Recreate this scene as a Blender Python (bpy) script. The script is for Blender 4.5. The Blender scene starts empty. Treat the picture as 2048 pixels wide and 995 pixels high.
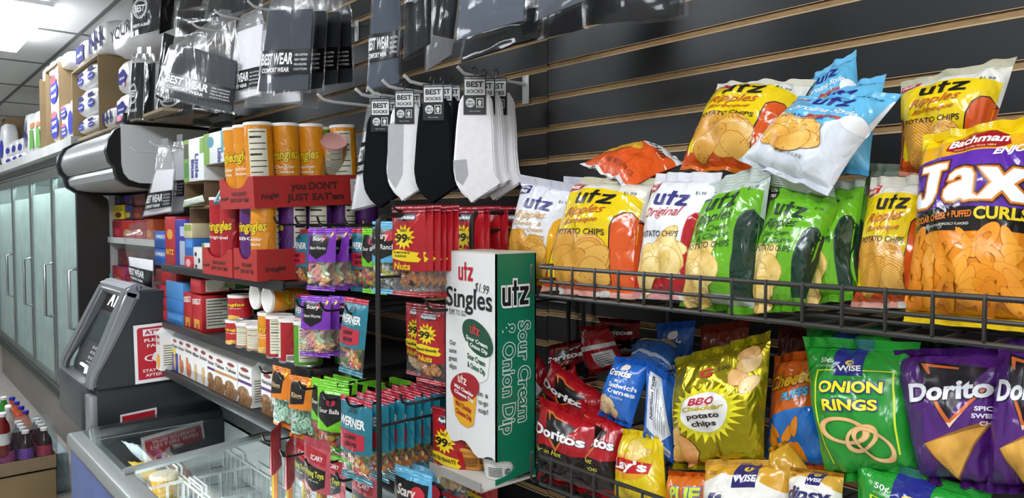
import bpy, bmesh, math, random
from mathutils import Vector, Matrix, noise
V = Vector
PI = math.pi
sc = bpy.context.scene
LAMP = 19.0
EXPO = 0.0
COL = sc.collection
# ------------------------------------------------------------------ camera
F_PX, W_PX, H_PX = 1480.0, 2048.0, 995.0
CAM = V((0, 0, 1.6))
YAW, PITCH = math.radians(41.0), math.radians(2.22)
fw = V((-math.cos(YAW) * math.cos(PITCH), math.sin(YAW) * math.cos(PITCH), -math.sin(PITCH)))
rt = V((math.sin(YAW), math.cos(YAW), 0))
up = rt.cross(fw)
cd = bpy.data.cameras.new('camera')
cam = bpy.data.objects.new('camera', cd)
COL.objects.link(cam)
cam.matrix_world = Matrix.Translation(CAM) @ Matrix((rt, up, -fw)).transposed().to_4x4()
cd.sensor_width = 36
cd.lens = 36 * F_PX / W_PX
cd.clip_start = 0.01
sc.camera = cam


def ray(px, py):
    return fw + rt * ((px - 1024) / F_PX) - up * ((py - 497.5) / F_PX)


def at(px, py, y):                      # the point of the photograph that stands y metres towards the wall
    d = ray(px, py)
    return CAM + d * (y / d.y)


def atx(px, py, x):
    d = ray(px, py)
    return CAM + d * (x / d.x)


def atz(px, py, z):
    d = ray(px, py)
    return CAM + d * ((z - CAM.z) / d.z)


# ------------------------------------------------------------------ materials
def lin(h):
    h = h.lstrip('#')
    out = []
    for i in (0, 2, 4):
        c = int(h[i:i + 2], 16) / 255
        out.append(c / 12.92 if c <= 0.04045 else ((c + 0.055) / 1.055) ** 2.4)
    return (*out, 1)


MATS = {}


def newmat(name):
    m = bpy.data.materials.new(name)
    m.use_nodes = True
    nt = m.node_tree
    return m, nt, nt.nodes['Principled BSDF']


def bump(nt, b, scale, strength, dist=0.002, detail=2, stretch=None, distort=0.0, coord='Object'):
    tc = nt.nodes.new('ShaderNodeTexCoord')
    n = nt.nodes.new('ShaderNodeTexNoise')
    n.inputs['Scale'].default_value = scale
    n.inputs['Detail'].default_value = detail
    n.inputs['Distortion'].default_value = distort
    if stretch:
        mp = nt.nodes.new('ShaderNodeMapping')
        mp.inputs['Scale'].default_value = stretch
        nt.links.new(tc.outputs[coord], mp.inputs['Vector'])
        nt.links.new(mp.outputs['Vector'], n.inputs['Vector'])
    else:
        nt.links.new(tc.outputs[coord], n.inputs['Vector'])
    bn = nt.nodes.new('ShaderNodeBump')
    bn.inputs['Strength'].default_value = strength
    bn.inputs['Distance'].default_value = dist
    nt.links.new(n.outputs['Fac'], bn.inputs['Height'])
    nt.links.new(bn.outputs['Normal'], b.inputs['Normal'])
    return bn, n


def plain(hexc, rough=0.5, metal=0.0, spec=0.5, key='plain'):
    k = (key, hexc, rough, metal, spec)
    if k not in MATS:
        m, nt, b = newmat('%s_%s' % (key, hexc))
        b.inputs['Base Color'].default_value = lin(hexc)
        b.inputs['Roughness'].default_value = rough
        b.inputs['Metallic'].default_value = metal
        b.inputs['Specular IOR Level'].default_value = spec
        MATS[k] = m
    return MATS[k]


def film(hexc, rough=0.15, metal=0.0, spec=0.6, str_=0.85):
    """printed glossy packet film with fine creases"""
    k = ('film', hexc, rough, metal)
    if k not in MATS:
        m, nt, b = newmat('film_' + hexc)
        b.inputs['Base Color'].default_value = lin(hexc)
        b.inputs['Roughness'].default_value = rough
        b.inputs['Metallic'].default_value = metal
        b.inputs['Specular IOR Level'].default_value = spec
        bump(nt, b, 24, str_, 0.009, 2.5, (1, 1, 0.6), 1.2)
        MATS[k] = m
    return MATS[k]


def chipmat(a, b2, scale=300, rough=0.3, ripple=True):
    k = ('chip', a, b2, scale, ripple)
    if k not in MATS:
        m, nt, b = newmat('chip_print_' + a)
        tc = nt.nodes.new('ShaderNodeTexCoord')
        mp = nt.nodes.new('ShaderNodeMapping')
        mp.inputs['Rotation'].default_value = (0.3, 0.9, 0.5)
        nt.links.new(tc.outputs['Object'], mp.inputs['Vector'])
        if ripple:
            w = nt.nodes.new('ShaderNodeTexWave')
            w.inputs['Scale'].default_value = scale * 0.75
            w.inputs['Distortion'].default_value = 2.5
            w.inputs['Detail'].default_value = 1
            w.inputs['Detail Scale'].default_value = 0.4
        else:
            w = nt.nodes.new('ShaderNodeTexNoise')
            w.inputs['Scale'].default_value = scale * 0.25
            w.inputs['Detail'].default_value = 4
        nt.links.new(mp.outputs['Vector'], w.inputs['Vector'])
        r = nt.nodes.new('ShaderNodeValToRGB')
        r.color_ramp.elements[0].color = lin(a)
        r.color_ramp.elements[1].color = lin(b2)
        if not ripple:
            r.color_ramp.elements[0].position = 0.35
            r.color_ramp.elements[1].position = 0.65
        nt.links.new(w.outputs['Fac'], r.inputs['Fac'])
        nt.links.new(r.outputs['Color'], b.inputs['Base Color'])
        b.inputs['Roughness'].default_value = rough
        bump(nt, b, 26, 0.55, 0.006, 3, (1, 1, 0.55), 0.8)
        MATS[k] = m
    return MATS[k]


def clear(tint='#ffffff', gloss=0.16, rough=0.1, scale=30, haze=0.0, bs=0.6):
    """thin clear plastic: mostly transparent, with crinkled reflections and a little milkiness"""
    k = ('clear', tint, gloss, rough, scale, haze, bs)
    if k not in MATS:
        m, nt, b = newmat('clear_film')
        nt.nodes.remove(b)
        out = nt.nodes['Material Output']
        t = nt.nodes.new('ShaderNodeBsdfTransparent')
        t.inputs['Color'].default_value = lin(tint)
        g = nt.nodes.new('ShaderNodeBsdfGlossy')
        g.inputs['Roughness'].default_value = rough
        fr = nt.nodes.new('ShaderNodeFresnel')
        ge = nt.nodes.new('ShaderNodeNewGeometry')
        io = nt.nodes.new('ShaderNodeMapRange')
        io.inputs['To Min'].default_value, io.inputs['To Max'].default_value = 1.45, 1 / 1.45
        nt.links.new(ge.outputs['Backfacing'], io.inputs['Value'])
        nt.links.new(io.outputs['Result'], fr.inputs['IOR'])
        ma = nt.nodes.new('ShaderNodeMath')
        ma.operation = 'MULTIPLY_ADD'
        ma.inputs[1].default_value = 1.0
        ma.inputs[2].default_value = gloss - 0.04
        ma.use_clamp = True
        mx = nt.nodes.new('ShaderNodeMixShader')
        bn, n = bump(nt, g, scale, bs, 0.008, 1.5, (1, 1, 0.35), 1.4)
        nt.links.new(bn.outputs['Normal'], fr.inputs['Normal'])
        nt.links.new(fr.outputs['Fac'], ma.inputs[0])
        nt.links.new(ma.outputs[0], mx.inputs[0])
        last = t
        if haze > 0:
            d = nt.nodes.new('ShaderNodeBsdfDiffuse')
            d.inputs['Color'].default_value = (0.9, 0.9, 0.92, 1)
            m2 = nt.nodes.new('ShaderNodeMixShader')
            m2.inputs[0].default_value = haze
            nt.links.new(t.outputs[0], m2.inputs[1])
            nt.links.new(d.outputs[0], m2.inputs[2])
            last = m2
        nt.links.new(last.outputs[0], mx.inputs[1])
        nt.links.new(g.outputs[0], mx.inputs[2])
        nt.links.new(mx.outputs[0], out.inputs['Surface'])
        MATS[k] = m
    return MATS[k]


def pane(tint='#eef5f4', gloss=0.03, rough=0.02):
    """flat glass"""
    k = ('pane', tint, gloss, rough)
    if k not in MATS:
        m, nt, b = newmat('glass_pane')
        nt.nodes.remove(b)
        out = nt.nodes['Material Output']
        t = nt.nodes.new('ShaderNodeBsdfTransparent')
        t.inputs['Color'].default_value = lin(tint)
        g = nt.nodes.new('ShaderNodeBsdfGlossy')
        g.inputs['Roughness'].default_value = rough
        fr = nt.nodes.new('ShaderNodeFresnel')
        ge = nt.nodes.new('ShaderNodeNewGeometry')
        io = nt.nodes.new('ShaderNodeMapRange')
        io.inputs['To Min'].default_value, io.inputs['To Max'].default_value = 1.5, 1 / 1.5
        nt.links.new(ge.outputs['Backfacing'], io.inputs['Value'])
        nt.links.new(io.outputs['Result'], fr.inputs['IOR'])
        ma = nt.nodes.new('ShaderNodeMath')
        ma.operation = 'MULTIPLY'
        ma.inputs[1].default_value = gloss
        mx = nt.nodes.new('ShaderNodeMixShader')
        nt.links.new(fr.outputs['Fac'], ma.inputs[0])
        nt.links.new(ma.outputs[0], mx.inputs[0])
        nt.links.new(t.outputs[0], mx.inputs[1])
        nt.links.new(g.outputs[0], mx.inputs[2])
        nt.links.new(mx.outputs[0], out.inputs['Surface'])
        MATS[k] = m
    return MATS[k]


def glow(hexc, s):
    k = ('glow', hexc, s)
    if k not in MATS:
        m, nt, b = newmat('lamp_glow')
        b.inputs['Base Color'].default_value = lin(hexc)
        b.inputs['Emission Color'].default_value = lin(hexc)
        b.inputs['Emission Strength'].default_value = s
        MATS[k] = m
    return MATS[k]


def noisy(name, a, b2, scale=20, rough=0.6, bstr=0.2, detail=4, stretch=None, spec=0.5):
    k = ('noisy', name)
    if k not in MATS:
        m, nt, b = newmat(name)
        bn, n = bump(nt, b, scale, bstr, 0.002, detail, stretch)
        r = nt.nodes.new('ShaderNodeValToRGB')
        r.color_ramp.elements[0].color = lin(a)
        r.color_ramp.elements[1].color = lin(b2)
        r.color_ramp.elements[0].position = 0.3
        r.color_ramp.elements[1].position = 0.7
        nt.links.new(n.outputs['Fac'], r.inputs['Fac'])
        nt.links.new(r.outputs['Color'], b.inputs['Base Color'])
        b.inputs['Roughness'].default_value = rough
        b.inputs['Specular IOR Level'].default_value = spec
        MATS[k] = m
    return MATS[k]


# ------------------------------------------------------------------ objects
class MB:
    """collects geometry for ONE mesh object"""
    def __init__(s):
        s.v, s.f, s.mi, s.mats = [], [], [], []

    def add(s, vs, fs, mat):
        if mat not in s.mats:
            s.mats.append(mat)
        i = s.mats.index(mat)
        b = len(s.v)
        s.v.extend(V(p) for p in vs)
        for f in fs:
            s.f.append(tuple(b + k for k in f))
            s.mi.append(i)
        return s

    def box(s, lo, hi, mat, M=None):
        x0, y0, z0 = lo
        x1, y1, z1 = hi
        vs = [V(p) for p in ((x0, y0, z0), (x1, y0, z0), (x1, y1, z0), (x0, y1, z0), (x0, y0, z1), (x1, y0, z1), (x1, y1, z1), (x0, y1, z1))]
        if M:
            vs = [M @ p for p in vs]
        return s.add(vs, [(3, 2, 1, 0), (4, 5, 6, 7), (0, 1, 5, 4), (1, 2, 6, 5), (2, 3, 7, 6), (3, 0, 4, 7)], mat)

    def absorb(s, *srcs):
        for o in srcs:
            for k, mt in enumerate(o.mats):
                fs = [f for f, i in zip(o.f, o.mi) if i == k]
                if fs:
                    ids = sorted({i for f in fs for i in f})
                    mp = {i: j for j, i in enumerate(ids)}
                    s.add([o.v[i] for i in ids], [tuple(mp[i] for i in f) for f in fs], mt)
        return s

    def rbox(s, lo, hi, mat, r=0.004, M=None, seg=2):
        bm = bmesh.new()
        bmesh.ops.create_cube(bm, size=1)
        for v in bm.verts:
            v.co = V([lo[i] + (v.co[i] + 0.5) * (hi[i] - lo[i]) for i in range(3)])
        bmesh.ops.bevel(bm, geom=bm.edges[:], offset=r, segments=seg, affect='EDGES', profile=0.5)
        return s.bm(bm, mat, M)

    def bm(s, bm, mat, M=None):
        bm.verts.index_update()
        vs = [(M @ v.co) if M else v.co.copy() for v in bm.verts]
        fs = [tuple(v.index for v in f.verts) for f in bm.faces]
        bm.free()
        return s.add(vs, fs, mat)

    def tube(s, pts, r, mat, n=8, closed=False, caps=True):
        pts = [V(p) for p in pts]
        m = len(pts)
        vs, fs = [], []
        prev = None
        for i, p in enumerate(pts):
            a = pts[i - 1] if (i > 0 or closed) else p
            c = pts[(i + 1) % m] if (i < m - 1 or closed) else p
            t = (c - a).normalized()
            if prev is None:
                q = V((0, 0, 1)) if abs(t.z) < 0.9 else V((1, 0, 0))
                u = t.cross(q).normalized()
            else:
                u = (prev - t * prev.dot(t)).normalized()
            prev = u
            w = t.cross(u)
            rr = r[i] if isinstance(r, (list, tuple)) else r
            for k in range(n):
                g = 2 * PI * k / n
                vs.append(p + (u * math.cos(g) + w * math.sin(g)) * rr)
        rings = m if closed else m - 1
        for i in range(rings):
            j = (i + 1) % m
            for k in range(n):
                l = (k + 1) % n
                fs.append((i * n + k, i * n + l, j * n + l, j * n + k))
        if caps and not closed:
            fs.append(tuple(range(n - 1, -1, -1)))
            fs.append(tuple((m - 1) * n + k for k in range(n)))
        return s.add(vs, fs, mat)

    def lathe(s, prof, mat, n=24, M=None):
        """prof: (radius, z) pairs from bottom to top"""
        vs, fs = [], []
        for r, z in prof:
            for k in range(n):
                g = 2 * PI * k / n
                p = V((r * math.cos(g), r * math.sin(g), z))
                vs.append(M @ p if M else p)
        for i in range(len(prof) - 1):
            for k in range(n):
                l = (k + 1) % n
                fs.append((i * n + k, i * n + l, (i + 1) * n + l, (i + 1) * n + k))
        if prof[0][0] > 1e-5:
            fs.append(tuple(range(n - 1, -1, -1)))
        if prof[-1][0] > 1e-5:
            fs.append(tuple((len(prof) - 1) * n + k for k in range(n)))
        return s.add(vs, fs, mat)

    def prism(s, poly, axis, a, b, mat):
        """extrude a 2-D polygon along axis ('x': poly is (y,z); 'y': (x,z); 'z': (x,y))"""
        def P(p, t):
            return {'x': (t, p[0], p[1]), 'y': (p[0], t, p[1]), 'z': (p[0], p[1], t)}[axis]
        n = len(poly)
        vs = [P(p, a) for p in poly] + [P(p, b) for p in poly]
        bm = bmesh.new()
        bv = [bm.verts.new(p) for p in vs]
        bm.faces.new(bv[:n])
        bm.faces.new(bv[n:][::-1])
        for i in range(n):
            j = (i + 1) % n
            bm.faces.new((bv[j], bv[i], bv[n + i], bv[n + j]))
        bmesh.ops.recalc_face_normals(bm, faces=bm.faces[:])
        return s.bm(bm, mat)

    def blob(s, c, rad, mat, sub=2, M=None, rough=0.0):
        bm = bmesh.new()
        bmesh.ops.create_icosphere(bm, subdivisions=sub, radius=1)
        for v in bm.verts:
            d = 1 + rough * noise.noise(v.co * 1.7 + V(c) * 31)
            v.co = V((v.co.x * rad[0], v.co.y * rad[1], v.co.z * rad[2])) * d
            if M:
                v.co = M @ v.co
            v.co = v.co + V(c)
        return s.bm(bm, mat)

    def build(s, name, parent=None, world=True, smooth=True, angle=38):
        me = bpy.data.meshes.new(name)
        off = V((0, 0, 0))
        if parent is not None and world:
            r = parent
            while r.parent is not None:
                r = r.parent
            off = r.location
        me.from_pydata([tuple(p - off) for p in s.v], [], s.f)
        for m in s.mats:
            me.materials.append(m)
        me.polygons.foreach_set('material_index', s.mi)
        if smooth:
            me.polygons.foreach_set('use_smooth', [True] * len(s.f))
            me.set_sharp_from_angle(angle=math.radians(angle))
        me.update()
        o = bpy.data.objects.new(name, me)
        COL.objects.link(o)
        if parent is not None:
            o.parent = parent
        return o


def thing(name, label, cat, loc=(0, 0, 0), group=None, rz=0.0):
    o = bpy.data.objects.new(name, None)
    o.empty_display_size = 0.05
    COL.objects.link(o)
    o.location = loc
    o.rotation_euler = (0, 0, rz)
    o['label'] = label
    o['category'] = cat
    if group:
        o['group'] = group
    return o


def tag(o, label, cat, group=None, kind=None):
    o['label'] = label
    o['category'] = cat
    if group:
        o['group'] = group
    if kind:
        o['kind'] = kind
    return o


def struct(o):
    o['kind'] = 'structure'
    return o


def copy_tree(o, parent=None):
    c = o.copy()
    COL.objects.link(c)
    if parent is not None:
        c.parent = parent
    for ch in o.children:
        copy_tree(ch, c)
    return c


def place(proto, M, label, group=None, first=[]):
    """the first time the prototype itself is placed, then copies of it"""
    if proto.name in first:
        o = copy_tree(proto)
    else:
        first.append(proto.name)
        o = proto
    o.matrix_world = M
    o['label'] = label
    if group:
        o['group'] = group
    return o


ORD = ['first', 'second', 'third', 'fourth', 'fifth', 'sixth', 'seventh', 'eighth', 'ninth', 'tenth', 'eleventh', 'twelfth', 'thirteenth', 'fourteenth', 'fifteenth', 'sixteenth']

# ------------------------------------------------------------------ lettering and flat print on any surface
GL = {}


def glyphs(s, bold=0.0, shear=0.0):
    k = (s, bold, shear)
    if k not in GL:
        c = bpy.data.curves.new('lettering', 'FONT')
        c.body = s
        c.resolution_u = 3
        c.offset = bold
        c.shear = shear
        o = bpy.data.objects.new('lettering', c)
        m = o.to_mesh()
        vs = [(v.co.x, v.co.y) for v in m.vertices]
        fs = [tuple(p.vertices) for p in m.polygons]
        o.to_mesh_clear()
        bpy.data.objects.remove(o)
        bpy.data.curves.remove(c)
        GL[k] = (vs, fs)
    return GL[k]


def ell(cx, cy, rx, ry, n=20, rot=0.0):
    return [(cx + rx * math.cos(t) * math.cos(rot) - ry * math.sin(t) * math.sin(rot), cy + rx * math.cos(t) * math.sin(rot) + ry * math.sin(t) * math.cos(rot))
            for t in (2 * PI * i / n for i in range(n))]


def rect(u0, v0, u1, v1):
    return [(u0, v0), (u1, v0), (u1, v1), (u0, v1)]


def star(cx, cy, r1, r2, n, asp=1.0, ph=0.0):
    return [(cx + (r1 if i % 2 else r2) * math.cos(ph + PI * i / n), cy + asp * (r1 if i % 2 else r2) * math.sin(ph + PI * i / n)) for i in range(2 * n)]


def grow(p, d):
    if not d:
        return p
    n = len(p)
    ar = sum(p[i][0] * p[(i + 1) % n][1] - p[(i + 1) % n][0] * p[i][1] for i in range(n))
    sg = 1 if ar > 0 else -1
    out = []
    for i in range(n):
        (ax, ay), (bx, by), (cx, cy) = p[i - 1], p[i], p[(i + 1) % n]
        e1, e2 = V((bx - ax, by - ay)).normalized(), V((cx - bx, cy - by)).normalized()
        n1, n2 = V((e1.y, -e1.x)) * sg, V((e2.y, -e2.x)) * sg
        m = n1 + n2
        k = d * min(2.0 / max(m.length_squared, 0.5), 2.2)
        out.append((bx + m.x * k, by + m.y * k))
    return out


LOGO = {
    'utz': [[(0, .95), (0, .2), (.1, .03), (.3, 0), (.9, 0), (.9, .95), (.6, .95), (.6, .2), (.3, .2), (.3, .95)],
            [(1.2, 1.28), (1.2, .95), (1.03, .95), (1.03, .75), (1.2, .75), (1.2, 0), (1.5, 0), (1.5, .75), (1.74, .75), (1.74, .95), (1.5, .95), (1.5, 1.28)],
            [(1.86, .95), (2.78, .95), (2.78, .74), (2.26, .22), (2.78, .22), (2.78, 0), (1.82, 0), (1.82, .2), (2.34, .73), (1.86, .73)]],
    'Jax': [[(.2, 1.0), (1.0, 1.0), (1.0, .85), (.84, .82), (.84, .25), (.74, .04), (.52, -.06), (.22, -.06), (.02, .04), (0, .22), (.1, .32), (.26, .3), (.32, .14), (.44, .15), (.48, .28), (.48, .82), (.2, .85)],
            [(1.14, .66), (1.3, .74), (1.58, .76), (1.8, .70), (1.9, .55), (1.9, .12), (2.02, .06), (2.02, 0), (1.68, -.02), (1.58, .06), (1.4, -.03), (1.18, .0), (1.06, .12), (1.06, .28), (1.18, .40), (1.56, .46), (1.56, .56), (1.46, .60), (1.34, .56), (1.30, .5), (1.12, .52)],
            [(2.0, .72), (2.42, .72), (2.58, .52), (2.76, .72), (3.16, .72), (2.8, .37), (3.2, 0), (2.78, 0), (2.58, .22), (2.38, 0), (1.98, 0), (2.36, .36)]],
}


class Flat:
    """a flat or bilinear quad: TL TR BR BL seen from the front"""
    nu = nv = 0

    def __init__(s, TL, TR, BR, BL, lift=0.00012):
        s.c = [V(TL), V(TR), V(BR), V(BL)]
        s.n = (s.c[2] - s.c[3]).cross(s.c[0] - s.c[3]).normalized()
        s.lift = lift

    def P(s, u, v, layer=0):
        TL, TR, BR, BL = s.c
        return (BL * (1 - u) + BR * u) * (1 - v) + (TL * (1 - u) + TR * u) * v + s.n * (s.lift * layer)


class Cyl:
    """outside of an upright can: u 0..1 spans angle a0..a1 as seen from outside (left to right)"""
    nv = 0

    def __init__(s, c, r, h, a0, a1, M=None):
        s.c, s.r, s.h, s.a0, s.a1, s.M = V(c), r, h, a0, a1, M
        s.nu = 30

    def P(s, u, v, layer=0):
        a = s.a0 + (s.a1 - s.a0) * u
        r = s.r + 0.00012 * layer
        p = s.c + V((r * math.cos(a), r * math.sin(a), v * s.h))
        return s.M @ p if s.M else p


class Pillow:
    """front (side=1) and back of a filled packet between two crimped ends"""
    def __init__(s, TL, TR, BR, BL, thick, seed=0, top=0.07, bot=0.06, pinch=0.05, wr=1.0, nu=24, nv=32, back=0.6, power=2.4, flop=0.0):
        s.c = [V(TL), V(TR), V(BR), V(BL)]
        s.n = (s.c[2] - s.c[3]).cross(s.c[0] - s.c[3]).normalized()
        if s.n.length < 0.5:
            s.n = V((0, -1, 0))
        s.t, s.seed, s.top, s.bot, s.pinch, s.wr, s.nu, s.nv, s.back, s.pw = thick, seed, top, bot, pinch, wr, nu, nv, back, power
        s.flop = flop
        s.rn = random.Random(seed)
        s.ph = [s.rn.uniform(0, 6.28) for _ in range(8)]
        s.lift = 0.00013

    def prof(s, u, v):
        vv = (v - s.bot) / (1 - s.bot - s.top)
        if vv <= 0 or vv >= 1:
            return 0.0
        a = max(0.0, 1 - abs(2 * u - 1) ** s.pw) ** 0.62
        b = max(0.0, 4 * vv * (1 - vv)) ** 0.5
        return a * b

    def P(s, u, v, layer=0, side=1):
        TL, TR, BR, BL = s.c
        k = max(0.0, math.sin(PI * min(max(v, 0), 1))) ** 0.6
        uu = 0.5 + (u - 0.5) * (1 - s.pinch * k * (1 + 0.4 * math.sin(5 * v + s.ph[0])))
        p = (BL * (1 - uu) + BR * uu) * (1 - v) + (TL * (1 - uu) + TR * uu) * v
        pr = s.prof(u, v)
        sd = s.seed * 3.7 + (0 if side > 0 else 50)
        q = noise.noise(V((u * 2.6, v * 3.2, sd)))
        q2 = noise.noise(V((u * 7.5 + v * 3, v * 6.0 - u * 2, sd + 9)))
        t = s.t * pr * (1 + 0.30 * q * s.wr + 0.12 * q2 * s.wr) * (1 if side > 0 else s.back)
        # creases that fan out from the crimped ends
        vt, vb = (1 - v - s.top), (v - s.bot)
        e = math.exp(-max(vt, 0) * 9) + math.exp(-max(vb, 0) * 9)
        cr = s.t * 0.2 * s.wr * e * (math.sin(u * 17 + s.ph[1] + 2.2 * q) + 0.6 * math.sin(u * 31 + s.ph[2]))
        edge = min(1, 6 * u, 6 * (1 - u))
        wave = 0.05 * s.t * s.wr * math.sin(6.3 * u + s.ph[3]) * (1 if v > 1 - s.top or v < s.bot else 0.4)
        off = side * t + cr * edge * (0.55 if side > 0 else 0.35) + wave
        if s.flop and v > 1 - s.top - 0.05:
            off += s.flop * (v - (1 - s.top - 0.05))
        return p + s.n * (off + (side * (s.lift * layer + 0.0003) if layer else 0.0))

    def body(s, mb, mat, v0=None, v1=None, mat_back=None, layer=0):
        v0 = s.bot if v0 is None else v0
        v1 = 1 - s.top if v1 is None else v1
        nv = max(2, int(s.nv * (v1 - v0) + 0.5))
        for side in (1, -1):
            vs, fs = [], []
            for j in range(nv + 1):
                for i in range(s.nu + 1):
                    vs.append(s.P(i / s.nu, v0 + (v1 - v0) * j / nv, layer, side))
            w = s.nu + 1
            for j in range(nv):
                for i in range(s.nu):
                    f = (j * w + i, j * w + i + 1, (j + 1) * w + i + 1, (j + 1) * w + i)
                    fs.append(f if side > 0 else f[::-1])
            mb.add(vs, fs, mat if side > 0 or mat_back is None else mat_back)

    def seal(s, mb, mat, which, zig=0.0, ridges=6):
        v0, v1 = (1 - s.top, 1.0) if which == 'top' else (0.0, s.bot)
        n = 3 * ridges
        for side in (1, -1):
            vs, fs = [], []
            for j in range(n + 1):
                v = v0 + (v1 - v0) * j / n
                for i in range(s.nu + 1):
                    p = s.P(i / s.nu, v, 0, side) + s.n * (side * 0.0005 + 0.0007 * math.sin(2 * PI * j / 3.0))
                    if zig and ((which == 'top' and j == n) or (which == 'bot' and j == 0)):
                        p = p + (s.c[0] - s.c[3]).normalized() * (zig * (1 if i % 2 else -1))
                    vs.append(p)
            w = s.nu + 1
            for j in range(n):
                for i in range(s.nu):
                    f = (j * w + i, j * w + i + 1, (j + 1) * w + i + 1, (j + 1) * w + i)
                    fs.append(f if side > 0 else f[::-1])
            mb.add(vs, fs, mat)


def conform(surf, mb, vs, fs, mat, layer):
    bm = bmesh.new()
    bv = [bm.verts.new((x, y, 0)) for x, y in vs]
    for f in fs:
        try:
            bm.faces.new([bv[i] for i in f])
        except ValueError:
            pass
    bm.normal_update()
    if any(len(f.verts) > 4 for f in bm.faces) or (len(fs) == 1 and len(fs[0]) > 3):
        bmesh.ops.triangulate(bm, faces=bm.faces[:])
    us, ws = [v[0] for v in vs], [v[1] for v in vs]
    for n, lo, hi, ax in ((surf.nu, min(us), max(us), 0), (surf.nv, min(ws), max(ws), 1)):
        if n:
            for i in range(max(0, math.ceil(lo * n)), math.floor(hi * n) + 1):
                t = i / n
                if lo + 1e-4 < t < hi - 1e-4:
                    co = (t, 0, 0) if ax == 0 else (0, t, 0)
                    no = (1, 0, 0) if ax == 0 else (0, 1, 0)
                    bmesh.ops.bisect_plane(bm, geom=bm.verts[:] + bm.edges[:] + bm.faces[:], plane_co=co, plane_no=no, dist=1e-6)
    bm.verts.index_update()
    pv = [surf.P(v.co.x, v.co.y, layer) for v in bm.verts]
    pf = []
    for f in bm.faces:
        idx = [v.index for v in f.verts]
        a = 0
        for i in range(len(idx)):
            p, q = f.verts[i].co, f.verts[(i + 1) % len(idx)].co
            a += p.x * q.y - q.x * p.y
        pf.append(tuple(idx) if a > 0 else tuple(idx[::-1]))
    bm.free()
    mb.add(pv, pf, mat)


class Art:
    """prints on a surface: zones, pictures, lettering"""
    def __init__(s, surf, mb=None):
        s.surf, s.mb, s.txt, s.pic = surf, mb or MB(), MB(), MB()
        s.l = 0

    def zone(s, poly, mat, layer=None, to=None):
        if layer is None:
            s.l += 1
            layer = s.l
        conform(s.surf, to or s.mb, poly, [tuple(range(len(poly)))], mat, layer)

    def text(s, t, u0, v0, u1, v1, mat, bold=0.0, shear=0.0, rise=0.0, arc=0.0, outline=None, ob=0.035, turn=0, outline2=None, layer=None):
        """baseline v0, capital height v1-v0, from u0 to u1"""
        if t in LOGO:
            return s.logo(t, u0, v0, u1, v1, mat, shear, rise, outline, outline2, ob, layer)
        bold = min(bold, 0.036)
        base, _ = glyphs(t, 0.0, shear)
        if not base:
            return
        ob = min(ob, 0.036)
        x0, x1 = min(p[0] for p in base), max(p[0] for p in base)
        cap = 0.72
        lay = layer or (s.l + 2)
        todo = [(bold, mat, lay + 2)]
        if outline:
            todo.insert(0, (bold + ob, outline, lay + 1))
        if outline2:
            todo.insert(0, (bold + ob * 2, outline2, lay))
        for b, m, la in todo:
            vs, fs = glyphs(t, b, shear)
            out = []
            for x, y in vs:
                x, y = min(max(x, x0 - 0.09), x1 + 0.09), min(max(y, -0.34), 1.0)
                a = (x - x0) / max(x1 - x0, 1e-6)
                d = y / cap
                if turn == 0:
                    u = u0 + (u1 - u0) * a
                    v = v0 + (v1 - v0) * d + rise * a + arc * 4 * a * (1 - a)
                elif turn == -1:          # reads downwards
                    u = u0 + (u1 - u0) * d
                    v = v1 - (v1 - v0) * a
                else:                     # reads upwards
                    u = u1 - (u1 - u0) * d
                    v = v0 + (v1 - v0) * a
                out.append((u, v))
            conform(s.surf, s.txt, out, fs, m, la)

    def logo(s, t, u0, v0, u1, v1, mat, shear, rise, outline, outline2, ob, layer):
        polys = LOGO[t]
        wd = max(x for p in polys for x, y in p)
        lay = layer or (s.l + 2)
        todo = [(0.0, mat, lay + 2)]
        if outline:
            todo.insert(0, (ob * 1.6, outline, lay + 1))
        if outline2:
            todo.insert(0, (ob * 3.2, outline2, lay))
        for d, m, la in todo:
            for k, p in enumerate(polys):
                q = grow(p, d)
                out = []
                for x, y in q:
                    a = (x + shear * y) / wd
                    out.append((u0 + (u1 - u0) * a, v0 + (v1 - v0) * y + rise * a))
                conform(s.surf, s.txt, out, [tuple(range(len(out)))], m, la + 0.1 * k)

    def chips(s, items, edge, mats, base=None):
        """printed picture: overlapping ellipses (cu, cv, ru, rv, rot)"""
        la = (base or s.l + 1)
        for i, (cu, cv, ru, rv, rot) in enumerate(items):
            n = 18
            w = [1 + 0.07 * math.sin(3 * t + i) for t in (2 * PI * k / n for k in range(n))]
            def pts(k):
                return [(cu + (x - cu) * w[j] * k, cv + (y - cv) * w[j] * k) for j, (x, y) in enumerate(ell(cu, cv, ru, rv, n, rot))]
            conform(s.surf, s.pic, pts(1.0), [tuple(range(n))], edge, la + i * 0.8)
            conform(s.surf, s.pic, pts(0.95), [tuple(range(n))], mats[i % len(mats)], la + i * 0.8 + 0.4)
        s.l = max(s.l, la + len(items) * 0.8)

    def rings(s, items, mat, edge):
        la = s.l + 1
        for i, (cu, cv, ru, rv, rot, th) in enumerate(items):
            n = 26
            for k, (m, o, inn) in enumerate(((edge, 1.03, 1 - th - 0.03), (mat, 1.0, 1 - th))):
                a = ell(cu, cv, ru * o, rv * o, n, rot)
                b = ell(cu, cv, ru * inn, rv * inn, n, rot)
                conform(s.surf, s.pic, a + b, [(j, (j + 1) % n, n + (j + 1) % n, n + j) for j in range(n)], m, la + i * 1.2 + k * 0.6)
        s.l = la + len(items) * 1.2
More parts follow.
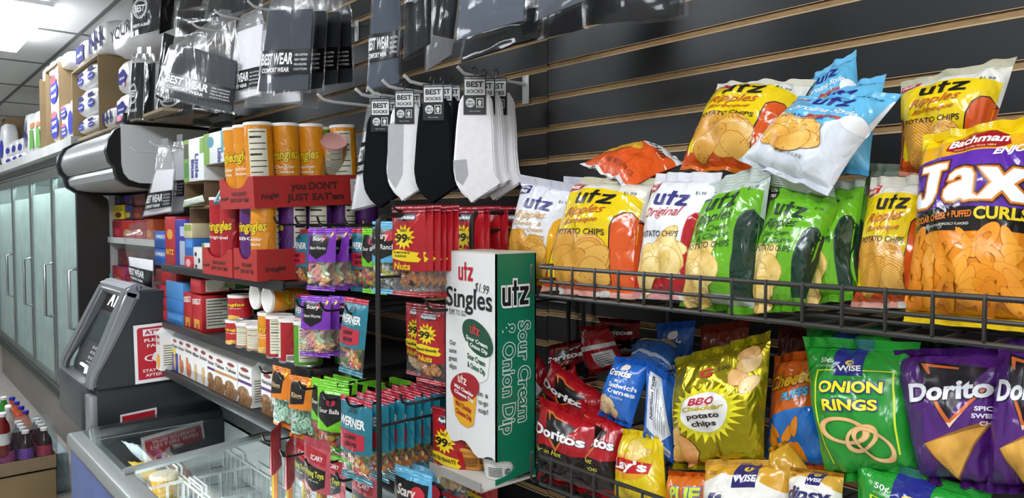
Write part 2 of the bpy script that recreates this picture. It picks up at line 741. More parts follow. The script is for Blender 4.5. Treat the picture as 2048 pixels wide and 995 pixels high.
# ================================================================== THE ROOM
WY = 1.28                                            # front of the slatted wall
CEIL = 2.85
m_lam = noisy('black_laminate', '#0f1011', '#151617', 3, 0.40, 0.02, 2)
m_mdf = noisy('bare_fibreboard', '#8a6a44', '#a58458', 60, 0.7, 0.1, 3, (1, 8, 8))
m_lip = plain('#c3aa80', 0.6)
mb = MB()
for (x0, x1, dz) in ((-3.76, -1.3385, -0.0015), (-1.3365, 1.25, 0.0015)):
    mb.box((x0, WY + 0.0045, 0.0), (x1, WY + 0.02, CEIL), m_mdf)
    z = 1.979 + dz - 0.0763 * 25
    while z < CEIL:
        lo, hi = z + 0.006, min(z + 0.0763 - 0.006, CEIL)
        if hi > lo:
            mb.box((x0, WY, max(lo, 0)), (x1, WY + 0.005, hi), m_lam)
            mb.box((x0, WY - 0.0004, hi - 0.0022), (x1, WY + 0.0048, hi), m_lip)
            mb.box((x0, WY - 0.0002, lo), (x1, WY + 0.0048, lo + 0.001), m_lip)
        z += 0.0763
struct(mb.build('wall_right', smooth=False))
m_wall = noisy('painted_wall', '#c9c8c4', '#d3d2ce', 4, 0.7, 0.03)
for nm, lo, hi in (('wall_back', (-13.6, 1.75, 0), (-3.76, 1.83, CEIL)), ('wall_far', (-13.7, -2.4, 0), (-13.6, 1.83, CEIL)),
                   ('wall_left', (-13.7, -2.5, 0), (2.6, -2.4, CEIL)), ('wall_near', (2.5, -2.4, 0), (2.6, 1.83, CEIL)),
                   ('wall_behind', (1.25, 1.30, 0), (2.5, 1.38, CEIL))):
    struct(MB().box(lo, hi, m_wall).build(nm, smooth=False))
m_floor = noisy('vinyl_tile', '#a5a199', '#b5b1a8', 6, 0.35, 0.02)
struct(MB().box((-13.7, -2.5, -0.05), (2.6, 1.9, 0), m_floor).build('floor', smooth=False))
m_tile = noisy('ceiling_tile', '#d3d4d2', '#dbdcda', 120, 0.9, 0.25, 3)
m_grid = plain('#5d605f', 0.5)
mb = MB().box((-13.7, -2.5, CEIL), (2.6, 1.9, CEIL + 0.04), m_tile)
for k in range(-3, 8):
    x = -5.7 - 1.25 * k
    if -13.6 < x < 2.5:
        mb.box((x - 0.013, -2.4, CEIL - 0.006), (x + 0.013, 1.75, CEIL + 0.001), m_grid)
for k in range(-6, 2):
    y = 1.1 + 0.61 * k
    mb.box((-13.6, y - 0.013, CEIL - 0.007), (2.5, y + 0.013, CEIL + 0.001), m_grid)
struct(mb.build('ceiling', smooth=False))

# ceiling lights
m_tube = glow('#f4f8ff', LAMP)
LT = [(-5.55, 0.68, 'ceiling light panel above the glass door freezers'), (-2.575, -0.425, 'ceiling light panel over the aisle beside the shirts'),
      (-0.075, -0.425, 'ceiling light panel over the aisle beside the chips'), (1.6, -0.425, 'ceiling light panel over the near end of the aisle'),
      (-8.8, -0.425, 'ceiling light panel over the far end of the aisle'), (-6.3, -0.425, 'ceiling light panel over the middle of the aisle')]
for x, y, lab in LT:
    t = thing('ceiling_light', lab, 'light', (x, y, CEIL))
    mb = MB()
    hw = 0.15 if y > 0 else 0.3
    for a, b, c, d in ((-0.61, -hw, 0.61, 0.03 - hw), (-0.61, hw - 0.03, 0.61, hw), (-0.61, 0.03 - hw, -0.58, hw - 0.03), (0.58, 0.03 - hw, 0.61, hw - 0.03)):
        mb.box((a, b, -0.035), (c, d, -0.008), plain('#e8e8e8', 0.4))
    mb.build('frame', t, world=False)
    MB().box((-0.58, 0.03 - hw, -0.095), (0.58, hw - 0.03, -0.012), m_tube).build('diffuser', t, world=False)

# ================================================================== GLASS DOOR FREEZER (far)
m_alu = plain('#8f9592', 0.35, 0.8)
m_dark = plain('#2a2d2e', 0.4)
m_steel = noisy('worn_steel', '#4e4842', '#6e655c', 2.2, 0.28, 0.05, 3)
m_white = plain('#dfe2e0', 0.4)
fz = thing('glass_door_freezer', 'long upright freezer with four frosted glass doors at the far end', 'freezer', (-7.3, 1.0, 0))
mb = MB()
mb.box((-9.4, 1.03, 0.0), (-5.24, 1.72, 0.36), m_steel)
mb.box((-9.4, 0.99, 0.34), (-5.24, 1.72, 0.41), m_alu)
mb.box((-9.4, 0.955, 0.375), (-5.24, 0.995, 0.395), m_dark)
mb.build('base', fz)
mb = MB()
mb.box((-9.4, 0.92, 2.035), (-5.05, 1.72, 2.1), noisy('white_board', '#b9bbb8', '#cfd0cd', 3, 0.5, 0.03))
mb.box((-9.4, 0.99, 1.965), (-5.24, 1.72, 2.033), m_alu)
mb.box((-9.4, 0.982, 1.985), (-5.24, 0.992, 1.995), m_dark)
mb.build('header', fz)
mb = MB()
mb.box((-9.4, 1.66, 0.41), (-5.24, 1.72, 1.965), m_white)
for x in (-9.4, -5.27):
    mb.box((x, 1.03, 0.41), (x + 0.03, 1.66, 1.965), m_white)
mb.build('liner', fz)
m_frost, nt, b = newmat('frosted_glass')
nt.nodes.remove(b)
tl = nt.nodes.new('ShaderNodeBsdfTranslucent')
tl.inputs['Color'].default_value = lin('#d8e8e3')
df = nt.nodes.new('ShaderNodeBsdfPrincipled')
df.inputs['Base Color'].default_value = lin('#c8dcd7')
df.inputs['Roughness'].default_value = 0.25
tr = nt.nodes.new('ShaderNodeBsdfTransparent')
m1, m2 = nt.nodes.new('ShaderNodeMixShader'), nt.nodes.new('ShaderNodeMixShader')
m1.inputs[0].default_value = 0.45
nz = nt.nodes.new('ShaderNodeTexNoise')
nz.inputs['Scale'].default_value = 5
nz.inputs['Detail'].default_value = 5
tc = nt.nodes.new('ShaderNodeTexCoord')
nt.links.new(tc.outputs['Object'], nz.inputs['Vector'])
mr = nt.nodes.new('ShaderNodeMapRange')
mr.inputs['From Min'].default_value, mr.inputs['From Max'].default_value = 0.3, 0.75
mr.inputs['To Min'].default_value, mr.inputs['To Max'].default_value = 0.06, 0.35
nt.links.new(nz.outputs['Fac'], mr.inputs['Value'])
nt.links.new(mr.outputs['Result'], m2.inputs[0])
nt.links.new(tl.outputs[0], m1.inputs[2])
nt.links.new(df.outputs[0], m1.inputs[1])
nt.links.new(m1.outputs[0], m2.inputs[1])
nt.links.new(tr.outputs[0], m2.inputs[2])
nt.links.new(m2.outputs[0], nt.nodes['Material Output'].inputs['Surface'])
ex = [-9.25, -8.14, -7.14, -6.2, -5.34]
for i in range(4):
    a, b_ = ex[i], ex[i + 1]
    mb = MB()
    for lo, hi in (((a + 0.01, 1.0, 0.42), (a + 0.05, 1.03, 1.96)), ((b_ - 0.05, 1.0, 0.42), (b_ - 0.01, 1.03, 1.96)),
                   ((a + 0.05, 1.0, 0.42), (b_ - 0.05, 1.03, 0.47)), ((a + 0.05, 1.0, 1.90), (b_ - 0.05, 1.03, 1.96))):
        mb.box(lo, hi, m_alu)
    mb.box((a + 0.012, 1.002, 0.43), (a + 0.02, 1.035, 1.95), m_dark)
    d = mb.build('door', fz)
    g = MB()
    g.box((a + 0.05, 1.010, 0.47), (b_ - 0.05, 1.016, 1.76 + 0.02 * i), m_frost)
    g.box((a + 0.05, 1.010, 1.76 + 0.02 * i), (b_ - 0.05, 1.016, 1.90), pane('#dfe9e7', 0.8))
    g.build('glass', d)
    h = MB().tube([(b_ - 0.055, 1.0, 1.29), (b_ - 0.055, 0.955, 1.28), (b_ - 0.055, 0.955, 0.91), (b_ - 0.055, 1.0, 0.9)], 0.011, plain('#a8adab', 0.25, 0.9))
    h.build('handle', d)
    MB().box((a + 0.06, 1.05, 1.925), (b_ - 0.06, 1.085, 1.945), glow('#eefaff', 60.0)).build('strip_light', fz)
    s = MB()
    for z in (0.75, 1.05, 1.35, 1.65):
        s.box((a + 0.06, 1.12, z), (b_ - 0.06, 1.6, z + 0.012), m_white)
        s.box((a + 0.06, 1.105, z - 0.012), (b_ - 0.06, 1.12, z + 0.02), plain('#c8d0ce', 0.4))
    s.build('shelf_rack', fz)

# ================================================================== OPEN DISPLAY COOLER
ck = thing('display_cooler', 'open front display cooler with a rounded silver canopy and black end caps', 'cooler', (-4.4, 1.2, 0))
m_sil = plain('#b4b8b8', 0.28, 0.25)
m_blk = plain('#0f1011', 0.35)
up_p = [(1.5, 2.05), (1.0, 2.05), (0.93, 2.04), (0.885, 2.01), (0.858, 1.965), (0.85, 1.92), (0.862, 1.88), (0.885, 1.855), (1.5, 1.855)]
lo_p = [(1.5, 1.853), (0.895, 1.853), (0.885, 1.83), (0.893, 1.80), (0.93, 1.775), (1.0, 1.765), (1.5, 1.765)]
c = MB().prism(up_p, 'x', -4.97, -3.85, m_sil).build('canopy', ck)
MB().prism(lo_p, 'x', -4.97, -3.85, plain('#c2c6c6', 0.35, 0.3)).build('canopy_panel', c)
cap = [(1.5, 2.062), (0.995, 2.062), (0.92, 2.05), (0.87, 2.018), (0.842, 1.97), (0.833, 1.92), (0.846, 1.87), (0.868, 1.845), (0.87, 1.825), (0.88, 1.79), (0.925, 1.76), (1.0, 1.75), (1.5, 1.75)]
for a, b_ in ((-5.02, -4.97), (-3.85, -3.80)):
    MB().prism(cap, 'x', a, b_, m_blk).build('end_cap', ck)
ep = [(1.5, 2.045), (0.895, 2.045), (0.895, 1.86), (0.903, 1.82), (0.925, 1.79), (0.97, 1.775), (1.5, 1.775)]
MB().prism(ep, 'x', -3.80, -3.788, plain('#c9ccca', 0.4)).build('end_panel', ck)
# side and back of the well
sp = [(0.93, 0.0), (1.6, 0.0), (1.6, 1.76), (1.06, 1.76), (1.09, 1.70)]
side = [(0.93, 0.0), (1.1, 0.0), (1.1, 1.68), (1.092, 1.73), (1.06, 1.755), (0.93, 1.76)]
MB().prism(side, 'x', -5.02, -4.98, plain('#2b2928', 0.45)).build('side_panel', ck)
mb = MB()
mb.box((-5.02, 1.1, 0.0), (-4.985, 1.62, 1.755), plain('#b8bcba', 0.4))
mb.box((-5.02, 1.62, 0.0), (-3.80, 1.68, 2.05), plain('#a9adab', 0.4))
mb.build('well', ck)
MB().rbox((-4.98, 0.92, 0.0), (-3.80, 1.62, 0.5), plain('#303334', 0.4), 0.02).build('base', ck)
for x in (-4.97, -3.84):
    mb = MB().box((x, 1.58, 0.5), (x + 0.03, 1.61, 1.76), plain('#c4c8c6', 0.4))
    for k in range(30):
        mb.box((x + 0.01, 1.579, 0.62 + k * 0.038), (x + 0.02, 1.5805, 0.635 + k * 0.038), m_dark)
    mb.build('upright', ck)
for z in (1.485, 1.19):
    mb = MB().box((-4.96, 1.1, z), (-3.82, 1.6, z + 0.012), m_white)
    mb.box((-4.96, 1.085, z - 0.018), (-3.82, 1.1, z + 0.016), plain('#d5d8d6', 0.35))
    mb.build('shelf', ck)
pb = MB().box((-3.785, 0.95, 2.052), (-3.2, 1.27, 2.075), noisy('brown_board', '#8a7a62', '#9c8c72', 8, 0.7))
pb = None


def carton(name, lab, cat, lo, hi, col, side=None, top=None, group=None, yaw=0.0, front=None, rough=0.35, end=None):
    """printed carton: lo/hi world corners; front is the aisle face (-Y), end the face towards +X"""
    c = V([(lo[i] + hi[i]) / 2 for i in range(3)])
    base = V((c.x, c.y, lo[2]))
    w, d, h = hi[0] - lo[0], hi[1] - lo[1], hi[2] - lo[2]
    t = thing(name, lab, cat, base, group, yaw)
    mb = MB().rbox((-w / 2, -d / 2, 0), (w / 2, d / 2, h), plain(col, rough), min(0.0025, w * 0.1))
    fa = Flat((-w / 2, -d / 2 - 0.0003, h), (w / 2, -d / 2 - 0.0003, h), (w / 2, -d / 2 - 0.0003, 0), (-w / 2, -d / 2 - 0.0003, 0))
    sa = Flat((w / 2 + 0.0003, -d / 2, h), (w / 2 + 0.0003, d / 2, h), (w / 2 + 0.0003, d / 2, 0), (w / 2 + 0.0003, -d / 2, 0))
    A, B = Art(fa), Art(sa)
    if front:
        front(A)
    if end:
        end(B)
    mb.absorb(A.mb, A.pic, A.txt).build('box', t, world=False)
    m = MB().absorb(B.mb, B.pic, B.txt)
    if m.f:
        m.build('end_panel', t, world=False, smooth=False)
    return t


def nutri(A, u0=0.12, v0=0.1, u1=0.88, v1=0.9, n=7):
    """pale facts panel ruled with dark lines"""
    A.zone(rect(u0, v0, u1, v1), plain('#d9d6c4', 0.4))
    A.l += 1
    h = (v1 - v0) / (n + 1)
    for k in range(n):
        y = v1 - h * (k + 1)
        A.zone(rect(u0 + 0.03, y, u0 + 0.03 + (u1 - u0 - 0.06) * (1 - 0.25 * (k % 3 == 1)), y + h * 0.3), plain('#2b2b28', 0.5), layer=A.l + 1)


# boxes inside the cooler
def blockart(c1, c2, word=None, c3='#f4e9c8'):
    def f(A):
        A.zone(rect(0.06, 0.55, 0.94, 0.92), plain(c1, 0.4))
        A.zone(ell(0.5, 0.3, 0.3, 0.2), plain(c2, 0.4))
        if word:
            A.text(word, 0.12, 0.64, 0.88, 0.84, plain(c3, 0.4), 0.02)
    return f


CB = [(218, 247, 410, 438, 1.12, '#b9a21b', '#5a2a1a', '#e6cf20', 'yellow candy box in the display cooler, middle of its stack'),
      (248, 264, 410, 438, 1.13, '#2b3a9a', '#c9b23a', '#27236e', 'blue candy box beside the yellow one in the display cooler'),
      (222, 243, 382, 409, 1.13, '#2a1a3d', '#3d2a70', '#16131a', 'black and purple box topmost in the display cooler'),
      (244, 263, 384, 409, 1.14, '#30307c', '#5a2a6a', '#1d1d4a', 'dark blue box topmost in the display cooler beside the black one'),
      (265, 290, 386, 412, 1.14, '#6d3030', '#a34a4a', '#5a2424', 'brown red box topmost in the display cooler near the canopy'),
      (265, 285, 413, 438, 1.13, '#8a3a2a', '#b85a3a', '#762a22', 'brick red box in the middle of the cooler display'),
      (225, 243, 440, 468, 1.11, '#8a1f2c', '#d43a4a', '#b01f34', 'dark red candy box standing on the upper cooler shelf'),
      (243, 265, 440, 468, 1.11, '#c4271f', '#e6a020', '#c01f2c', 'red candy box with orange print on the upper cooler shelf'),
      (266, 289, 440, 468, 1.12, '#c42f2a', '#e05a4a', '#b52430', 'bright red candy box on the upper cooler shelf nearest the shirts'),
      (289, 306, 438, 468, 1.13, '#c8602a', '#e0984a', '#b4481f', 'orange box on the upper cooler shelf beside the hanging shirts'),
      (222, 248, 532, 569, 1.11, '#b8403a', '#e08a2a', '#9a2060', 'orange and magenta box standing on the lower cooler shelf'),
      (249, 262, 552, 569, 1.11, '#8a1c22', '#c43a3a', '#a02430', 'small dark red box on the lower cooler shelf'),
      (236, 262, 500, 530, 1.14, '#6a1a1a', '#7a2a2a', '#5c1c1e', 'maroon box at the back of the lower cooler shelf'),
      (200, 219, 544, 570, 1.095, '#5a9a90', '#cfe4de', '#78b4a8', 'small teal box at the front of the lower cooler shelf')]
for x0, x1, y0, y1, y, c1, c2, cb, lab in CB:
    a, b_ = at(x0, y1, y), at(x1, y0, y)
    zb = 1.498 if y1 == 468 else (1.203 if y1 in (569, 570) else a.z)
    if y1 < 468:
        zb = at((x0 + x1) / 2, y1, y).z
    carton('candy_box', lab, 'box', (max(a.x, -4.975), y, zb), (b_.x, y + 0.16, min(1.745, at((x0 + x1) / 2, y0, y).z)), cb, front=blockart(c1, c2), group='candy boxes in the display cooler')

# ================================================================== CASH MACHINE
AX, AF = -3.08, -3.66
am = thing('cash_machine', 'dark grey cash machine with a sloping silver framed front between cooler and chest freezer', 'cash machine', (-3.37, 0.95, 0))
m_ab = noisy('charcoal_plastic', '#25272b', '#2d2f33', 200, 0.45, 0.05)
m_as = plain('#8d9094', 0.35, 0.4)
m_ag = plain('#4a4c50', 0.45, 0.2)
yz = lambda px, py, x=AX: (atx(px, py, x).y, atx(px, py, x).z)
R_ = [yz(*p) for p in ((283, 584), (262, 628), (237, 678), (211, 729), (200, 748), (194, 765))]
L_ = [yz(*p) for p in ((252, 577), (228, 636), (204, 697), (184, 745), (179, 760), (178, 772))]
zc = R_[-1][1]
zb_ = 0.60
fy = L_[-1][0]
body = R_ + [(R_[-1][0], zc - 0.06), (R_[-1][0], 0.0), (1.22, 0.0), (1.22, R_[0][1] - 0.02), (R_[0][0] + 0.1, R_[0][1] + 0.004)]
MB().prism(body, 'x', AX - 0.08, AX - 0.004, m_ab).build('side_plate', am)
body2 = [(p[0] + (0.09 if i < 8 else 0.0), p[1]) for i, p in enumerate(body)]
MB().prism(body2, 'x', AF + 0.02, AX - 0.081, m_ab).build('cabinet', am)
MB().box((AX - 0.004, R_[-1][0] + 0.001, zc - 0.036), (AX - 0.0005, 1.2, zc - 0.028), m_blk).build('seam', am)
rail = L_ + [(L_[-1][0] + 0.005, zc - 0.035), (R_[-1][0], zc - 0.03)] + R_[::-1]
for a, b_ in ((AX - 0.085, AX), (AF, AF + 0.085)):
    bm = bmesh.new()
    n = len(rail)
    v1 = [bm.verts.new((a, p[0], p[1])) for p in rail]
    v2 = [bm.verts.new((b_, p[0], p[1])) for p in rail]
    bm.faces.new(v1)
    bm.faces.new(v2[::-1])
    for i in range(n):
        bm.faces.new((v1[(i + 1) % n], v1[i], v2[i], v2[(i + 1) % n]))
    bmesh.ops.recalc_face_normals(bm, faces=bm.faces[:])
    bmesh.ops.bevel(bm, geom=[e for e in bm.edges], offset=0.012, segments=3, affect='EDGES', clamp_overlap=True)
    MB().bm(bm, m_as).build('side_rail', am)
# domed hood over the screen
t0, t1 = L_[0], R_[0]
hood = [(t0[0] - 0.005, t0[1] - 0.035), (t0[0] - 0.008, t0[1] - 0.008), (t0[0] + 0.012, t0[1] + 0.012), (t0[0] + 0.05, t0[1] + 0.018), (t1[0] - 0.01, t1[1] + 0.014), (t1[0] + 0.004, t1[1] + 0.0), (t1[0] + 0.0, t1[1] - 0.04)]
bm = bmesh.new()
n = len(hood)
v1 = [bm.verts.new((AF, p[0], p[1])) for p in hood]
v2 = [bm.verts.new((AX, p[0], p[1])) for p in hood]
bm.faces.new(v1)
bm.faces.new(v2[::-1])
for i in range(n):
    bm.faces.new((v1[(i + 1) % n], v1[i], v2[i], v2[(i + 1) % n]))
bmesh.ops.recalc_face_normals(bm, faces=bm.faces[:])
bmesh.ops.bevel(bm, geom=bm.edges[:], offset=0.014, segments=3, affect='EDGES', clamp_overlap=True)
MB().bm(bm, m_as).build('hood', am)
# recessed fascia
dl = 0.042
fas = [(p[0] + dl, p[1]) for p in L_]
fas = fas + [(fas[-1][0], zc - 0.03)]
fas2 = fas + [(q[0] + 0.03, q[1]) for q in reversed(fas)]
MB().prism(fas2, 'x', AF + 0.08, AX - 0.08, m_ag).build('fascia', am)


def onface(f0, f1, x0, x1, lift=0.004):
    """four corners on the sloping fascia, f along its length from the top, x across (0 = near rail)"""
    def pt(f):
        q = f * (len(L_) - 1)
        i = min(int(q), len(L_) - 2)
        a = q - i
        return L_[i][0] * (1 - a) + L_[i + 1][0] * a + dl, L_[i][1] * (1 - a) + L_[i + 1][1] * a
    X = lambda x: AX - 0.085 + (AF - AX + 0.17) * x
    (ya, za), (yb, zb) = pt(f0), pt(f1)
    o = V((0, -lift, lift * 0.4))
    return [V((X(x1), ya, za)) + o, V((X(x0), ya, za)) + o, V((X(x0), yb, zb)) + o, V((X(x1), yb, zb)) + o]


q = onface(0.0, 0.2, 0.02, 0.98)
A = Art(Flat(*q))
A.zone(rect(0, 0, 1, 1), plain('#1c1a14', 0.2), 1)
A.text('ATM', 0.26, 0.2, 0.9, 0.8, glow('#ffffff', 2.0), 0.03)
A.mb.build('lit_sign', am, smooth=False)
A.txt.build('sign_lettering', am, smooth=False)
MB().add(onface(0.23, 0.42, 0.12, 0.88), [(3, 2, 1, 0)], plain('#3c4a4a', 0.12)).build('screen', am, smooth=False)
kp = MB()
for r in range(4):
    for k in range(3):
        kp.add(onface(0.46 + 0.045 * r, 0.485 + 0.045 * r, 0.2 + 0.1 * k, 0.27 + 0.1 * k, 0.008), [(3, 2, 1, 0)], plain('#a9acae', 0.35))
kp.build('keypad', am, smooth=False)
cr = onface(0.72, 0.97, 0.25, 0.55, 0.012)
MB().add(cr, [(3, 2, 1, 0)], plain('#3a3c40', 0.4)).build('card_slot', am, smooth=False)
c0, c1, c2, c3 = onface(0.72, 0.93, 0.28, 0.52, 0.016)
MB().tube([c0, c1, c2], 0.006, glow('#f2fbff', 1.6)).build('slot_light', am)
mb = MB().rbox((AF + 0.05, fy - 0.01, zc - 0.20), (AX - 0.1, fy + 0.1, zc - 0.012), plain('#4e5155', 0.4, 0.3), 0.015)
mb.build('cash_tray', am)
MB().rbox((AX - 0.08, fy + 0.0, 0.3), (AX - 0.002, R_[-1][0] + 0.002, zc - 0.05), plain('#96999c', 0.35, 0.4), 0.006).build('corner_post', am)
# the machine narrows a little towards the top
zt_ = t0[1]
for ch in am.children:
    for v in ch.data.vertices:
        wz = v.co.z + am.location.z
        if wz > zc and ch.name.split('.')[0] not in ('cabinet', 'side_plate', 'seam'):
            wx = v.co.x + am.location.x
            k = 1 - 0.27 * (wz - zc) / (zt_ - zc)
            v.co.x = AX + (wx - AX) * k - am.location.x
# notice stuck on its side
def sheet(name, lab, quad, art):
    t = thing(name, lab, 'sign', sum((V(p) for p in quad), V()) / 4)
    n = (V(quad[2]) - V(quad[3])).cross(V(quad[0]) - V(quad[3])).normalized()
    q = [V(p) for p in quad]
    b = [p - n * 0.0012 for p in q]
    MB().add(q + b, [(3, 2, 1, 0), (4, 5, 6, 7), (0, 1, 5, 4), (1, 2, 6, 5), (2, 3, 7, 6), (3, 0, 4, 7)], plain('#e8e6e6', 0.3)).build('sheet', t, smooth=False)
    A = Art(Flat(*q))
    art(A)
    A.mb.absorb(A.txt).build('printed_panel', t, smooth=False)
    return t


def signart(A):
    red, wh = plain('#b3202f', 0.3), plain('#ece8e8', 0.35)
    A.zone([(0.05, 0.06), (0.93, 0.06), (0.96, 0.08), (0.96, 0.92), (0.93, 0.95), (0.08, 0.95), (0.05, 0.92)], red)
    A.zone(rect(0.14, 0.80, 0.88, 0.915), wh)
    A.text('ATTENTION', 0.17, 0.825, 0.85, 0.895, red, 0.04)
    A.text('PLEASE WEAR', 0.16, 0.70, 0.86, 0.755, wh, 0.02)
    A.text('FACE MASK', 0.2, 0.605, 0.82, 0.66, wh, 0.02)
    A.zone([(0.3, 0.5), (0.5, 0.55), (0.7, 0.5), (0.74, 0.4), (0.62, 0.3), (0.5, 0.275), (0.38, 0.3), (0.26, 0.4)], wh)
    for sx in (-1, 1):
        o = [(0.5 + sx * (0.22 + 0.13 * math.cos(t)), 0.42 + 0.06 * math.sin(t)) for t in (PI * (-0.5 + k / 10) for k in range(11))]
        i = [(0.5 + sx * (0.22 + 0.10 * math.cos(t)), 0.42 + 0.045 * math.sin(t)) for t in (PI * (-0.5 + k / 10) for k in range(11))]
        A.zone(o + i[::-1], wh)
    A.text('STAY 6 FEET APART', 0.12, 0.185, 0.9, 0.235, wh, 0.02)
    A.text('AFTER ENTERING', 0.16, 0.105, 0.86, 0.155, wh, 0.02)


tl_, bl_ = atx(266, 651, AX), atx(270.5, 768, AX)
o_ = V((0.003, 0, 0))
sheet('notice_sign', 'red and white face mask notice stuck on the side of the cash machine', [V((AX, tl_.y, tl_.z)) + o_, V((AX, tl_.y + 0.235, tl_.z + 0.008)) + o_, V((AX, bl_.y + 0.235, bl_.z + 0.004)) + o_, V((AX, bl_.y, bl_.z)) + o_], signart)
s0 = atx(240, 829, AX)
sheet('notice_sign', 'small red notice low on the cash machine just above the chest freezer rim', [V((AX, s0.y, s0.z)) + o_, V((AX, s0.y + 0.13, s0.z + 0.008)) + o_, V((AX, s0.y + 0.13, s0.z - 0.12)) + o_, V((AX, s0.y, s0.z - 0.125)) + o_],
      lambda A: (A.zone(rect(0.05, 0.06, 0.95, 0.94), plain('#b3202f', 0.3)), A.text('PLEASE WEAR', 0.15, 0.6, 0.85, 0.72, plain('#ece8e8', 0.35), 0.02), A.text('A FACE MASK', 0.15, 0.35, 0.85, 0.47, plain('#ece8e8', 0.35), 0.02)))

# ================================================================== CHEST FREEZER
cf = thing('chest_freezer', 'white chest freezer with sliding glass lids below the cookie shelf', 'freezer', (-2.25, 0.82, 0))
CX0, CX1, CY0, CY1, CZ = -3.0, -1.42, 0.525, 1.10, 0.845
m_cw = plain('#d3d8d6', 0.3)
m_grey = plain('#9aa09d', 0.35, 0.2)
mb = MB()
T = 0.055
for lo, hi in (((CX0, CY0, 0.05), (CX1, CY0 + T, CZ - 0.03)), ((CX0, CY1 - T, 0.05), (CX1, CY1, CZ - 0.03)),
               ((CX0, CY0 + T, 0.05), (CX0 + T, CY1 - T, CZ - 0.03)), ((CX1 - T, CY0 + T, 0.05), (CX1, CY1 - T, CZ - 0.03)), ((CX0 + T, CY0 + T, 0.05), (CX1 - T, CY1 - T, 0.12))):
    mb.box(lo, hi, m_cw)
mb.build('cabinet', cf, smooth=False)
mb = MB()
mb.rbox((CX0 - 0.01, CY0 - 0.012, CZ - 0.05), (CX1 + 0.01, CY0 + T + 0.005, CZ), m_grey, 0.012, seg=3)
mb.rbox((CX0 - 0.01, CY1 - T, CZ - 0.05), (CX1 + 0.01, CY1 + 0.012, CZ + 0.03), plain('#5b605f', 0.35), 0.01, seg=3)
mb.rbox((CX0 - 0.012, CY0 + T, CZ - 0.05), (CX0 + 0.04, CY1 - T, CZ + 0.005), m_dark, 0.008)
mb.rbox((CX1 - 0.05, CY0 + T, CZ - 0.05), (CX1 + 0.01, CY1 - T, CZ), m_dark, 0.008)
mb.build('rim', cf)
# printed front: blue with ice cream shapes
A = Art(Flat((CX0, CY0 - 0.001, CZ - 0.06), (CX1, CY0 - 0.001, CZ - 0.06), (CX1, CY0 - 0.001, 0.08), (CX0, CY0 - 0.001, 0.08)))
A.zone(rect(0, 0, 1, 1), noisy('blue_print', '#1d3f8c', '#3461b8', 5, 0.3, 0.0))
rn = random.Random(4)
for k in range(16):
    A.zone(ell(0.05 + k * 0.06, 0.3 + rn.uniform(-0.22, 0.3), 0.035, 0.11, 14, rn.uniform(-0.5, 0.5)), plain(['#7a4a2a', '#d8c8b0', '#5a3018', '#c89a60'][k % 4], 0.35))
A.mb.build('printed_panel', cf, smooth=False)
# glass lids
for nm, x0, x1, z in (('far', CX0 + 0.02, -2.40, CZ + 0.006), ('near', -2.44, CX1 - 0.03, CZ - 0.008)):
    ya, yb = CY0 + 0.03, CY1 - 0.04
    g = MB()
    dzz = 0.034
    M_ = lambda x, y, zz: V((x, y, zz + dzz * (y - ya) / (yb - ya)))
    vs = [M_(x0, ya, z), M_(x1, ya, z), M_(x1, yb, z), M_(x0, yb, z)]
    g.add(vs + [v - V((0, 0, 0.004)) for v in vs], [(0, 1, 2, 3), (7, 6, 5, 4), (0, 4, 5, 1), (1, 5, 6, 2), (2, 6, 7, 3), (3, 7, 4, 0)], pane('#f8fbfa', 1.4))
    lid = g.build('sliding_lid', cf, smooth=False)
    f = MB()
    e = x1 if nm == 'far' else x0
    f.tube([M_(e, ya, z - 0.001), M_(e, yb, z - 0.001)], 0.013, plain('#a2a8a6', 0.3, 0.4))
    f.build('lid_edge', lid)
MB().box((CX0 + 0.07, CY0 + T, CZ - 0.075), (CX1 - 0.07, CY0 + T + 0.012, CZ - 0.06), glow('#f4fbff', 55.0)).build('strip_light', cf, smooth=False)
MB().box((CX0 + T, CY0 + T, 0.70), (CX0 + T + 0.004, CY1 - T, CZ - 0.03), plain('#14181f', 0.3)).build('end_liner', cf, smooth=False)
m_wire = plain('#e4e8e6', 0.35)


def wire_basket(lab, x0, x1, y0, y1, z0, z1):
    t = thing('wire_basket', lab, 'basket', ((x0 + x1) / 2, (y0 + y1) / 2, z0), 'wire baskets in the chest freezer')
    rim = MB().tube([(x0, y0, z1), (x1, y0, z1), (x1, y1, z1), (x0, y1, z1)], 0.0045, m_wire, 6, closed=True)
    rim.build('rim', t)
    b = MB()
    n = max(2, int((x1 - x0) / 0.045))
    for i in range(n + 1):
        x = x0 + (x1 - x0) * i / n
        b.tube([(x, y0, z1), (x, y0 + 0.01, z0), (x, y1 - 0.01, z0), (x, y1, z1)], 0.0022, m_wire, 5)
    n = max(2, int((y1 - y0) / 0.045))
    for i in range(n + 1):
        y = y0 + (y1 - y0) * i / n
        b.tube([(x0, y, z1), (x0 + 0.01, y, z0), (x1 - 0.01, y, z0), (x1, y, z1)], 0.0022, m_wire, 5)
    for zz in (0.33, 0.66):
        z = z0 + (z1 - z0) * zz
        b.tube([(x0, y0, z), (x1, y0, z), (x1, y1, z), (x0, y1, z)], 0.0022, m_wire, 5, closed=True)
    b.build('mesh', t)
    h = MB()
    for y in (y0, y1):
        h.tube([(x0 + 0.06, y, z1), (x0 + 0.06, y, z1 + 0.03), (x1 - 0.06, y, z1 + 0.03), (x1 - 0.06, y, z1)], 0.004, m_wire, 6)
    h.build('handle', t)
    return t


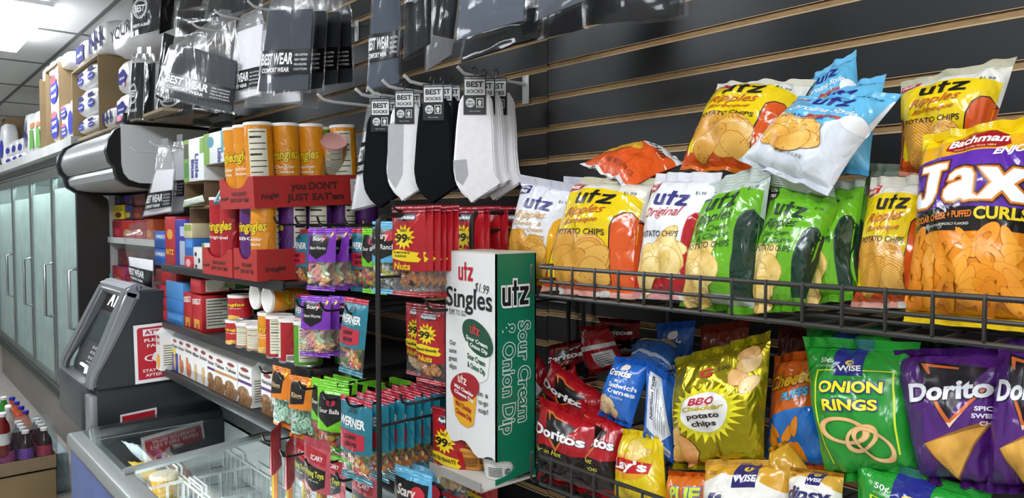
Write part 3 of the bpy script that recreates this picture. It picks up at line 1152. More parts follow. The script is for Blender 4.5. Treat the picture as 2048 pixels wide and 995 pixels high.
BX = [(-2.93, -2.66), (-2.645, -2.40), (-2.385, -2.14), (-2.125, -1.88), (-1.865, -1.52)]
for i, (a, b_) in enumerate(BX):
    wire_basket('white wire basket %s inside the chest freezer' % ['against the far wall', 'second from the far wall', 'in the middle', 'just before the nearest one', 'nearest the candy rack'][i], a, b_, CY0 + 0.065, 0.80, 0.50, 0.70)
    wire_basket('white wire basket at the wall side %s of the chest freezer' % ['far corner', 'second place', 'centre', 'fourth place', 'near corner'][i], a, b_, 0.815, CY1 - 0.065, 0.50, 0.70)


def frozen(lab, c, size, yaw, cols, seed, kind='ice_cream_packet'):
    t = thing(kind, lab, 'ice cream', c, 'ice creams in the chest freezer')
    w, h = size
    R = Matrix.Translation(c) @ Matrix.Rotation(yaw, 4, 'Z') @ Matrix.Rotation(math.radians(-50), 4, 'X')
    q = [R @ V(p) for p in ((-w / 2, h / 2, 0), (w / 2, h / 2, 0), (w / 2, -h / 2, 0), (-w / 2, -h / 2, 0))]
    s = Pillow(*q, 0.02, seed, 0.1, 0.1, nu=10, nv=12)
    A = Art(s)
    s.body(A.mb, film(cols[0]))
    A.zone(rect(0.1, 0.35, 0.9, 0.75), film(cols[1]))
    A.zone(ell(0.5, 0.5, 0.25, 0.16), film(cols[2]))
    A.mb.build('wrapper', t)
    m = MB()
    s.seal(m, film(cols[0]), 'top', ridges=2)
    s.seal(m, film(cols[0]), 'bot', ridges=2)
    m.build('seal', t)


IC = [(287, 912, 0.745, 0.3, (0.10, 0.17), ('#c8d4dc', '#2a78c8', '#e6c83a'), 'blue and silver foil ice cream packet standing up in the far basket'),
      (312, 908, 0.735, -0.4, (0.09, 0.15), ('#4a3a2a', '#6a4a98', '#c8b890'), 'brown and purple ice cream packet beside the blue foil one'),
      (300, 948, 0.68, 0.6, (0.10, 0.16), ('#d8b83a', '#e0a020', '#c05a3a'), 'yellow ice cream packet lying beside the round tub'),
      (358, 938, 0.685, -0.3, (0.10, 0.15), ('#b86a5a', '#c88a78', '#d8b0a0'), 'pink ice cream packet behind the round tub'),
      (250, 965, 0.66, 0.2, (0.09, 0.13), ('#d8d4c0', '#b8c890', '#e8e4d8'), 'cream coloured ice cream packet in the basket by the front rim'),
      (333, 975, 0.65, 0.9, (0.09, 0.14), ('#e0c040', '#c8783a', '#d84a3a'), 'yellow and red ice cream packet below the round tub'),
      (280, 985, 0.63, -0.8, (0.09, 0.14), ('#d8b8b0', '#a86a98', '#e0d8d0'), 'pale pink ice cream packet nearest the front rim')]
for i, (px, py, z, yaw, sz, cols, lab) in enumerate(IC):
    frozen(lab, atz(px, py, z), sz, yaw, cols, 300 + i)
tb = atz(328, 950, 0.71)
t = thing('ice_cream_tub', 'round ice cream tub with a cream lid among the frozen packets', 'ice cream', tb)
MB().lathe([(0.033, 0), (0.043, 0.07)], plain('#d8b040', 0.4), 24, Matrix.Translation(tb - V((0, 0, 0.075)))).build('cup', t)
MB().lathe([(0.046, 0), (0.046, 0.01), (0.042, 0.014), (0.0, 0.015)], plain('#e6d8b8', 0.4), 24, Matrix.Translation(tb - V((0, 0, 0.006)))).build('lid', t)
# ================================================================== PAPER GOODS ON TOP OF THE FREEZERS
m_paper = noisy('white_wrap', '#e6e6e6', '#f2f2f3', 14, 0.35, 0.5, 3)
m_blue = plain('#3a3f9e', 0.85, 0, 0.15)
m_navy = plain('#2b2f6a', 0.85, 0, 0.15)


def pack(name, lab, cat, px0, px1, py0, py1, y, depth, group, art=None, r=0.02, mat=None, end=None, zf=None):
    pm = (px0 + px1) / 2
    a, b_ = at(px0, py1, y), at(px1, py1, y)
    z0, z1 = at(pm, py1, y).z, at(pm, py0, y).z
    zm = 2.088 if a.x > -5.04 else 2.110
    if zf is not None:
        z0, z1 = zf, zf + z1 - z0
    if z0 < zm:
        z0 = zm
    w, h = (b_.x - a.x), z1 - z0
    t = thing(name, lab, cat, ((a.x + b_.x) / 2, y + depth / 2, z0), group)
    mb = MB()
    bm = bmesh.new()
    bmesh.ops.create_cube(bm, size=1)
    bmesh.ops.subdivide_edges(bm, edges=bm.edges[:], cuts=5, use_grid_fill=True)
    sd = hash((px0, py0)) % 97
    for v in bm.verts:
        c = v.co * 2
        f = V([max(-1, min(1, x)) for x in c])
        k = 1 - 0.10 * sum((abs(f[i]) ** 4) * (abs(f[(i + 1) % 3]) ** 4) for i in range(3)) + 0.02 * noise.noise(v.co * 4 + V((sd, 0, 0)))
        v.co = V((f.x * w / 2 * k, f.y * depth / 2 * k, h / 2 + f.z * h / 2 * k))
    mb.bm(bm, mat or m_paper)
    A = Art(Flat((-w / 2, -depth / 2 - 0.004, h), (w / 2, -depth / 2 - 0.004, h), (w / 2, -depth / 2 - 0.004, 0), (-w / 2, -depth / 2 - 0.004, 0)))
    B = Art(Flat((w / 2 + 0.004, -depth / 2, h), (w / 2 + 0.004, depth / 2, h), (w / 2 + 0.004, depth / 2, 0), (w / 2 + 0.004, -depth / 2, 0)))
    for K, fn in ((A, art), (B, end)):
        if fn:
            fn(K)
            mb.absorb(K.mb, K.txt)
    mb.build('wrapper', t, world=False, angle=70)
    return t


def tp_art(A):
    for u in (0.27, 0.73):
        A.zone(ell(u, 0.38, 0.13, 0.17), m_blue)
        A.zone(rect(u - 0.12, 0.62, u + 0.12, 0.78), m_navy)
        A.text('tissue', u - 0.1, 0.34, u + 0.1, 0.42, m_paper, 0.01)


def tp_big(A):
    A.zone(star(0.5, 0.45, 0.22, 0.3, 5), m_blue)
    A.text('tissue', 0.34, 0.4, 0.66, 0.5, m_paper, 0.01)
    A.zone(ell(0.6, 0.22, 0.1, 0.06), plain('#b8324a', 0.4))


def tp_word(A):
    for k in range(3):
        A.zone(rect(0.15 + 0.26 * k, 0.2, 0.24 + 0.26 * k, 0.82), m_navy)
        A.zone(ell(0.3 + 0.22 * k, 0.5, 0.04, 0.2, 12, 0.5), m_navy)


def towel(A):
    for v in (0.08, 0.56):
        A.zone(ell(0.55, v + 0.17, 0.38, 0.17), m_blue)
        A.zone(ell(0.5, v + 0.33, 0.3, 0.05), plain('#c0364a', 0.4))
        A.text('paper', 0.3, v + 0.2, 0.8, v + 0.27, m_paper, 0.02)
        A.text('towels', 0.3, v + 0.09, 0.8, v + 0.16, m_paper, 0.02)


TPG = 'toilet paper packs on top of the cooler'
TP = [(151, 196, 129, 174, 'toilet paper pack at the top of the cased stack above the cooler', tp_art), (152, 196, 177, 229, 'toilet paper pack in the middle of the cased stack above the cooler', tp_art),
      (153, 196, 232, 281, 'toilet paper pack at the bottom of the cased stack above the cooler', tp_art)]
for a, b_, c_, d_, lab, ar in TP:
    pack('toilet_paper_pack', lab, 'toilet paper', a, b_, c_, d_, 0.97, 0.26, TPG, ar)
pack('toilet_paper_pack', 'square toilet paper pack with a blue stamp on top of the stacked case', 'toilet paper', 149, 174, 80, 136, 0.97, 0.26, TPG, lambda A: (A.zone(rect(0.2, 0.2, 0.8, 0.8), m_navy), A.text('soft', 0.3, 0.42, 0.7, 0.56, m_paper, 0.02)), zf=at(199, 105, 0.955).z + 0.004)
pack('toilet_paper_pack', 'tall toilet paper pack with slanted blue print on top of the stacked case', 'toilet paper', 174, 216, 52, 118, 0.97, 0.26, TPG, tp_word, end=lambda A: A.zone(ell(0.6, 0.35, 0.3, 0.25), m_blue), zf=at(199, 105, 0.955).z + 0.004)
pack('toilet_paper_pack', 'big white tissue pack lettered in grey above the hanging undershirts', 'toilet paper', 219, 268, 34, 104, 0.97, 0.3, TPG, lambda A: A.text('YOUR', 0.1, 0.45, 0.9, 0.8, plain('#5d5d6a', 0.85, 0, 0.15), 0.02))
pack('toilet_paper_pack', 'toilet paper pack at the top of the pile beside the cardboard case', 'toilet paper', 231, 262, 120, 184, 0.97, 0.26, TPG, tp_big)
pack('toilet_paper_pack', 'toilet paper pack with a blue flower print below it beside the case', 'toilet paper', 227, 262, 187, 243, 0.97, 0.26, TPG, tp_big)
pack('toilet_paper_pack', 'toilet paper pack low on the cooler top with slanted stripes', 'toilet paper', 203, 232, 214, 266, 0.97, 0.26, TPG, tp_word)
m_card = noisy('cardboard', '#85704f', '#937c58', 5, 0.75, 0.08)


def case(lab, px0, px1, py0, py1, y, depth=0.32, px_in=None, group='cardboard cases on top of the freezers'):
    """open cardboard case; its face towards +X spans px0..px1"""
    p = at(px0, py1, y)
    d = ray(px1, py1)
    y1 = min(d.y / d.x * p.x, 1.7)
    z0, z1 = at(px0, py1, y).z, at(px0, py0, y).z
    xl = p.x - depth
    t = thing('cardboard_case', lab, 'case', ((xl + p.x) / 2, (y + y1) / 2, z0), group)
    y1 = max(y1, y + 0.29)
    z0 = max(z0, 2.080 if p.x > -5.0 else 2.102)
    for nm, lo, hi in (('side_flap', (p.x - 0.006, y, z0), (p.x, y1, z1)), ('side_flap', (xl, y, z0), (xl + 0.006, y1, z1)), ('back_flap', (xl, y1, z0), (p.x, y1 + 0.006, z1)),
                       ('bottom_flap', (xl + 0.006, y, z0), (p.x - 0.006, y1, z0 + 0.005)), ('top_flap', (xl + 0.006, y, z1 - 0.006), (p.x - 0.006, y1, z1))):
        MB().box(lo, hi, m_card).build(nm, t, smooth=False)
    return t


case('tall cardboard case holding the stacked toilet paper packs', 199, 262, 105, 272, 0.955, 0.68)
case('cardboard case around the paper towels', 120, 149, 119, 294, 0.955, 0.46)
case('narrow cardboard case standing before the green printed towels', 84, 102, 155, 304, 0.96, 0.05)
case('low open cardboard case at the far end of the freezer top', 12, 48, 232, 284, 1.0, 0.3)
for i, (a, b_, c_, d_) in enumerate([(82, 97, 133, 163), (95, 108, 122, 152), (107, 120, 113, 143), (119, 137, 104, 134)]):
    pack('paper_roll', 'white wrapped paper roll lying %s on the narrow cases' % ['farthest along', 'second from the far end', 'third from the far end', 'nearest the stacked packs'][i], 'paper roll', a, b_, c_, d_, 0.97, 0.2, 'paper rolls on the cases')
pack('paper_towel_pack', 'tall blue and white paper towel pack in the cardboard case', 'paper towels', 101, 120, 142, 300, 0.965, 0.2, None, towel)
pack('paper_towel_pack', 'rounded blue printed paper towel pack right of its case', 'paper towels', 122, 136, 205, 292, 0.965, 0.18, None, towel)
pack('paper_towel_pack', 'slim blue printed paper towel pack standing beside the rounded one', 'paper towels', 137, 149, 195, 288, 0.97, 0.18, None, lambda A: A.zone(ell(0.5, 0.4, 0.4, 0.3), m_blue))
gr_art = lambda A: (A.zone([(0.1, 0.1), (0.45, 0.15), (0.4, 0.55), (0.15, 0.6)], plain('#5fae2e', 0.4)), A.zone(rect(0.2, 0.6, 0.5, 0.72), plain('#e0822a', 0.4)),
                    A.zone([(0.62, 0.1), (0.95, 0.12), (0.9, 0.5), (0.65, 0.6)], plain('#5fae2e', 0.4)), A.zone(rect(0.65, 0.58, 0.95, 0.68), plain('#e0822a', 0.4)))
pack('paper_towel_pack', 'white paper towel pack with green and orange print', 'paper towels', 58, 84, 218, 314, 0.97, 0.24, None, gr_art)
pack('paper_towel_pack', 'white paper towel pack with pale grey print behind the green printed one', 'paper towels', 47, 58, 224, 318, 0.97, 0.24, None, tp_word)
for i, (a, b_, c_, d_) in enumerate([(0, 10, 246, 340), (10, 22, 285, 312), (22, 34, 279, 309), (34, 47, 275, 306), (10, 24, 312, 334), (24, 36, 308, 331), (36, 47, 305, 326)]):
    pack('tissue_roll', 'white tissue roll with blue print %s' % ['standing tall at the far end of the freezer top', 'in the upper row, farthest along', 'in the upper row, middle one', 'in the upper row beside the towel packs', 'in the lower row, farthest along', 'in the lower row, middle one', 'in the lower row beside the towel packs'][i],
         'paper roll', a, b_, c_, d_, 0.965, 0.12, 'tissue rolls on the freezer top', lambda A: A.zone(ell(0.5, 0.4, 0.3, 0.22), m_blue))
# shelf that carries on above the cooler
tag(MB().rbox((-5.03, 0.95, 2.064), (-3.35, 1.27, 2.079), noisy('brown_board', '#7c6d56', '#8c7c64', 8, 0.7), 0.003).build('display_board'), 'brown board lying on top of the cooler canopy', 'board')
bb = at(243, 246, 0.93)
t = thing('alarm_box', 'small black box with a pink lit display on the cooler canopy', 'box', (bb.x, 0.95, 2.063))
MB().rbox((-0.07, -0.03, 0), (0.07, 0.03, 0.045), m_blk, 0.004).build('case', t, world=False)
MB().box((-0.03, -0.032, 0.012), (0.04, -0.0301, 0.034), glow('#d84a78', 1.2)).build('display', t, world=False)

# ================================================================== BOTTLES ON THE FLOOR
def bottle(nm, lab, p, body, capc, lab_c, h=0.24, r=0.035, group=None, tilt=None):
    t = thing(nm, lab, 'bottle', p, group)
    M = Matrix.Identity(4) if tilt is None else tilt
    MB().lathe([(r * 0.8, 0), (r, 0.012), (r, h * 0.3), (r * 0.94, h * 0.45), (r, h * 0.58), (r * 0.85, h * 0.72), (r * 0.42, h * 0.86), (r * 0.4, h * 0.93)], body, 20, M).build('bottle_body', t, world=False)
    MB().lathe([(r * 0.47, h * 0.925), (r * 0.47, h * 0.995), (r * 0.42, h), (0, h)], plain(capc, 0.4), 16, M).build('cap', t, world=False)
    MB().lathe([(r * 1.01, h * 0.3), (r * 0.965, h * 0.45), (r * 1.01, h * 0.57)], lab_c, 20, M).build('bottle_label', t, world=False)
    return t


m_cola = plain('#2a0d14', 0.1)
cz = 0.27
p0 = at(82, 925, 0.60)
ux = 0.083
cx_, cy_ = -4.66, 0.52
for i in range(4):
    for j in range(3):
        lab = 'dark soda bottle in the shrink wrapped case, %s row, %s from the aisle' % (['nearest', 'second', 'third', 'farthest'][i], ORD[j])
        bottle('soda_bottle', lab, (cx_ - i * ux, cy_ + j * 0.085, cz), m_cola, '#e8e8e6', plain(['#8a2a6a', '#6a3a9a', '#9a2a4a'][j], 0.3), 0.21, 0.038, 'soda bottles in the wrapped case')
t = thing('bottle_tray', 'cardboard tray under the shrink wrapped dark soda bottles', 'tray', (cx_ - 1.5 * ux, cy_ + 0.085, cz - 0.005))
mb = MB()
x0, x1, y0, y1 = cx_ - 3.5 * ux - 0.008, cx_ + 0.05, cy_ - 0.05, cy_ + 0.22
for lo, hi in (((x0, y0, cz - 0.012), (x1, y1, cz - 0.004)), ((x0, y0, cz - 0.012), (x1, y0 + 0.004, cz + 0.065)), ((x0, y1 - 0.004, cz - 0.012), (x1, y1, cz + 0.065)), ((x0, y0, cz - 0.012), (x0 + 0.004, y1, cz + 0.065)), ((x1 - 0.004, y0, cz - 0.012), (x1, y1, cz + 0.065))):
    mb.box(lo, hi, m_card)
mb.build('tray', t, smooth=False)
bm = bmesh.new()
bmesh.ops.create_cube(bm, size=1)
bmesh.ops.subdivide_edges(bm, edges=bm.edges[:], cuts=6, use_grid_fill=True)
for v in bm.verts:
    n_ = noise.noise(v.co * 5)
    v.co = V(((x0 + x1) / 2 + v.co.x * (x1 - x0 + 0.006), (y0 + y1) / 2 + v.co.y * (y1 - y0 + 0.006), cz + 0.105 + v.co.z * 0.226 + 0.006 * n_))
MB().bm(bm, clear(gloss=0.045, haze=0.02)).build('shrink_wrap', t)
lower = thing('drink_case', 'closed cardboard drink case under the wrapped soda tray', 'case', ((x0 + x1) / 2, (y0 + y1) / 2, 0))
MB().rbox((x0 + 0.005, y0 + 0.005, 0), (x1 - 0.005, y1 - 0.005, cz - 0.013), m_card, 0.004).build('box', lower)
MB().box((x0 + 0.01, y0 + 0.0045, 0.12), (x1 - 0.01, y0 + 0.0052, 0.16), plain('#c9b48a', 0.5)).build('tape', lower)
m_or = plain('#d0541a', 0.12)
rb = at(40, 830, 0.72)
for i in range(4):
    q = atz(24 + i * 9, 792 + i * 9, 0.505)
    bottle('orange_soda_bottle', 'orange soda bottle with a blue cap behind the soda case, %s from the far end' % ORD[i], (q.x, q.y, 0.242), m_or, '#2a2fa8', plain('#c86a2a', 0.3), 0.26, 0.036, 'orange soda bottles on the floor')
for i, (px, py, yy, c_, k, tw) in enumerate([(34, 850, 0.62, '#d8451a', 'orange bottle lying on its side behind the soda case', 1.2), (12, 848, 0.58, '#cfd8d6', 'clear water bottle with a white cap leaning behind the soda case', 0.5),
                                         (6, 790, 0.7, '#2f8a2a', 'green bottle standing farthest along the freezer base', 0.1), (4, 880, 0.5, '#7a1a1c', 'dark red bottle beside the soda case at the frame edge', 0.2)]):
    q = at(px, py, yy)
    zq = q.z - 0.08
    if 'green bottle' in k:
        q, zq = atz(px, py, 0.485), 0.242
    bottle('drink_bottle', k, (q.x, q.y, zq), plain(c_, 0.12), '#eeeeee', plain('#d8dcd8', 0.3), 0.24, 0.036, None, Matrix.Rotation(tw, 4, 'Y'))
t = thing('drink_case', 'wrapped case of water bottles standing behind the orange bottles', 'case', (-5.5, 0.62, 0))
MB().rbox((-5.95, 0.42, 0), (-4.98, 0.86, 0.24), noisy('water_case', '#8aa0a6', '#b8c8cc', 30, 0.25, 0.6), 0.02).build('wrapper', t)
MB().box((-5.95, 0.419, 0.05), (-4.98, 0.4195, 0.15), plain('#2f6a9a', 0.3)).build('printed_panel', t)

# ================================================================== PEG HOOKS ON THE SLATTED WALL
m_hk = plain('#cfd0ce', 0.3, 0.2)


def peg(lab, px, py, y, drop=0.0, plate=True):
    p = at(px, py, y)
    t = thing('peg_hook', lab, 'hook', (p.x, WY, p.z), 'white peg hooks on the slatted wall')
    MB().tube([(p.x, y, p.z), (p.x, y + 0.018, p.z - 0.013), (p.x, y + 0.045, p.z - 0.016), (p.x, WY - 0.002, p.z - 0.016 - drop)], 0.0042, m_hk, 8).build('shaft', t)
    MB().rbox((p.x - 0.012, WY - 0.0045, p.z - 0.066), (p.x + 0.012, WY - 0.001, p.z + 0.006), m_hk, 0.001).build('mounting_plate', t)
    return t


peg('white peg hook carrying the white ankle socks', 915, 133, 1.06)
peg('white peg hook carrying the grey heeled white socks', 808, 150, 0.985)
peg('white peg hook carrying the nearer black socks', 765, 160, 0.965)
peg('white peg hook carrying the farther black socks', 735, 174, 0.955)
peg('empty white peg hook between the hanging shirts and the socks', 635, 188, 0.93)
peg('white peg hook just above the farther black socks', 711, 177, 0.95)
peg('white peg hook carrying the charcoal shirt with the sagging bag', 428, 19, 0.885)
peg('white peg hook beside the undershirts under the upper black bags', 382, 44, 0.86)
peg('white peg hook above the charcoal shirt bags', 495, 1, 0.9)
peg('white peg hook carrying the narrow undershirt bags', 262, 110, 0.86)
peg('thin peg hook carrying the white shirts beside the cooler canopy', 262, 294, 0.84)
peg('thin peg hook behind the white shirts beside the cooler canopy', 300, 283, 0.88)

# ================================================================== SHIRTS IN CLEAR BAGS
class Gather(Pillow):
    """bag whose upper part is gathered to a short neck"""
    def __init__(s, body, neck, thick, seed, vs=0.62, **k):
        super().__init__(*body, thick, seed, **k)
        s.neck, s.vs = [V(p) for p in neck], vs

    def P(s, u, v, layer=0, side=1):
        if s.vs >= 1 or v <= s.vs:
            vv = v / s.vs if s.vs < 1 else v
            TL, TR, BR, BL = s.c
            p = (BL * (1 - u) + BR * u) * (1 - vv) + (TL * (1 - u) + TR * u) * vv
        else:
            a = (v - s.vs) / (1 - s.vs)
            TL, TR = s.c[0], s.c[1]
            NL, NR = s.neck
            p = (TL * (1 - u) + TR * u) * (1 - a) + (NL * (1 - u) + NR * u) * a
        sd = s.seed * 2.3 + (0 if side > 0 else 40)
        q = noise.noise(V((u * 3, v * 3.5, sd)))
        ed = max(0.0, 1 - abs(2 * u - 1) ** 4) ** 0.5
        t = s.t * ed * (0.75 + 0.5 * q) * (1 - 0.5 * max(0, v - 0.5))
        ridge = noise.noise(V((u * 16, v * 2.2, sd + 5))) * 0.003 * (0.2 + 1.0 * max(0.0, v - s.vs * 0.7)) * ed
        cr2 = noise.noise(V((u * 6 + v * 4, v * 13 - u * 3, sd + 17))) * 0.0014 * ed
        return p + s.n * (side * (t + 0.0006) + ridge + cr2 + side * s.lift * layer)


def quad(p4, ys):
    if not isinstance(ys, (tuple, list)):
        ys = (ys,) * 4
    if len(ys) == 2:
        ys = (ys[0], ys[1], ys[1], ys[0])
    return [at(p[0], p[1], y) for p, y in zip(p4, ys)]


m_bag = clear(gloss=0.035, rough=0.16, scale=18, haze=0.02, bs=0.35)
m_bagw = clear(gloss=0.04, rough=0.16, scale=18, haze=0.13, bs=0.35)
m_band = plain('#0c0d0f', 0.3)
m_txt = plain('#e6e7e8', 0.4)


def cloth(hexc):
    return noisy('cotton_' + hexc, hexc, '#' + ''.join('%02x' % min(255, int(int(hexc[i:i + 2], 16) * 1.03)) for i in (1, 3, 5)), 90, 0.95, 0.25, 3, spec=0.1)


SHG = 'bagged shirts on the slatted wall'


def shirt(lab, px4, ys, neck, col, seed, band=(0.22, 0.38), word='BEST WEAR', sub='COMFORT WEAR', sv=(0.03, 0.98), vs=0.64, bag=None, yn=None, small=True, logo=False, nm='bagged_shirt', dark_top=False):
    q = quad(px4, ys)
    ym = sum(p.y for p in q) / 4
    n4 = [at(p[0], p[1], yn if yn else (q[0].y + q[1].y) / 2 + 0.01) for p in neck]
    c = (q[2] + q[3]) / 2
    t = thing(nm, lab, 'shirt', c, SHG)
    s = Gather(q, n4, 0.0165, seed, vs, nu=22, nv=30)
    mb = MB()
    for side in (1, -1):
        vv, ff = [], []
        for j in range(31):
            for i in range(23):
                vv.append(s.P(i / 22, j / 30, 0, side))
        for j in range(30):
            for i in range(22):
                f = (j * 23 + i, j * 23 + i + 1, (j + 1) * 23 + i + 1, (j + 1) * 23 + i)
                ff.append(f if side > 0 else f[::-1])
        mb.add(vv, ff, bag or m_bag)
    A = Art(s)
    if band:
        b0, b1 = band
        A.zone(rect(0.01, b0, 0.99, b1), m_band, 1)
        h = b1 - b0
        A.l = 1
        A.text(word, 0.06, b0 + h * 0.42, 0.70, b0 + h * 0.86, m_txt, 0.045)
        A.text(sub, 0.10, b0 + h * 0.1, 0.66, b0 + h * 0.28, m_txt, 0.035)
        if small:
            for k, w in enumerate(('100% COTTON', 'HEAVY WEIGHT', 'PRE-SHRUNK', 'COTTON')):
                A.text(w, 0.74, b0 + h * (0.72 - 0.19 * k), 0.95, b0 + h * (0.81 - 0.19 * k), m_txt, 0.01)
    if logo:
        n = 24
        lu, lv, r1 = 0.42, 0.42, 0.26
        for ra, rb_ in ((1.0, 0.9), (0.82, 0.76)):
            a, b_ = ell(lu, lv, r1 * ra, r1 * 0.62 * ra, n), ell(lu, lv, r1 * rb_, r1 * 0.62 * rb_, n)
            conform(s, A.txt, a + b_, [(j, (j + 1) % n, n + (j + 1) % n, n + j) for j in range(n)], m_txt, 3)
        A.text('BEST', lu - 0.17, lv - 0.05, lu + 0.17, lv + 0.06, m_txt, 0.03)
        A.text("MEN'S A-SHIRT", 0.16, 0.13, 0.8, 0.18, m_txt, 0.03)
    mb.build('clear_bag', t)
    A.mb.absorb(A.txt)
    if A.mb.f:
        A.mb.build('printed_band', t)
    nc = (n4[0] + n4[1]) / 2
    nd = (n4[1] - n4[0]) * 0.3
    MB().add([nc - nd, nc + nd, nc + nd + V((0, 0, 0.03)), nc - nd + V((0, 0, 0.03)), nc - nd + V((0, 0.002, 0)), nc + nd + V((0, 0.002, 0)), nc + nd + V((0, 0.002, 0.03)), nc - nd + V((0, 0.002, 0.03))],
             [(0, 1, 2, 3), (7, 6, 5, 4), (0, 4, 5, 1), (1, 5, 6, 2), (2, 6, 7, 3), (3, 7, 4, 0)], bag or m_bag).build('hang_tab', t, smooth=False)
    # the folded shirt inside
    m = MB()
    in_ = Pillow(*[s.c[k] for k in range(4)], 0.0085, seed + 1, 0.0, 0.0, 0.0, nu=14, nv=16)
    lo, hi = sv
    for side in (1, -1):
        vv, ff = [], []
        for j in range(17):
            v = lo + (hi - lo) * j / 16
            for i in range(15):
                u = 0.04 + 0.92 * i / 14
                TL, TR, BR, BL = s.c
                p = (BL * (1 - u) + BR * u) * (1 - v) + (TL * (1 - u) + TR * u) * v
                e = min(1, 5 * min(i, 14 - i) / 14 + 0.15) * min(1, 4 * min(j, 16 - j) / 16 + 0.3)
                nn = noise.noise(V((u * 3, v * 4, seed)))
                vv.append(p + s.n * (side * 0.007 * e + 0.002 * nn))
        for j in range(16):
            for i in range(14):
                f = (j * 15 + i, j * 15 + i + 1, (j + 1) * 15 + i + 1, (j + 1) * 15 + i)
                ff.append(f if side > 0 else f[::-1])
        m.add(vv, ff, cloth(col))
    m.build('folded_shirt', t)
    # neckline fold printed as a stitched line
    return t


DK, BL_, WH, GY, BG = '#33373e', '#111214', '#ececf0', '#5c6069', '#3e444d'
shirt('charcoal shirt in a sagging clear bag with its black band tilted, above the cookie shelves', [(356, 84), (480, 122), (469, 230), (317, 192)], (0.87, 0.93), [(432, 34), (470, 40)], DK, 1, (0.12, 0.31))
shirt('charcoal shirt bag peeping out behind the tilted sagging one', [(338, 92), (460, 128), (450, 226), (308, 186)], (0.93, 0.99), [(430, 38), (462, 44)], DK, 2, None)
shirt('white shirt in a clear bag half hidden behind the tilted charcoal one', [(474, 62), (528, 44), (523, 192), (454, 208)], (0.94, 0.97), [(484, 30), (522, 18)], WH, 3, (0.09, 0.26), bag=m_bagw)
shirt('charcoal shirt in an upright clear bag, front one of its hook above the chip cans', [(536, 18), (630, 14), (621, 184), (513, 188)], (0.90, 0.94), [(556, -44), (606, -46)], BG, 4, (0.14, 0.33))
for k, (q4, y) in enumerate([([(562, 22), (656, 18), (648, 180), (546, 192)], 0.975), ([(592, 26), (684, 20), (674, 172), (574, 182)], 1.03), ([(622, 30), (704, 24), (709, 168), (612, 176)], 1.085)]):
    shirt('charcoal bagged shirt %s behind the upright front one' % ['directly', 'second', 'last, nearest the wall,'][k], q4, (y, y + 0.03), [(q4[0][0] + 18, -40), (q4[1][0] - 18, -42)], '#1d2025', 5 + k, (0.14, 0.33))
shirt('white bagged shirt hanging low behind the upright charcoal ones', [(508, 60), (604, 50), (606, 206), (488, 216)], (1.02, 1.06), [(530, 20), (580, 15)], WH, 9, None, bag=m_bagw)
shirt('white bagged shirt nearest the wall under the charcoal ones', [(545, 70), (640, 60), (636, 218), (548, 206)], (1.10, 1.13), [(560, 20), (610, 15)], '#c9cad0', 10, None, bag=m_bagw)
shirt('slate blue shirt in a clear bag hanging alone above the farther black socks', [(748, -70), (806, -76), (800, 172), (733, 186)], (1.0, 1.03), [(760, -130), (796, -134)], '#4b535f', 11, (0.19, 0.36), vs=0.8)
shirt('black shirt in a crinkled clear bag beside the slate blue one', [(812, -90), (866, -94), (863, 92), (806, 122)], (0.97, 1.0), [(822, -150), (850, -152)], '#1b1d21', 12, (0.40, 0.60), vs=0.8)
shirt('grey shirt bag tapering down between the black ones above the socks', [(852, -40), (930, -46), (905, 112), (850, 150)], (1.07, 1.1), [(860, -100), (910, -100)], '#8f9096', 13, None, vs=0.85)
shirt('black banded shirt bag between the crinkled one and the big grey one', [(868, -90), (928, -96), (908, 84), (864, 74)], (0.99, 1.02), [(880, -150), (916, -152)], '#17191c', 14, (0.40, 0.60), vs=0.8)
shirt('big grey shirt bag tilted above the white ankle socks', [(928, -66), (1062, -76), (1052, 42), (906, 86)], (0.90, 0.94), [(960, -140), (1030, -145)], '#59606b', 15, None, vs=0.8)
shirt('black shirt bag lying under the big tilted grey one', [(934, 40), (1092, 10), (1086, 74), (915, 130)], (1.0, 1.04), [(960, -30), (1060, -50)], '#15171a', 16, None, vs=0.85)
shirt('grey shirt bag with bright edges right of the big tilted one', [(1086, -90), (1198, -92), (1184, -2), (1068, 46)], (0.90, 0.95), [(1110, -150), (1170, -152)], '#555b64', 17, None, vs=0.85)
shirt('black shirt bag nearest the bare slatted wall', [(1160, -96), (1386, -104), (1376, 32), (1165, 56)], (1.0, 1.08), [(1200, -170), (1340, -175)], '#101113', 18, None, vs=0.85)
shirt('black shirt bag behind the grey one with bright edges', [(1040, -60), (1180, -80), (1175, 60), (1010, 100)], (1.09, 1.13), [(1070, -130), (1150, -140)], '#0f1012', 19, None, vs=0.85)
UN = 'bagged_undershirt'
shirt('black undershirt bag with a round emblem in front of the stacked tissue', [(264, -40), (324, -44), (318, 62), (264, 76)], (0.82, 0.86), [(280, -90), (310, -90)], '#0f1012', 21, None, logo=True, vs=0.9, nm=UN)
shirt('black undershirt bag directly behind the one with the round emblem', [(300, -40), (352, -44), (348, 58), (318, 72)], (0.90, 0.94), [(315, -90), (340, -90)], '#101114', 22, None, vs=0.9, nm=UN)
shirt('narrow black undershirt bag turned sideways above the cooler canopy', [(264, 124), (290, 122), (286, 238), (256, 242)], (0.92, 0.95), [(272, 108), (286, 106)], '#1a1c20', 23, None, logo=True, vs=0.92, nm=UN)
shirt('second narrow undershirt bag turned sideways beside the first', [(292, 126), (312, 122), (308, 246), (284, 242)], (0.98, 1.0), [(290, 108), (304, 106)], '#15171a', 24, None, vs=0.92, nm=UN)
shirt('long black undershirt bag hanging between the narrow ones and the tilted charcoal shirt', [(328, 62), (350, 70), (326, 206), (310, 196)], (0.95, 0.97), [(336, 44), (350, 46)], '#131417', 25, None, vs=0.92, nm=UN)
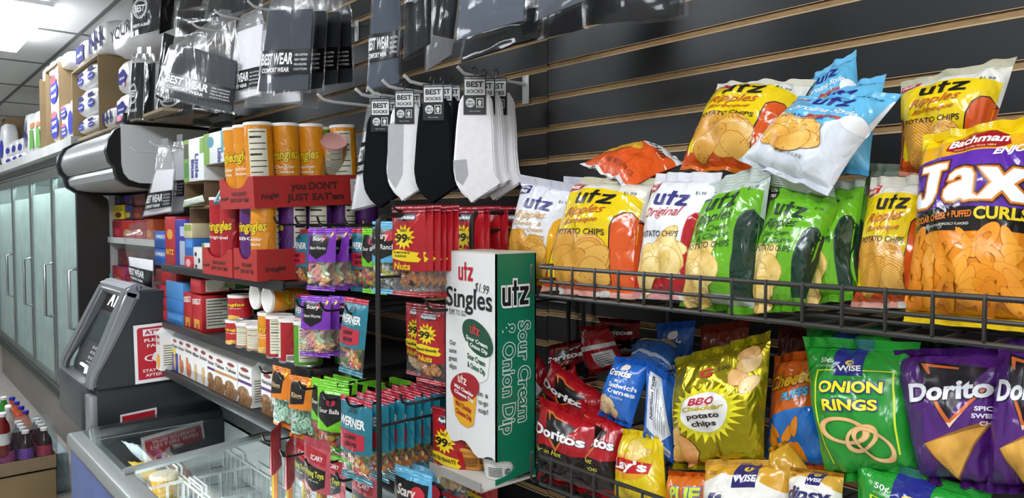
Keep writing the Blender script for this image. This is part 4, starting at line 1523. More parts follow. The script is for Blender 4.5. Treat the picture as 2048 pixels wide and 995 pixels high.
shirt('black undershirt bag with its lettering below the tilted charcoal shirt', [(326, 150), (392, 160), (386, 230), (306, 242)], (1.0, 1.04), [(345, 130), (380, 134)], '#0e0f11', 26, None, logo=True, vs=0.9, nm=UN)
shirt('black bag on the uppermost hook above the undershirts', [(366, -60), (434, -70), (402, 14), (356, 22)], (0.90, 0.94), [(380, -100), (420, -100)], '#101113', 27, None, vs=0.9)
shirt('black bag on the uppermost hook beside the upright charcoal shirt', [(424, -60), (524, -66), (526, 12), (408, 42)], (0.92, 0.96), [(440, -110), (500, -112)], '#101113', 28, None, vs=0.9)
shirt('black undershirt bag behind the neck of the tilted charcoal bag', [(352, 14), (464, 20), (456, 72), (350, 74)], (1.04, 1.08), [(370, -20), (440, -20)], '#0b0c0d', 29, None, vs=0.9, nm=UN)
shirt('black bag hanging low against the wall above the snack boxes', [(384, 196), (472, 204), (467, 258), (383, 252)], (1.14, 1.18), [(400, 150), (450, 150)], '#08090a', 30, None, vs=0.9)
shirt('white shirt in a clear bag beside the cooler canopy', [(312, 338), (350, 336), (344, 424), (284, 434)], (0.90, 0.94), [(318, 292), (340, 290)], WH, 31, (0.09, 0.32), bag=m_bagw, vs=0.62)
shirt('white shirt bag behind the other one beside the cooler canopy', [(346, 300), (374, 298), (368, 424), (338, 428)], (0.98, 1.0), [(350, 284), (368, 282)], '#c4c6ca', 32, (0.22, 0.44), bag=m_bagw, vs=0.85)
shirt('white shirt at the bottom of a clear bag above the cash machine', [(247, 470), (310, 466), (307, 578), (264, 560)], (0.80, 0.84), [(247, 462), (309, 458)], WH, 33, (0.02, 0.30), sv=(0.02, 0.52), bag=m_bag, vs=0.93, small=False)

# ================================================================== SOCKS
def sock_proto(col, heel=None, cuff=None, two=None):
    """toe up; front faces -Y; hangs from the origin"""
    t = thing('ankle_socks', 'x', 'socks', (0, 0, 0), 'ankle socks on the peg hooks')
    out = [(-0.016, -0.022), (0.02, -0.022), (0.034, -0.045), (0.039, -0.10), (0.041, -0.16), (0.045, -0.20), (0.052, -0.225), (0.044, -0.235), (0.02, -0.247), (-0.004, -0.262), (-0.026, -0.248), (-0.042, -0.222), (-0.047, -0.19), (-0.044, -0.15), (-0.040, -0.10), (-0.034, -0.05)]
    for nm, dy, sc_ in (('sock', 0.0, 1.0), ('sock', 0.011, 0.97)):
        bm = bmesh.new()
        o = [(x * sc_ + (0.004 if dy else 0), z * sc_ - (0.002 if dy else 0)) for x, z in out]
        v1 = [bm.verts.new((x, dy - 0.005, z)) for x, z in o]
        v2 = [bm.verts.new((x, dy + 0.0045, z)) for x, z in o]
        bm.faces.new(v1)
        bm.faces.new(v2[::-1])
        n = len(o)
        for i in range(n):
            bm.faces.new((v1[(i + 1) % n], v1[i], v2[i], v2[(i + 1) % n]))
        bmesh.ops.recalc_face_normals(bm, faces=bm.faces[:])
        bmesh.ops.bevel(bm, geom=bm.edges[:], offset=0.004, segments=3, affect='EDGES', clamp_overlap=True)
        mb = MB().bm(bm, cloth(col))
        if heel and not dy:
            mb.add([(-0.047, -0.0056, -0.175), (-0.018, -0.0056, -0.172), (-0.014, -0.0056, -0.205), (-0.026, -0.0056, -0.228), (-0.040, -0.0056, -0.217)], [(4, 3, 2, 1, 0)], cloth(heel))
        if two and not dy:
            mb.add([(-0.041, -0.0056, -0.08), (-0.002, -0.0056, -0.06), (-0.006, -0.0056, -0.2), (-0.024, -0.0056, -0.235), (-0.044, -0.0056, -0.205)], [(4, 3, 2, 1, 0)], cloth(two))
        mb.build(nm, t, world=False, angle=60)
    # ribbed cuff along the slanted lower edge
    mb = MB()
    a, b_ = V((0.050, 0, -0.222)), V((-0.006, 0, -0.259))
    d = (b_ - a)
    nrm = V((-d.z, 0, d.x)).normalized()
    for k in range(13):
        p = a + d * (k / 12)
        mb.tube([p + nrm * 0.003, p - nrm * 0.026], 0.0058, cloth(cuff or col), 7)
        mb.tube([p + nrm * 0.003 + V((0.004, 0.011, 0)), p - nrm * 0.024 + V((0.004, 0.011, 0))], 0.0056, cloth(cuff or col), 7)
    mb.build('cuff', t, world=False, angle=80)
    A = Art(Flat((-0.024, -0.0075, 0.004), (0.024, -0.0075, 0.004), (0.024, -0.0075, -0.078), (-0.024, -0.0075, -0.078)))
    cm = MB().box((-0.024, -0.0075, -0.078), (0.024, -0.0067, 0.004), plain('#101112', 0.35))
    w, k_ = plain('#dfe0de', 0.4), plain('#101112', 0.4)
    A.zone(rect(0.05, 0.50, 0.95, 0.90), w)
    A.text('CASUAL & SPORTS SOCKS', 0.06, 0.92, 0.94, 0.96, w, 0.01)
    A.text('BEST', 0.14, 0.71, 0.86, 0.85, k_, 0.06)
    A.text('SOCKS', 0.14, 0.55, 0.86, 0.64, k_, 0.03)
    A.zone(ell(0.3, 0.3, 0.2, 0.12), w)
    A.text('MEN', 0.2, 0.32, 0.4, 0.36, k_, 0.03)
    A.text('10-13', 0.16, 0.23, 0.44, 0.29, k_, 0.04)
    A.zone(rect(0.56, 0.18, 0.88, 0.42), w)
    A.zone(rect(0.59, 0.2, 0.85, 0.40), k_)
    A.zone(ell(0.72, 0.31, 0.08, 0.06), w)
    A.zone(rect(0.66, 0.22, 0.78, 0.25), w)
    A.text('Made in Pakistan', 0.25, 0.07, 0.75, 0.10, w, 0.0)
    cm.absorb(A.mb, A.txt).build('header_card', t, world=False, smooth=False)
    MB().tube([(0, -0.004, -0.004), (0, -0.004, 0.008), (0.004, -0.004, 0.016), (0, -0.004, 0.0225), (-0.007, -0.004, 0.019), (-0.007, -0.004, 0.012)], 0.0016, m_blk, 6).build('hanger', t, world=False)
    return t


spb = sock_proto('#15171b')
spw = sock_proto('#f8f6f7', heel='#b4b5b9')
spg = sock_proto('#f6f5f6', two='#bcbdc0')
SK = [(spw, 950, 156, 1.08, 48, 1.10, 'white ankle socks with a grey heel, front pair of the hook nearest the chips'), (spw, 970, 160, 1.13, 40, 1.08, 'white ankle socks second on the hook nearest the chips'),
      (spw, 994, 160, 1.18, 38, 1.12, 'white ankle socks nearest the wall on the hook nearest the chips'),
      (spb, 868, 172, 1.03, 42, 1.06, 'black ankle socks in front on the hook beside the white ones'), (spb, 888, 172, 1.08, 38, 1, 'black ankle socks second on the hook beside the white ones'), (spb, 905, 173, 1.13, 36, 1, 'black ankle socks nearest the wall on the hook beside the white ones'),
      (spg, 810, 184, 1.015, 45, 1.02, 'white socks with a grey side between the two sets of black socks'), (spb, 826, 186, 1.08, 40, 1, 'black ankle socks hidden behind the grey sided white pair'),
      (spb, 762, 200, 0.995, 44, 1.04, 'black ankle socks in front on the hook nearest the chip cans'), (spb, 778, 202, 1.05, 40, 1.0, 'black ankle socks second on the hook nearest the chip cans')]
for pr, px, py, y, yaw, s_, lab in SK:
    p = at(px, py, y)
    place(pr, Matrix.Translation(p) @ Matrix.Rotation(math.radians(yaw), 4, 'Z') @ Matrix.Scale(s_, 4), lab)
shirt('white shirt in a clear bag hanging behind the farther black socks', [(728, 260), (762, 250), (758, 410), (700, 424)], (0.98, 1.02), [(736, 212), (752, 206)], WH, 34, (0.36, 0.66), bag=m_bagw, vs=0.78, small=False)
# ================================================================== SNACK SHELVES ON THE SLATTED WALL
m_shelf = noisy('black_shelf', '#191a1b', '#232425', 40, 0.4, 0.05)
SY = 0.85
for z, nm, xr in ((1.43, 'upper', -1.90), (1.215, 'middle', -1.74), (1.03, 'lowest', -1.70)):
    t = thing('wall_shelf', 'black metal %s shelf of snacks on the slatted wall' % nm, 'shelf', (-2.4, 1.1, z))
    MB().rbox((-2.99, SY - 0.012, z - 0.012), (xr, WY - 0.002, z - 0.001), m_shelf, 0.002).build('board', t)
    mb = MB().rbox((-2.99, SY - 0.016, z - 0.022), (xr, SY - 0.006, z + 0.006), m_shelf, 0.002)
    mb.build('front_lip', t)
    for x in (-2.9, xr - 0.03):
        MB().prism([(SY + 0.05, z - 0.012), (WY - 0.003, z - 0.012), (WY - 0.003, z - 0.09)], 'x', x, x + 0.006, m_shelf).build('bracket', t)

# ---- chip cans
def can_art(A, col, sub, mid):
    yl, bk, wh = plain('#e3c21f', 0.35), plain('#1a1312', 0.35), plain('#f0ece0', 0.35)
    A.l = 1
    A.text('Pringles', 0.07, 0.55, 0.43, 0.67, yl, 0.03, 0.15, rise=0.03, outline=bk, ob=0.05)
    A.text(sub[0], 0.12, 0.455, 0.38, 0.495, wh, 0.01)
    if len(sub) > 1:
        A.text(sub[1], 0.14, 0.395, 0.36, 0.435, wh, 0.01)
    A.l = 1
    A.chips([(0.15, 0.10, 0.09, 0.07, 0.4), (0.28, 0.12, 0.1, 0.08, -0.3), (0.22, 0.07, 0.1, 0.06, 0)], plain('#a4601c', 0.35), [chipmat('#d9a648', '#e3bd6a', 120, 0.35, False)])
    # facts panel on the other side
    A.l = 1
    A.zone(rect(0.56, 0.12, 0.78, 0.92), plain('#d8d4bc', 0.4), 2)
    for k in range(11):
        v = 0.88 - k * 0.068
        A.zone(rect(0.575, v, 0.765 - 0.05 * (k % 3 == 1), v + (0.024 if k in (1, 4) else 0.012)), bk, 3)
    A.zone(rect(0.86, 0.05, 0.96, 0.2), wh, 2)
    for k in range(6):
        A.zone(rect(0.87 + k * 0.014, 0.07, 0.878 + k * 0.014, 0.18), bk, 3)


def can_proto(nm, col, sub, h=0.234, r=0.0375, lid='#e9e6df'):
    t = thing(nm, 'x', 'chip can', (0, 0, 0))
    MB().lathe([(r - 0.002, 0.0), (r + 0.0006, 0.0), (r + 0.0006, 0.005), (r, 0.006)], plain('#b8babb', 0.25, 0.9), 40).build('metal_base', t, world=False)
    MB().lathe([(r + 0.0002, h - 0.008), (r + 0.0013, h - 0.008), (r + 0.0013, h), (r - 0.001, h + 0.001), (r - 0.003, h - 0.002), (0, h - 0.002)], plain(lid, 0.35), 40).build('lid', t, world=False)
    A = Art(Cyl((0, 0, 0), r + 0.0003, h, -PI, PI))
    A.surf.nu = 44
    can_art(A, col, sub, 0)
    tb_ = MB().lathe([(r - 0.001, 0.003), (r, 0.004), (r, h - 0.006), (r - 0.001, h - 0.005)], film(col, 0.3), 40)
    tb_.absorb(A.txt, A.pic).build('tube', t, world=False)
    A.mb.build('facts_panel', t, world=False)
    return t


OR, RE, PU, GN = '#d98a14', '#a5141f', '#53206a', '#4f9a1e'
can = {'o': can_proto('chip_can', OR, ('Cheddar', 'Cheese')), 'r': can_proto('chip_can', RE, ('Original',)), 'p': can_proto('chip_can', PU, ('BBQ',)), 'g': can_proto('chip_can', GN, ('Sour Cream', '& Onion'))}
CNM = {'o': 'orange', 'r': 'red', 'p': 'purple', 'g': 'green'}
mid = {'r': can_proto('short_chip_can', RE, ('Original',), 0.118, 0.0375), 'o': can_proto('short_chip_can', OR, ('Cheddar', 'Cheese'), 0.118, 0.0375), 'g': can_proto('short_chip_can', GN, ('Sour Cream', '& Onion'), 0.118, 0.0375)}
lil = {'r': can_proto('small_chip_can', '#b01e28', ('Original',), 0.075, 0.0375), 'o': can_proto('small_chip_can', OR, ('Cheddar', 'Cheese'), 0.075, 0.0375)}


def face(u0, ang):
    """turn a can so that its art column u0 faces the world angle ang (degrees, 0 = +X, -90 = aisle)"""
    return math.radians(ang) - (-PI + 2 * PI * u0)


def tilt_at(c, ax, deg):
    return Matrix.Translation(c) @ Matrix.Rotation(math.radians(deg), 4, ax) @ Matrix.Translation(-V(c))


TRAYT = tilt_at((-1.98, 1.12, 1.665), 'X', 3.0) @ Matrix.Translation((0, 0, 0.0))
front_u, facts_u = 0.25, 0.67
view = -52
CANS = [('o', -2.035, 0.838, 1.652, 0.60, view, 'orange chip can showing its facts panel, front corner of the upper red tray'), ('o', -2.115, 0.838, 1.652, 0.30, view, 'orange chip can second along the front of the upper red tray'),
        ('o', -2.195, 0.838, 1.652, 0.36, view, 'orange chip can farthest along the front of the upper red tray'), ('o', -2.035, 0.916, 1.652, 0.20, view, 'orange chip can second from the front on the end side of the upper red tray'),
        ('o', -2.035, 0.994, 1.652, 0.27, view, 'orange chip can third from the front on the end side of the upper red tray'), ('g', -2.112, 1.06, 1.652, 0.25, view, 'green chip can behind the orange ones in the upper red tray'),
        ('g', -2.19, 1.098, 1.652, 0.3, view, 'green chip can at the back beside the leaning can'), ('o', -2.03, 1.098, 1.652, 0.62, view, 'orange chip can at the back of the upper red tray beside the socks')]
for c_, x, y, z, u, a, lab in CANS:
    place(can[c_], TRAYT @ Matrix.Translation((x, y, z)) @ Matrix.Rotation(face(u, a), 4, 'Z'), lab, 'tall chip cans on the snack shelves')
ln = can_proto('chip_can', OR, ('Cheddar', 'Cheese'), 0.11, 0.0375, '#c9938c')
lc = at(668, 281, 1.035)
la_ = (CAM - lc).normalized() * 0.62 + V((0, 0, 0.72)) + rt * 0.05
la_.normalize()
lx = V((0, 0, 1)).cross(la_).normalized()
ln.matrix_world = Matrix.Translation(lc - la_ * 0.11) @ Matrix((la_.cross(lx) * -1, lx * -1, la_)).transposed().to_4x4() @ Matrix.Rotation(face(0.67, 0), 4, 'Z')
ln['label'] = 'orange chip can with a pink lid leaning towards the aisle'
L2 = [('o', -2.03, 0.842, 1.437, 0.33, view, 'orange chip can at the front corner of the lower red tray'), ('p', -2.112, 0.842, 1.437, 0.27, view, 'purple chip can second along the front of the lower red tray'),
      ('p', -2.03, 0.925, 1.437, 0.47, view, 'purple chip can right behind the orange one in the lower tray'), ('p', -2.03, 1.005, 1.437, 0.60, view, 'purple chip can with its facts panel outward in the lower tray'),
      ('p', -2.03, 1.085, 1.437, 0.46, view, 'purple chip can nearest the socks in the lower tray'), ('p', -2.03, 1.165, 1.437, 0.3, view, 'purple chip can at the back of the lower tray behind the socks'),
      ('r', -2.27, 0.842, 1.437, 0.36, view, 'red chip can beside the purple one on the upper shelf'), ('r', -2.36, 0.842, 1.437, 0.26, view, 'red chip can farthest along the upper shelf')]
for c_, x, y, z, u, a, lab in L2:
    place(can[c_], Matrix.Translation((x, y, z)) @ Matrix.Rotation(face(u, a), 4, 'Z'), lab, 'tall chip cans on the snack shelves')
# short cans on the middle shelf
MS = [('r', -1.99, 0.865, 0.60, 'short red chip can with its facts panel outward on the middle shelf'), ('r', -1.905, 0.865, 0.86, 'short red chip can with a barcode on the middle shelf'),
      ('g', -1.825, 0.872, 0.60, 'short green chip can nearest the candy rack on the middle shelf'), ('o', -2.07, 0.875, 0.27, 'short orange chip can beside the red ones on the middle shelf'),
      ('g', -1.79, 0.97, 0.62, 'short green chip can behind the hanging worm bags')]
for c_, x, y, u, lab in MS:
    place(mid[c_], Matrix.Translation((x, y, 1.217)) @ Matrix.Rotation(face(u, view), 4, 'Z'), lab, 'short chip cans on the middle shelf')
SS = [('r', -2.30, 0.865, 1.217, 0.25, 'small red chip can at the end of the row of small cans'), ('r', -2.215, 0.865, 1.217, 0.66, 'small red chip can with its facts panel outward on the middle shelf'),
      ('o', -2.14, 0.868, 1.217, 0.66, 'small orange chip can between the red ones on the middle shelf'), ('r', -2.29, 0.87, 1.294, 0.3, 'small red chip can stacked on top of the row of small cans')]
for c_, x, y, z, u, lab in SS:
    place(lil[c_], Matrix.Translation((x, y, z)) @ Matrix.Rotation(face(u, view), 4, 'Z'), lab, 'small chip cans on the middle shelf')
for k, (x, lab) in enumerate([(-2.12, 'short red chip can lying on its side, lid to the aisle, above the orange one'), (-2.03, 'short chip can lying on its side, lid to the aisle, above the facts panel can')]):
    z = 1.217 + (0.076 if k == 0 else 0.12) + 0.041
    if k == 0:
        z = 1.217 + 0.12 + 0.042
    place(mid['r' if k == 0 else 'o'], Matrix.Translation((x, 0.845, z)) @ Matrix.Rotation(math.radians(90), 4, 'X') @ Matrix.Rotation(1.1, 4, 'Z') @ Matrix.Translation((0, 0, -0.118)), lab, 'short chip cans on the middle shelf')

# ---- red trays
def tray(lab, lo, hi, hgt_side, M, label_card=False):
    x0, y0, z0 = lo
    x1, y1, z1 = hi
    t = thing('display_tray', lab, 'tray', (0, 0, 0), 'red cardboard trays of chip cans')
    red = noisy('red_card', '#a3221f', '#ad2926', 6, 0.5, 0.04)
    brn = plain('#7d5a3c', 0.7)
    th = 0.003
    H = hgt_side
    mb = MB()
    w = x1 - x0
    scoop = [(x0, z0), (x1, z0), (x1, z0 + H)] + [(x1 - 0.035 - (w - 0.07) * k / 10, z0 + H * (0.66 + 0.34 * abs(2 * k / 10 - 1) ** 3)) for k in range(11)] + [(x0, z0 + H)]
    mb.prism(scoop, 'y', y0, y0 + th, red)
    mb.build('front_panel', t)
    for x in (x0, x1 - th):
        MB().box((x, y0 + th, z0), (x + th, y1 - th, z0 + H), red).build('side_panel', t, smooth=False)
    MB().box((x0, y1 - th, z0), (x1, y1, z0 + H), red).build('back_panel', t, smooth=False)
    MB().box((x0 + th, y0 + th, z0), (x1 - th, y1 - th, z0 + 0.002), brn).build('bottom_panel', t, smooth=False)
    S = Art(Flat((x1 + 0.0004, y0, z0 + H), (x1 + 0.0004, y1, z0 + H), (x1 + 0.0004, y1, z0), (x1 + 0.0004, y0, z0)))
    Fr = Art(Flat((x0, y0 - 0.0004, z0 + H), (x1, y0 - 0.0004, z0 + H), (x1, y0 - 0.0004, z0), (x0, y0 - 0.0004, z0)))
    ink, yl = plain('#43201a', 0.5), plain('#8a3a22', 0.5)
    for A, b in ((S, 0), (Fr, 1)):
        if b:
            A.text("YOU DON'T", 0.36, 0.42, 0.8, 0.54, ink, 0.05)
            A.text("JUST EAT 'EM", 0.32, 0.22, 0.84, 0.34, ink, 0.05)
            A.text('Pringles', 0.04, 0.28, 0.26, 0.38, ink, 0.04, rise=0.05)
        else:
            A.text("you DON'T", 0.31, 0.55, 0.72, 0.78, ink, 0.08)
            A.text("JUST EAT'em", 0.27, 0.2, 0.77, 0.42, ink, 0.08)
            A.text('Pringles', 0.06, 0.26, 0.2, 0.42, ink, 0.05, rise=0.08)
            A.zone(ell(0.13, 0.68, 0.055, 0.2), yl)
            A.zone(ell(0.13, 0.68, 0.045, 0.165), red)
    if label_card:
        S.zone(rect(0.84, 0.12, 1.06, 0.86), plain('#cfccc6', 0.5))
        S.l += 1
        for k in range(12):
            S.zone(rect(0.87 + k * 0.014, 0.2, 0.872 + k * 0.014 + 0.005 * (k % 3 == 0), 0.52), plain('#22201e', 0.5), layer=S.l)
        S.text('33200 41900', 0.87, 0.68, 1.03, 0.75, plain('#22201e', 0.5))
    for A in (S, Fr):
        MB().absorb(A.mb, A.txt).build('printed_panel', t, smooth=False)
    t.matrix_world = M
    return t


tray('upper red cardboard tray holding the orange chip cans', (-2.24, 0.795, 1.649), (-1.985, 1.145, 1.74), 0.088, TRAYT, True)
tray('lower red cardboard tray under the purple and orange chip cans', (-2.155, 0.80, 1.432), (-1.985, 1.215, 1.5), 0.088, Matrix.Identity(4))
tray('red cardboard tray in front of the two red chip cans', (-2.415, 0.798, 1.432), (-2.162, 1.2, 1.5), 0.082, Matrix.Identity(4))


# ---- cartons
def bites(A):
    A.zone(rect(0.0, 0.0, 0.28, 1.0), plain('#6f9a2f', 0.4))
    A.zone(rect(0.03, 0.55, 0.25, 0.9), plain('#3c3634', 0.4))
    A.zone(rect(0.04, 0.1, 0.24, 0.45), plain('#3f7a44', 0.4))
    A.text('Little', 0.60, 0.08, 0.76, 0.62, plain('#3b3a8f', 0.4), 0.06, turn=-1)
    A.text('Bites', 0.40, 0.08, 0.56, 0.5, plain('#3b3a8f', 0.4), 0.06, turn=-1)
    A.zone(rect(0.82, 0.62, 1.0, 0.96), plain('#7aa83a', 0.4))


def bites2(A):
    A.zone(rect(0.0, 0.0, 0.25, 1.0), plain('#6f9a2f', 0.4))
    A.zone(ell(0.3, 0.7, 0.15, 0.18), plain('#3f8a9a', 0.4))
    A.zone(rect(0.75, 0.3, 1.0, 1.0), plain('#4aa0a8', 0.4))
    A.text('Little', 0.62, 0.02, 0.78, 0.45, plain('#3b3a8f', 0.4), 0.06, turn=-1)


def pxc(nm, lab, px0, px1, py0, py1, y, col, depth=0.1, front=None, end=None, group='snack cartons on the wall shelves', z0=None, cat='box'):
    a, b_ = at(px0, py1, y), at(px1, py1, y)
    pm = (px0 + px1) / 2
    zb, zt = at(pm, py1, y).z, at(pm, py0, y).z
    if z0 is not None:
        zb = z0
    return carton(nm, lab, cat, (a.x, y, zb), (b_.x, y + depth, zt), col, front=front, end=end, group=group)


pxc('snack_carton', 'white and green muffin carton standing on a brown tray, farther one', 368, 408, 276, 362, 0.85, '#e2e6e4', 0.13, bites)
pxc('snack_carton', 'white and green muffin carton with teal end, nearer the chip cans', 408, 455, 263, 326, 0.85, '#dfe6e6', 0.13, bites2)


def open_tray(lab, px0, px1, py0, py1, y, depth=0.2):
    a, b_ = at(px0, py1, y), at(px1, py1, y)
    pm = (px0 + px1) / 2
    z0, z1 = at(pm, py1, y).z, at(pm, py0, y).z
    t = thing('cardboard_tray', lab, 'tray', ((a.x + b_.x) / 2, y + depth / 2, z0), 'brown cardboard trays on the snack shelf')
    for nm, lo, hi in (('side_panel', (a.x, y, z0), (a.x + 0.004, y + depth, z1)), ('side_panel', (b_.x - 0.004, y + 0.03, z0), (b_.x, y + depth, z1)), ('back_panel', (a.x, y + depth - 0.03, z0), (b_.x, y + depth - 0.026, z1)), ('top_panel', (a.x + 0.004, y, z1 - 0.004), (b_.x - 0.004, y + depth - 0.03, z1))):
        MB().box(lo, hi, noisy('brown_card', '#6e5640', '#7a614a', 5, 0.75, 0.05)).build(nm, t, smooth=False)
    MB().box((a.x, y, z0), (b_.x, y + depth, z0 + 0.004), m_card).build('bottom_panel', t, smooth=False)
    return t


open_tray('empty brown tray under the farther muffin carton', 370, 408, 363, 412, 0.86)
open_tray('empty brown tray under the nearer muffin carton', 409, 455, 327, 412, 0.86)
open_tray('tall empty brown tray on the upper shelf beside the red chip cans', 381, 420, 414, 505, 0.86, 0.25)


def pouch(nm, lab, px4, ys, thick, seed, cols, cat='snack', group=None, fn=None, top=0.09, bot=0.09, clear_=False):
    q = quad(px4, ys)
    t = thing(nm, lab, cat, (q[2] + q[3]) / 2, group)
    s = Pillow(*q, thick, seed, top, bot, nu=12, nv=14)
    A = Art(s)
    s.body(A.mb, film(cols[0]))
    if fn:
        fn(A)
    A.mb.absorb(A.txt).build('wrapper', t)
    m = MB()
    s.seal(m, film(cols[-1]), 'top', ridges=2)
    s.seal(m, film(cols[-1]), 'bot', ridges=2)
    m.build('seal', t)
    return t


pouch('snack_pouch', 'green and white muffin pouch lying in the farther brown tray', [(368, 398), (406, 388), (410, 404), (364, 416)], (0.83, 0.85), 0.012, 401, ('#c8ccc4', '#6f9a2f'))
pouch('snack_pouch', 'teal and white muffin pouch leaning in the nearer brown tray', [(452, 352), (462, 360), (458, 408), (424, 408)], (0.80, 0.84), 0.012, 402, ('#c8d4d8', '#2a94a4'), fn=lambda A: A.zone(rect(0.1, 0.2, 0.9, 0.5), film('#2a94a4')))
cow = lambda A: [A.zone(ell(*e), plain('#2b2b2b', 0.5)) for e in ((0.3, 0.7, 0.14, 0.1, 10), (0.7, 0.45, 0.12, 0.12, 10), (0.35, 0.2, 0.12, 0.08, 10))]
stripe = lambda c, w=None, tc='#f2e8d0': (lambda A: (A.zone(rect(0.08, 0.5, 0.92, 0.9), plain(c, 0.4)), A.text(w, 0.14, 0.6, 0.86, 0.78, plain(tc, 0.4), 0.04) if w else None))
for args in (('snack_carton', 'blue cookie carton, upper one of the pair at the far end of the upper shelf', 309, 334, 462, 496, 0.87, '#2456a6', 0.1, stripe('#3a78c8', 'OREO')), ('snack_carton', 'blue cookie carton, lower one of the pair at the far end of the upper shelf', 309, 334, 497, 531, 0.87, '#2456a6', 0.1, stripe('#3a78c8', 'OREO')),
             ('snack_carton', 'tall red cracker carton on the upper shelf', 331, 351, 433, 533, 0.865, '#b21f26', 0.08, lambda A: (A.zone(ell(0.5, 0.65, 0.3, 0.1), plain('#d8a040', 0.4)), A.text('RITZ', 0.15, 0.25, 0.85, 0.35, plain('#e8c030', 0.4), 0.05))),
             ('snack_carton', 'tall blue and purple cookie carton on the upper shelf', 351, 372, 438, 534, 0.862, '#34329a', 0.08, lambda A: (A.zone(rect(0.45, 0.05, 0.95, 0.55), plain('#a8b4c8', 0.4)), A.zone(rect(0.5, 0.65, 0.9, 0.85), plain('#b0c0d0', 0.4)))),
             ('snack_carton', 'narrow cream carton on the upper shelf above a blue one', 368, 384, 446, 476, 0.855, '#c8bd94', 0.08, stripe('#8aa04a')),
             ('snack_carton', 'narrow blue carton below the cream one on the upper shelf', 371, 386, 477, 512, 0.852, '#2b6ab8', 0.08, stripe('#4a8ad0')),
             ('snack_carton', 'small red carton at the front edge of the upper shelf', 369, 385, 512, 538, 0.84, '#b4202a', 0.06, lambda A: A.zone(ell(0.5, 0.5, 0.3, 0.3), plain('#e0a0a0', 0.4))),
             ('snack_carton', 'white carton with black cow patches on the upper shelf', 387, 404, 494, 542, 0.845, '#dcdcd8', 0.1, cow), ('snack_carton', 'white carton with green edge beside the cow patched one', 405, 421, 486, 552, 0.842, '#cfcfc4', 0.1, lambda A: (A.zone(rect(0, 0, 0.25, 1), plain('#6a8a3a', 0.4)), A.zone(ell(0.6, 0.4, 0.2, 0.2), plain('#7a5a3a', 0.4))))):
    pxc(*args)
CH = lambda A: (A.text('CHEEZ-IT', 0.08, 0.74, 0.92, 0.88, plain('#f0e6d8', 0.4), 0.06, rise=0.04), [A.zone([(0.2 + 0.2 * k, 0.1 + 0.12 * (k % 2)), (0.45 + 0.18 * k, 0.12 + 0.1 * (k % 2)), (0.42 + 0.18 * k, 0.34), (0.22 + 0.18 * k, 0.36)], plain('#d8922a', 0.4)) for k in range(3)])
NU = lambda A: nutri(A, 0.15, 0.12, 0.9, 0.92, 9)
for args in (('snack_carton', 'flat red cookie carton topmost on the middle shelf under the upper shelf', 312, 352, 541, 566, 0.87, '#b01c24', 0.16, None, lambda A: A.zone(ell(0.5, 0.5, 0.35, 0.3), plain('#8a4a2a', 0.4))),
             ('snack_carton', 'small red carton, upper one of those at the far end of the middle shelf', 312, 330, 568, 591, 0.87, '#b42430', 0.08, stripe('#c8404a')), ('snack_carton', 'small red carton in the middle of those at the far end of the middle shelf', 309, 331, 592, 617, 0.868, '#a81f2a', 0.08, stripe('#d0505a')),
             ('snack_carton', 'small red carton lowest of those at the far end of the middle shelf', 314, 332, 618, 642, 0.866, '#b42430', 0.08, stripe('#c8404a')),
             ('snack_carton', 'light blue cookie carton at the top of its stack on the middle shelf', 332, 366, 563, 597, 0.863, '#4a86c0', 0.12, None, lambda A: A.zone(ell(0.5, 0.5, 0.3, 0.3), plain('#9a7a5a', 0.4))),
             ('snack_carton', 'blue cookie carton in the middle of its stack on the middle shelf', 333, 366, 598, 625, 0.861, '#3a76ba', 0.12, None, NU), ('snack_carton', 'blue cookie carton at the bottom of its stack on the middle shelf', 334, 367, 626, 652, 0.859, '#3a76ba', 0.12, stripe('#5a9ad8')),
             ('snack_carton', 'narrow red cheese cracker carton beside the blue stack', 368, 384, 585, 660, 0.855, '#a81a20', 0.1, CH, None),
             ('snack_carton', 'large red cheese cracker carton with its facts panel towards the cans', 385, 404, 590, 664, 0.85, '#b01c22', 0.10, CH, NU),
             ('snack_carton', 'red carton lying on top of the cheese crackers', 381, 402, 557, 585, 0.85, '#aa1c24', 0.105, stripe('#c03038'), NU)):
    pxc(*args)
pxc('snack_carton', 'flat green and red carton behind the small red can', 432, 470, 556, 574, 0.93, '#3f6a34', 0.1, stripe('#b8323a'))


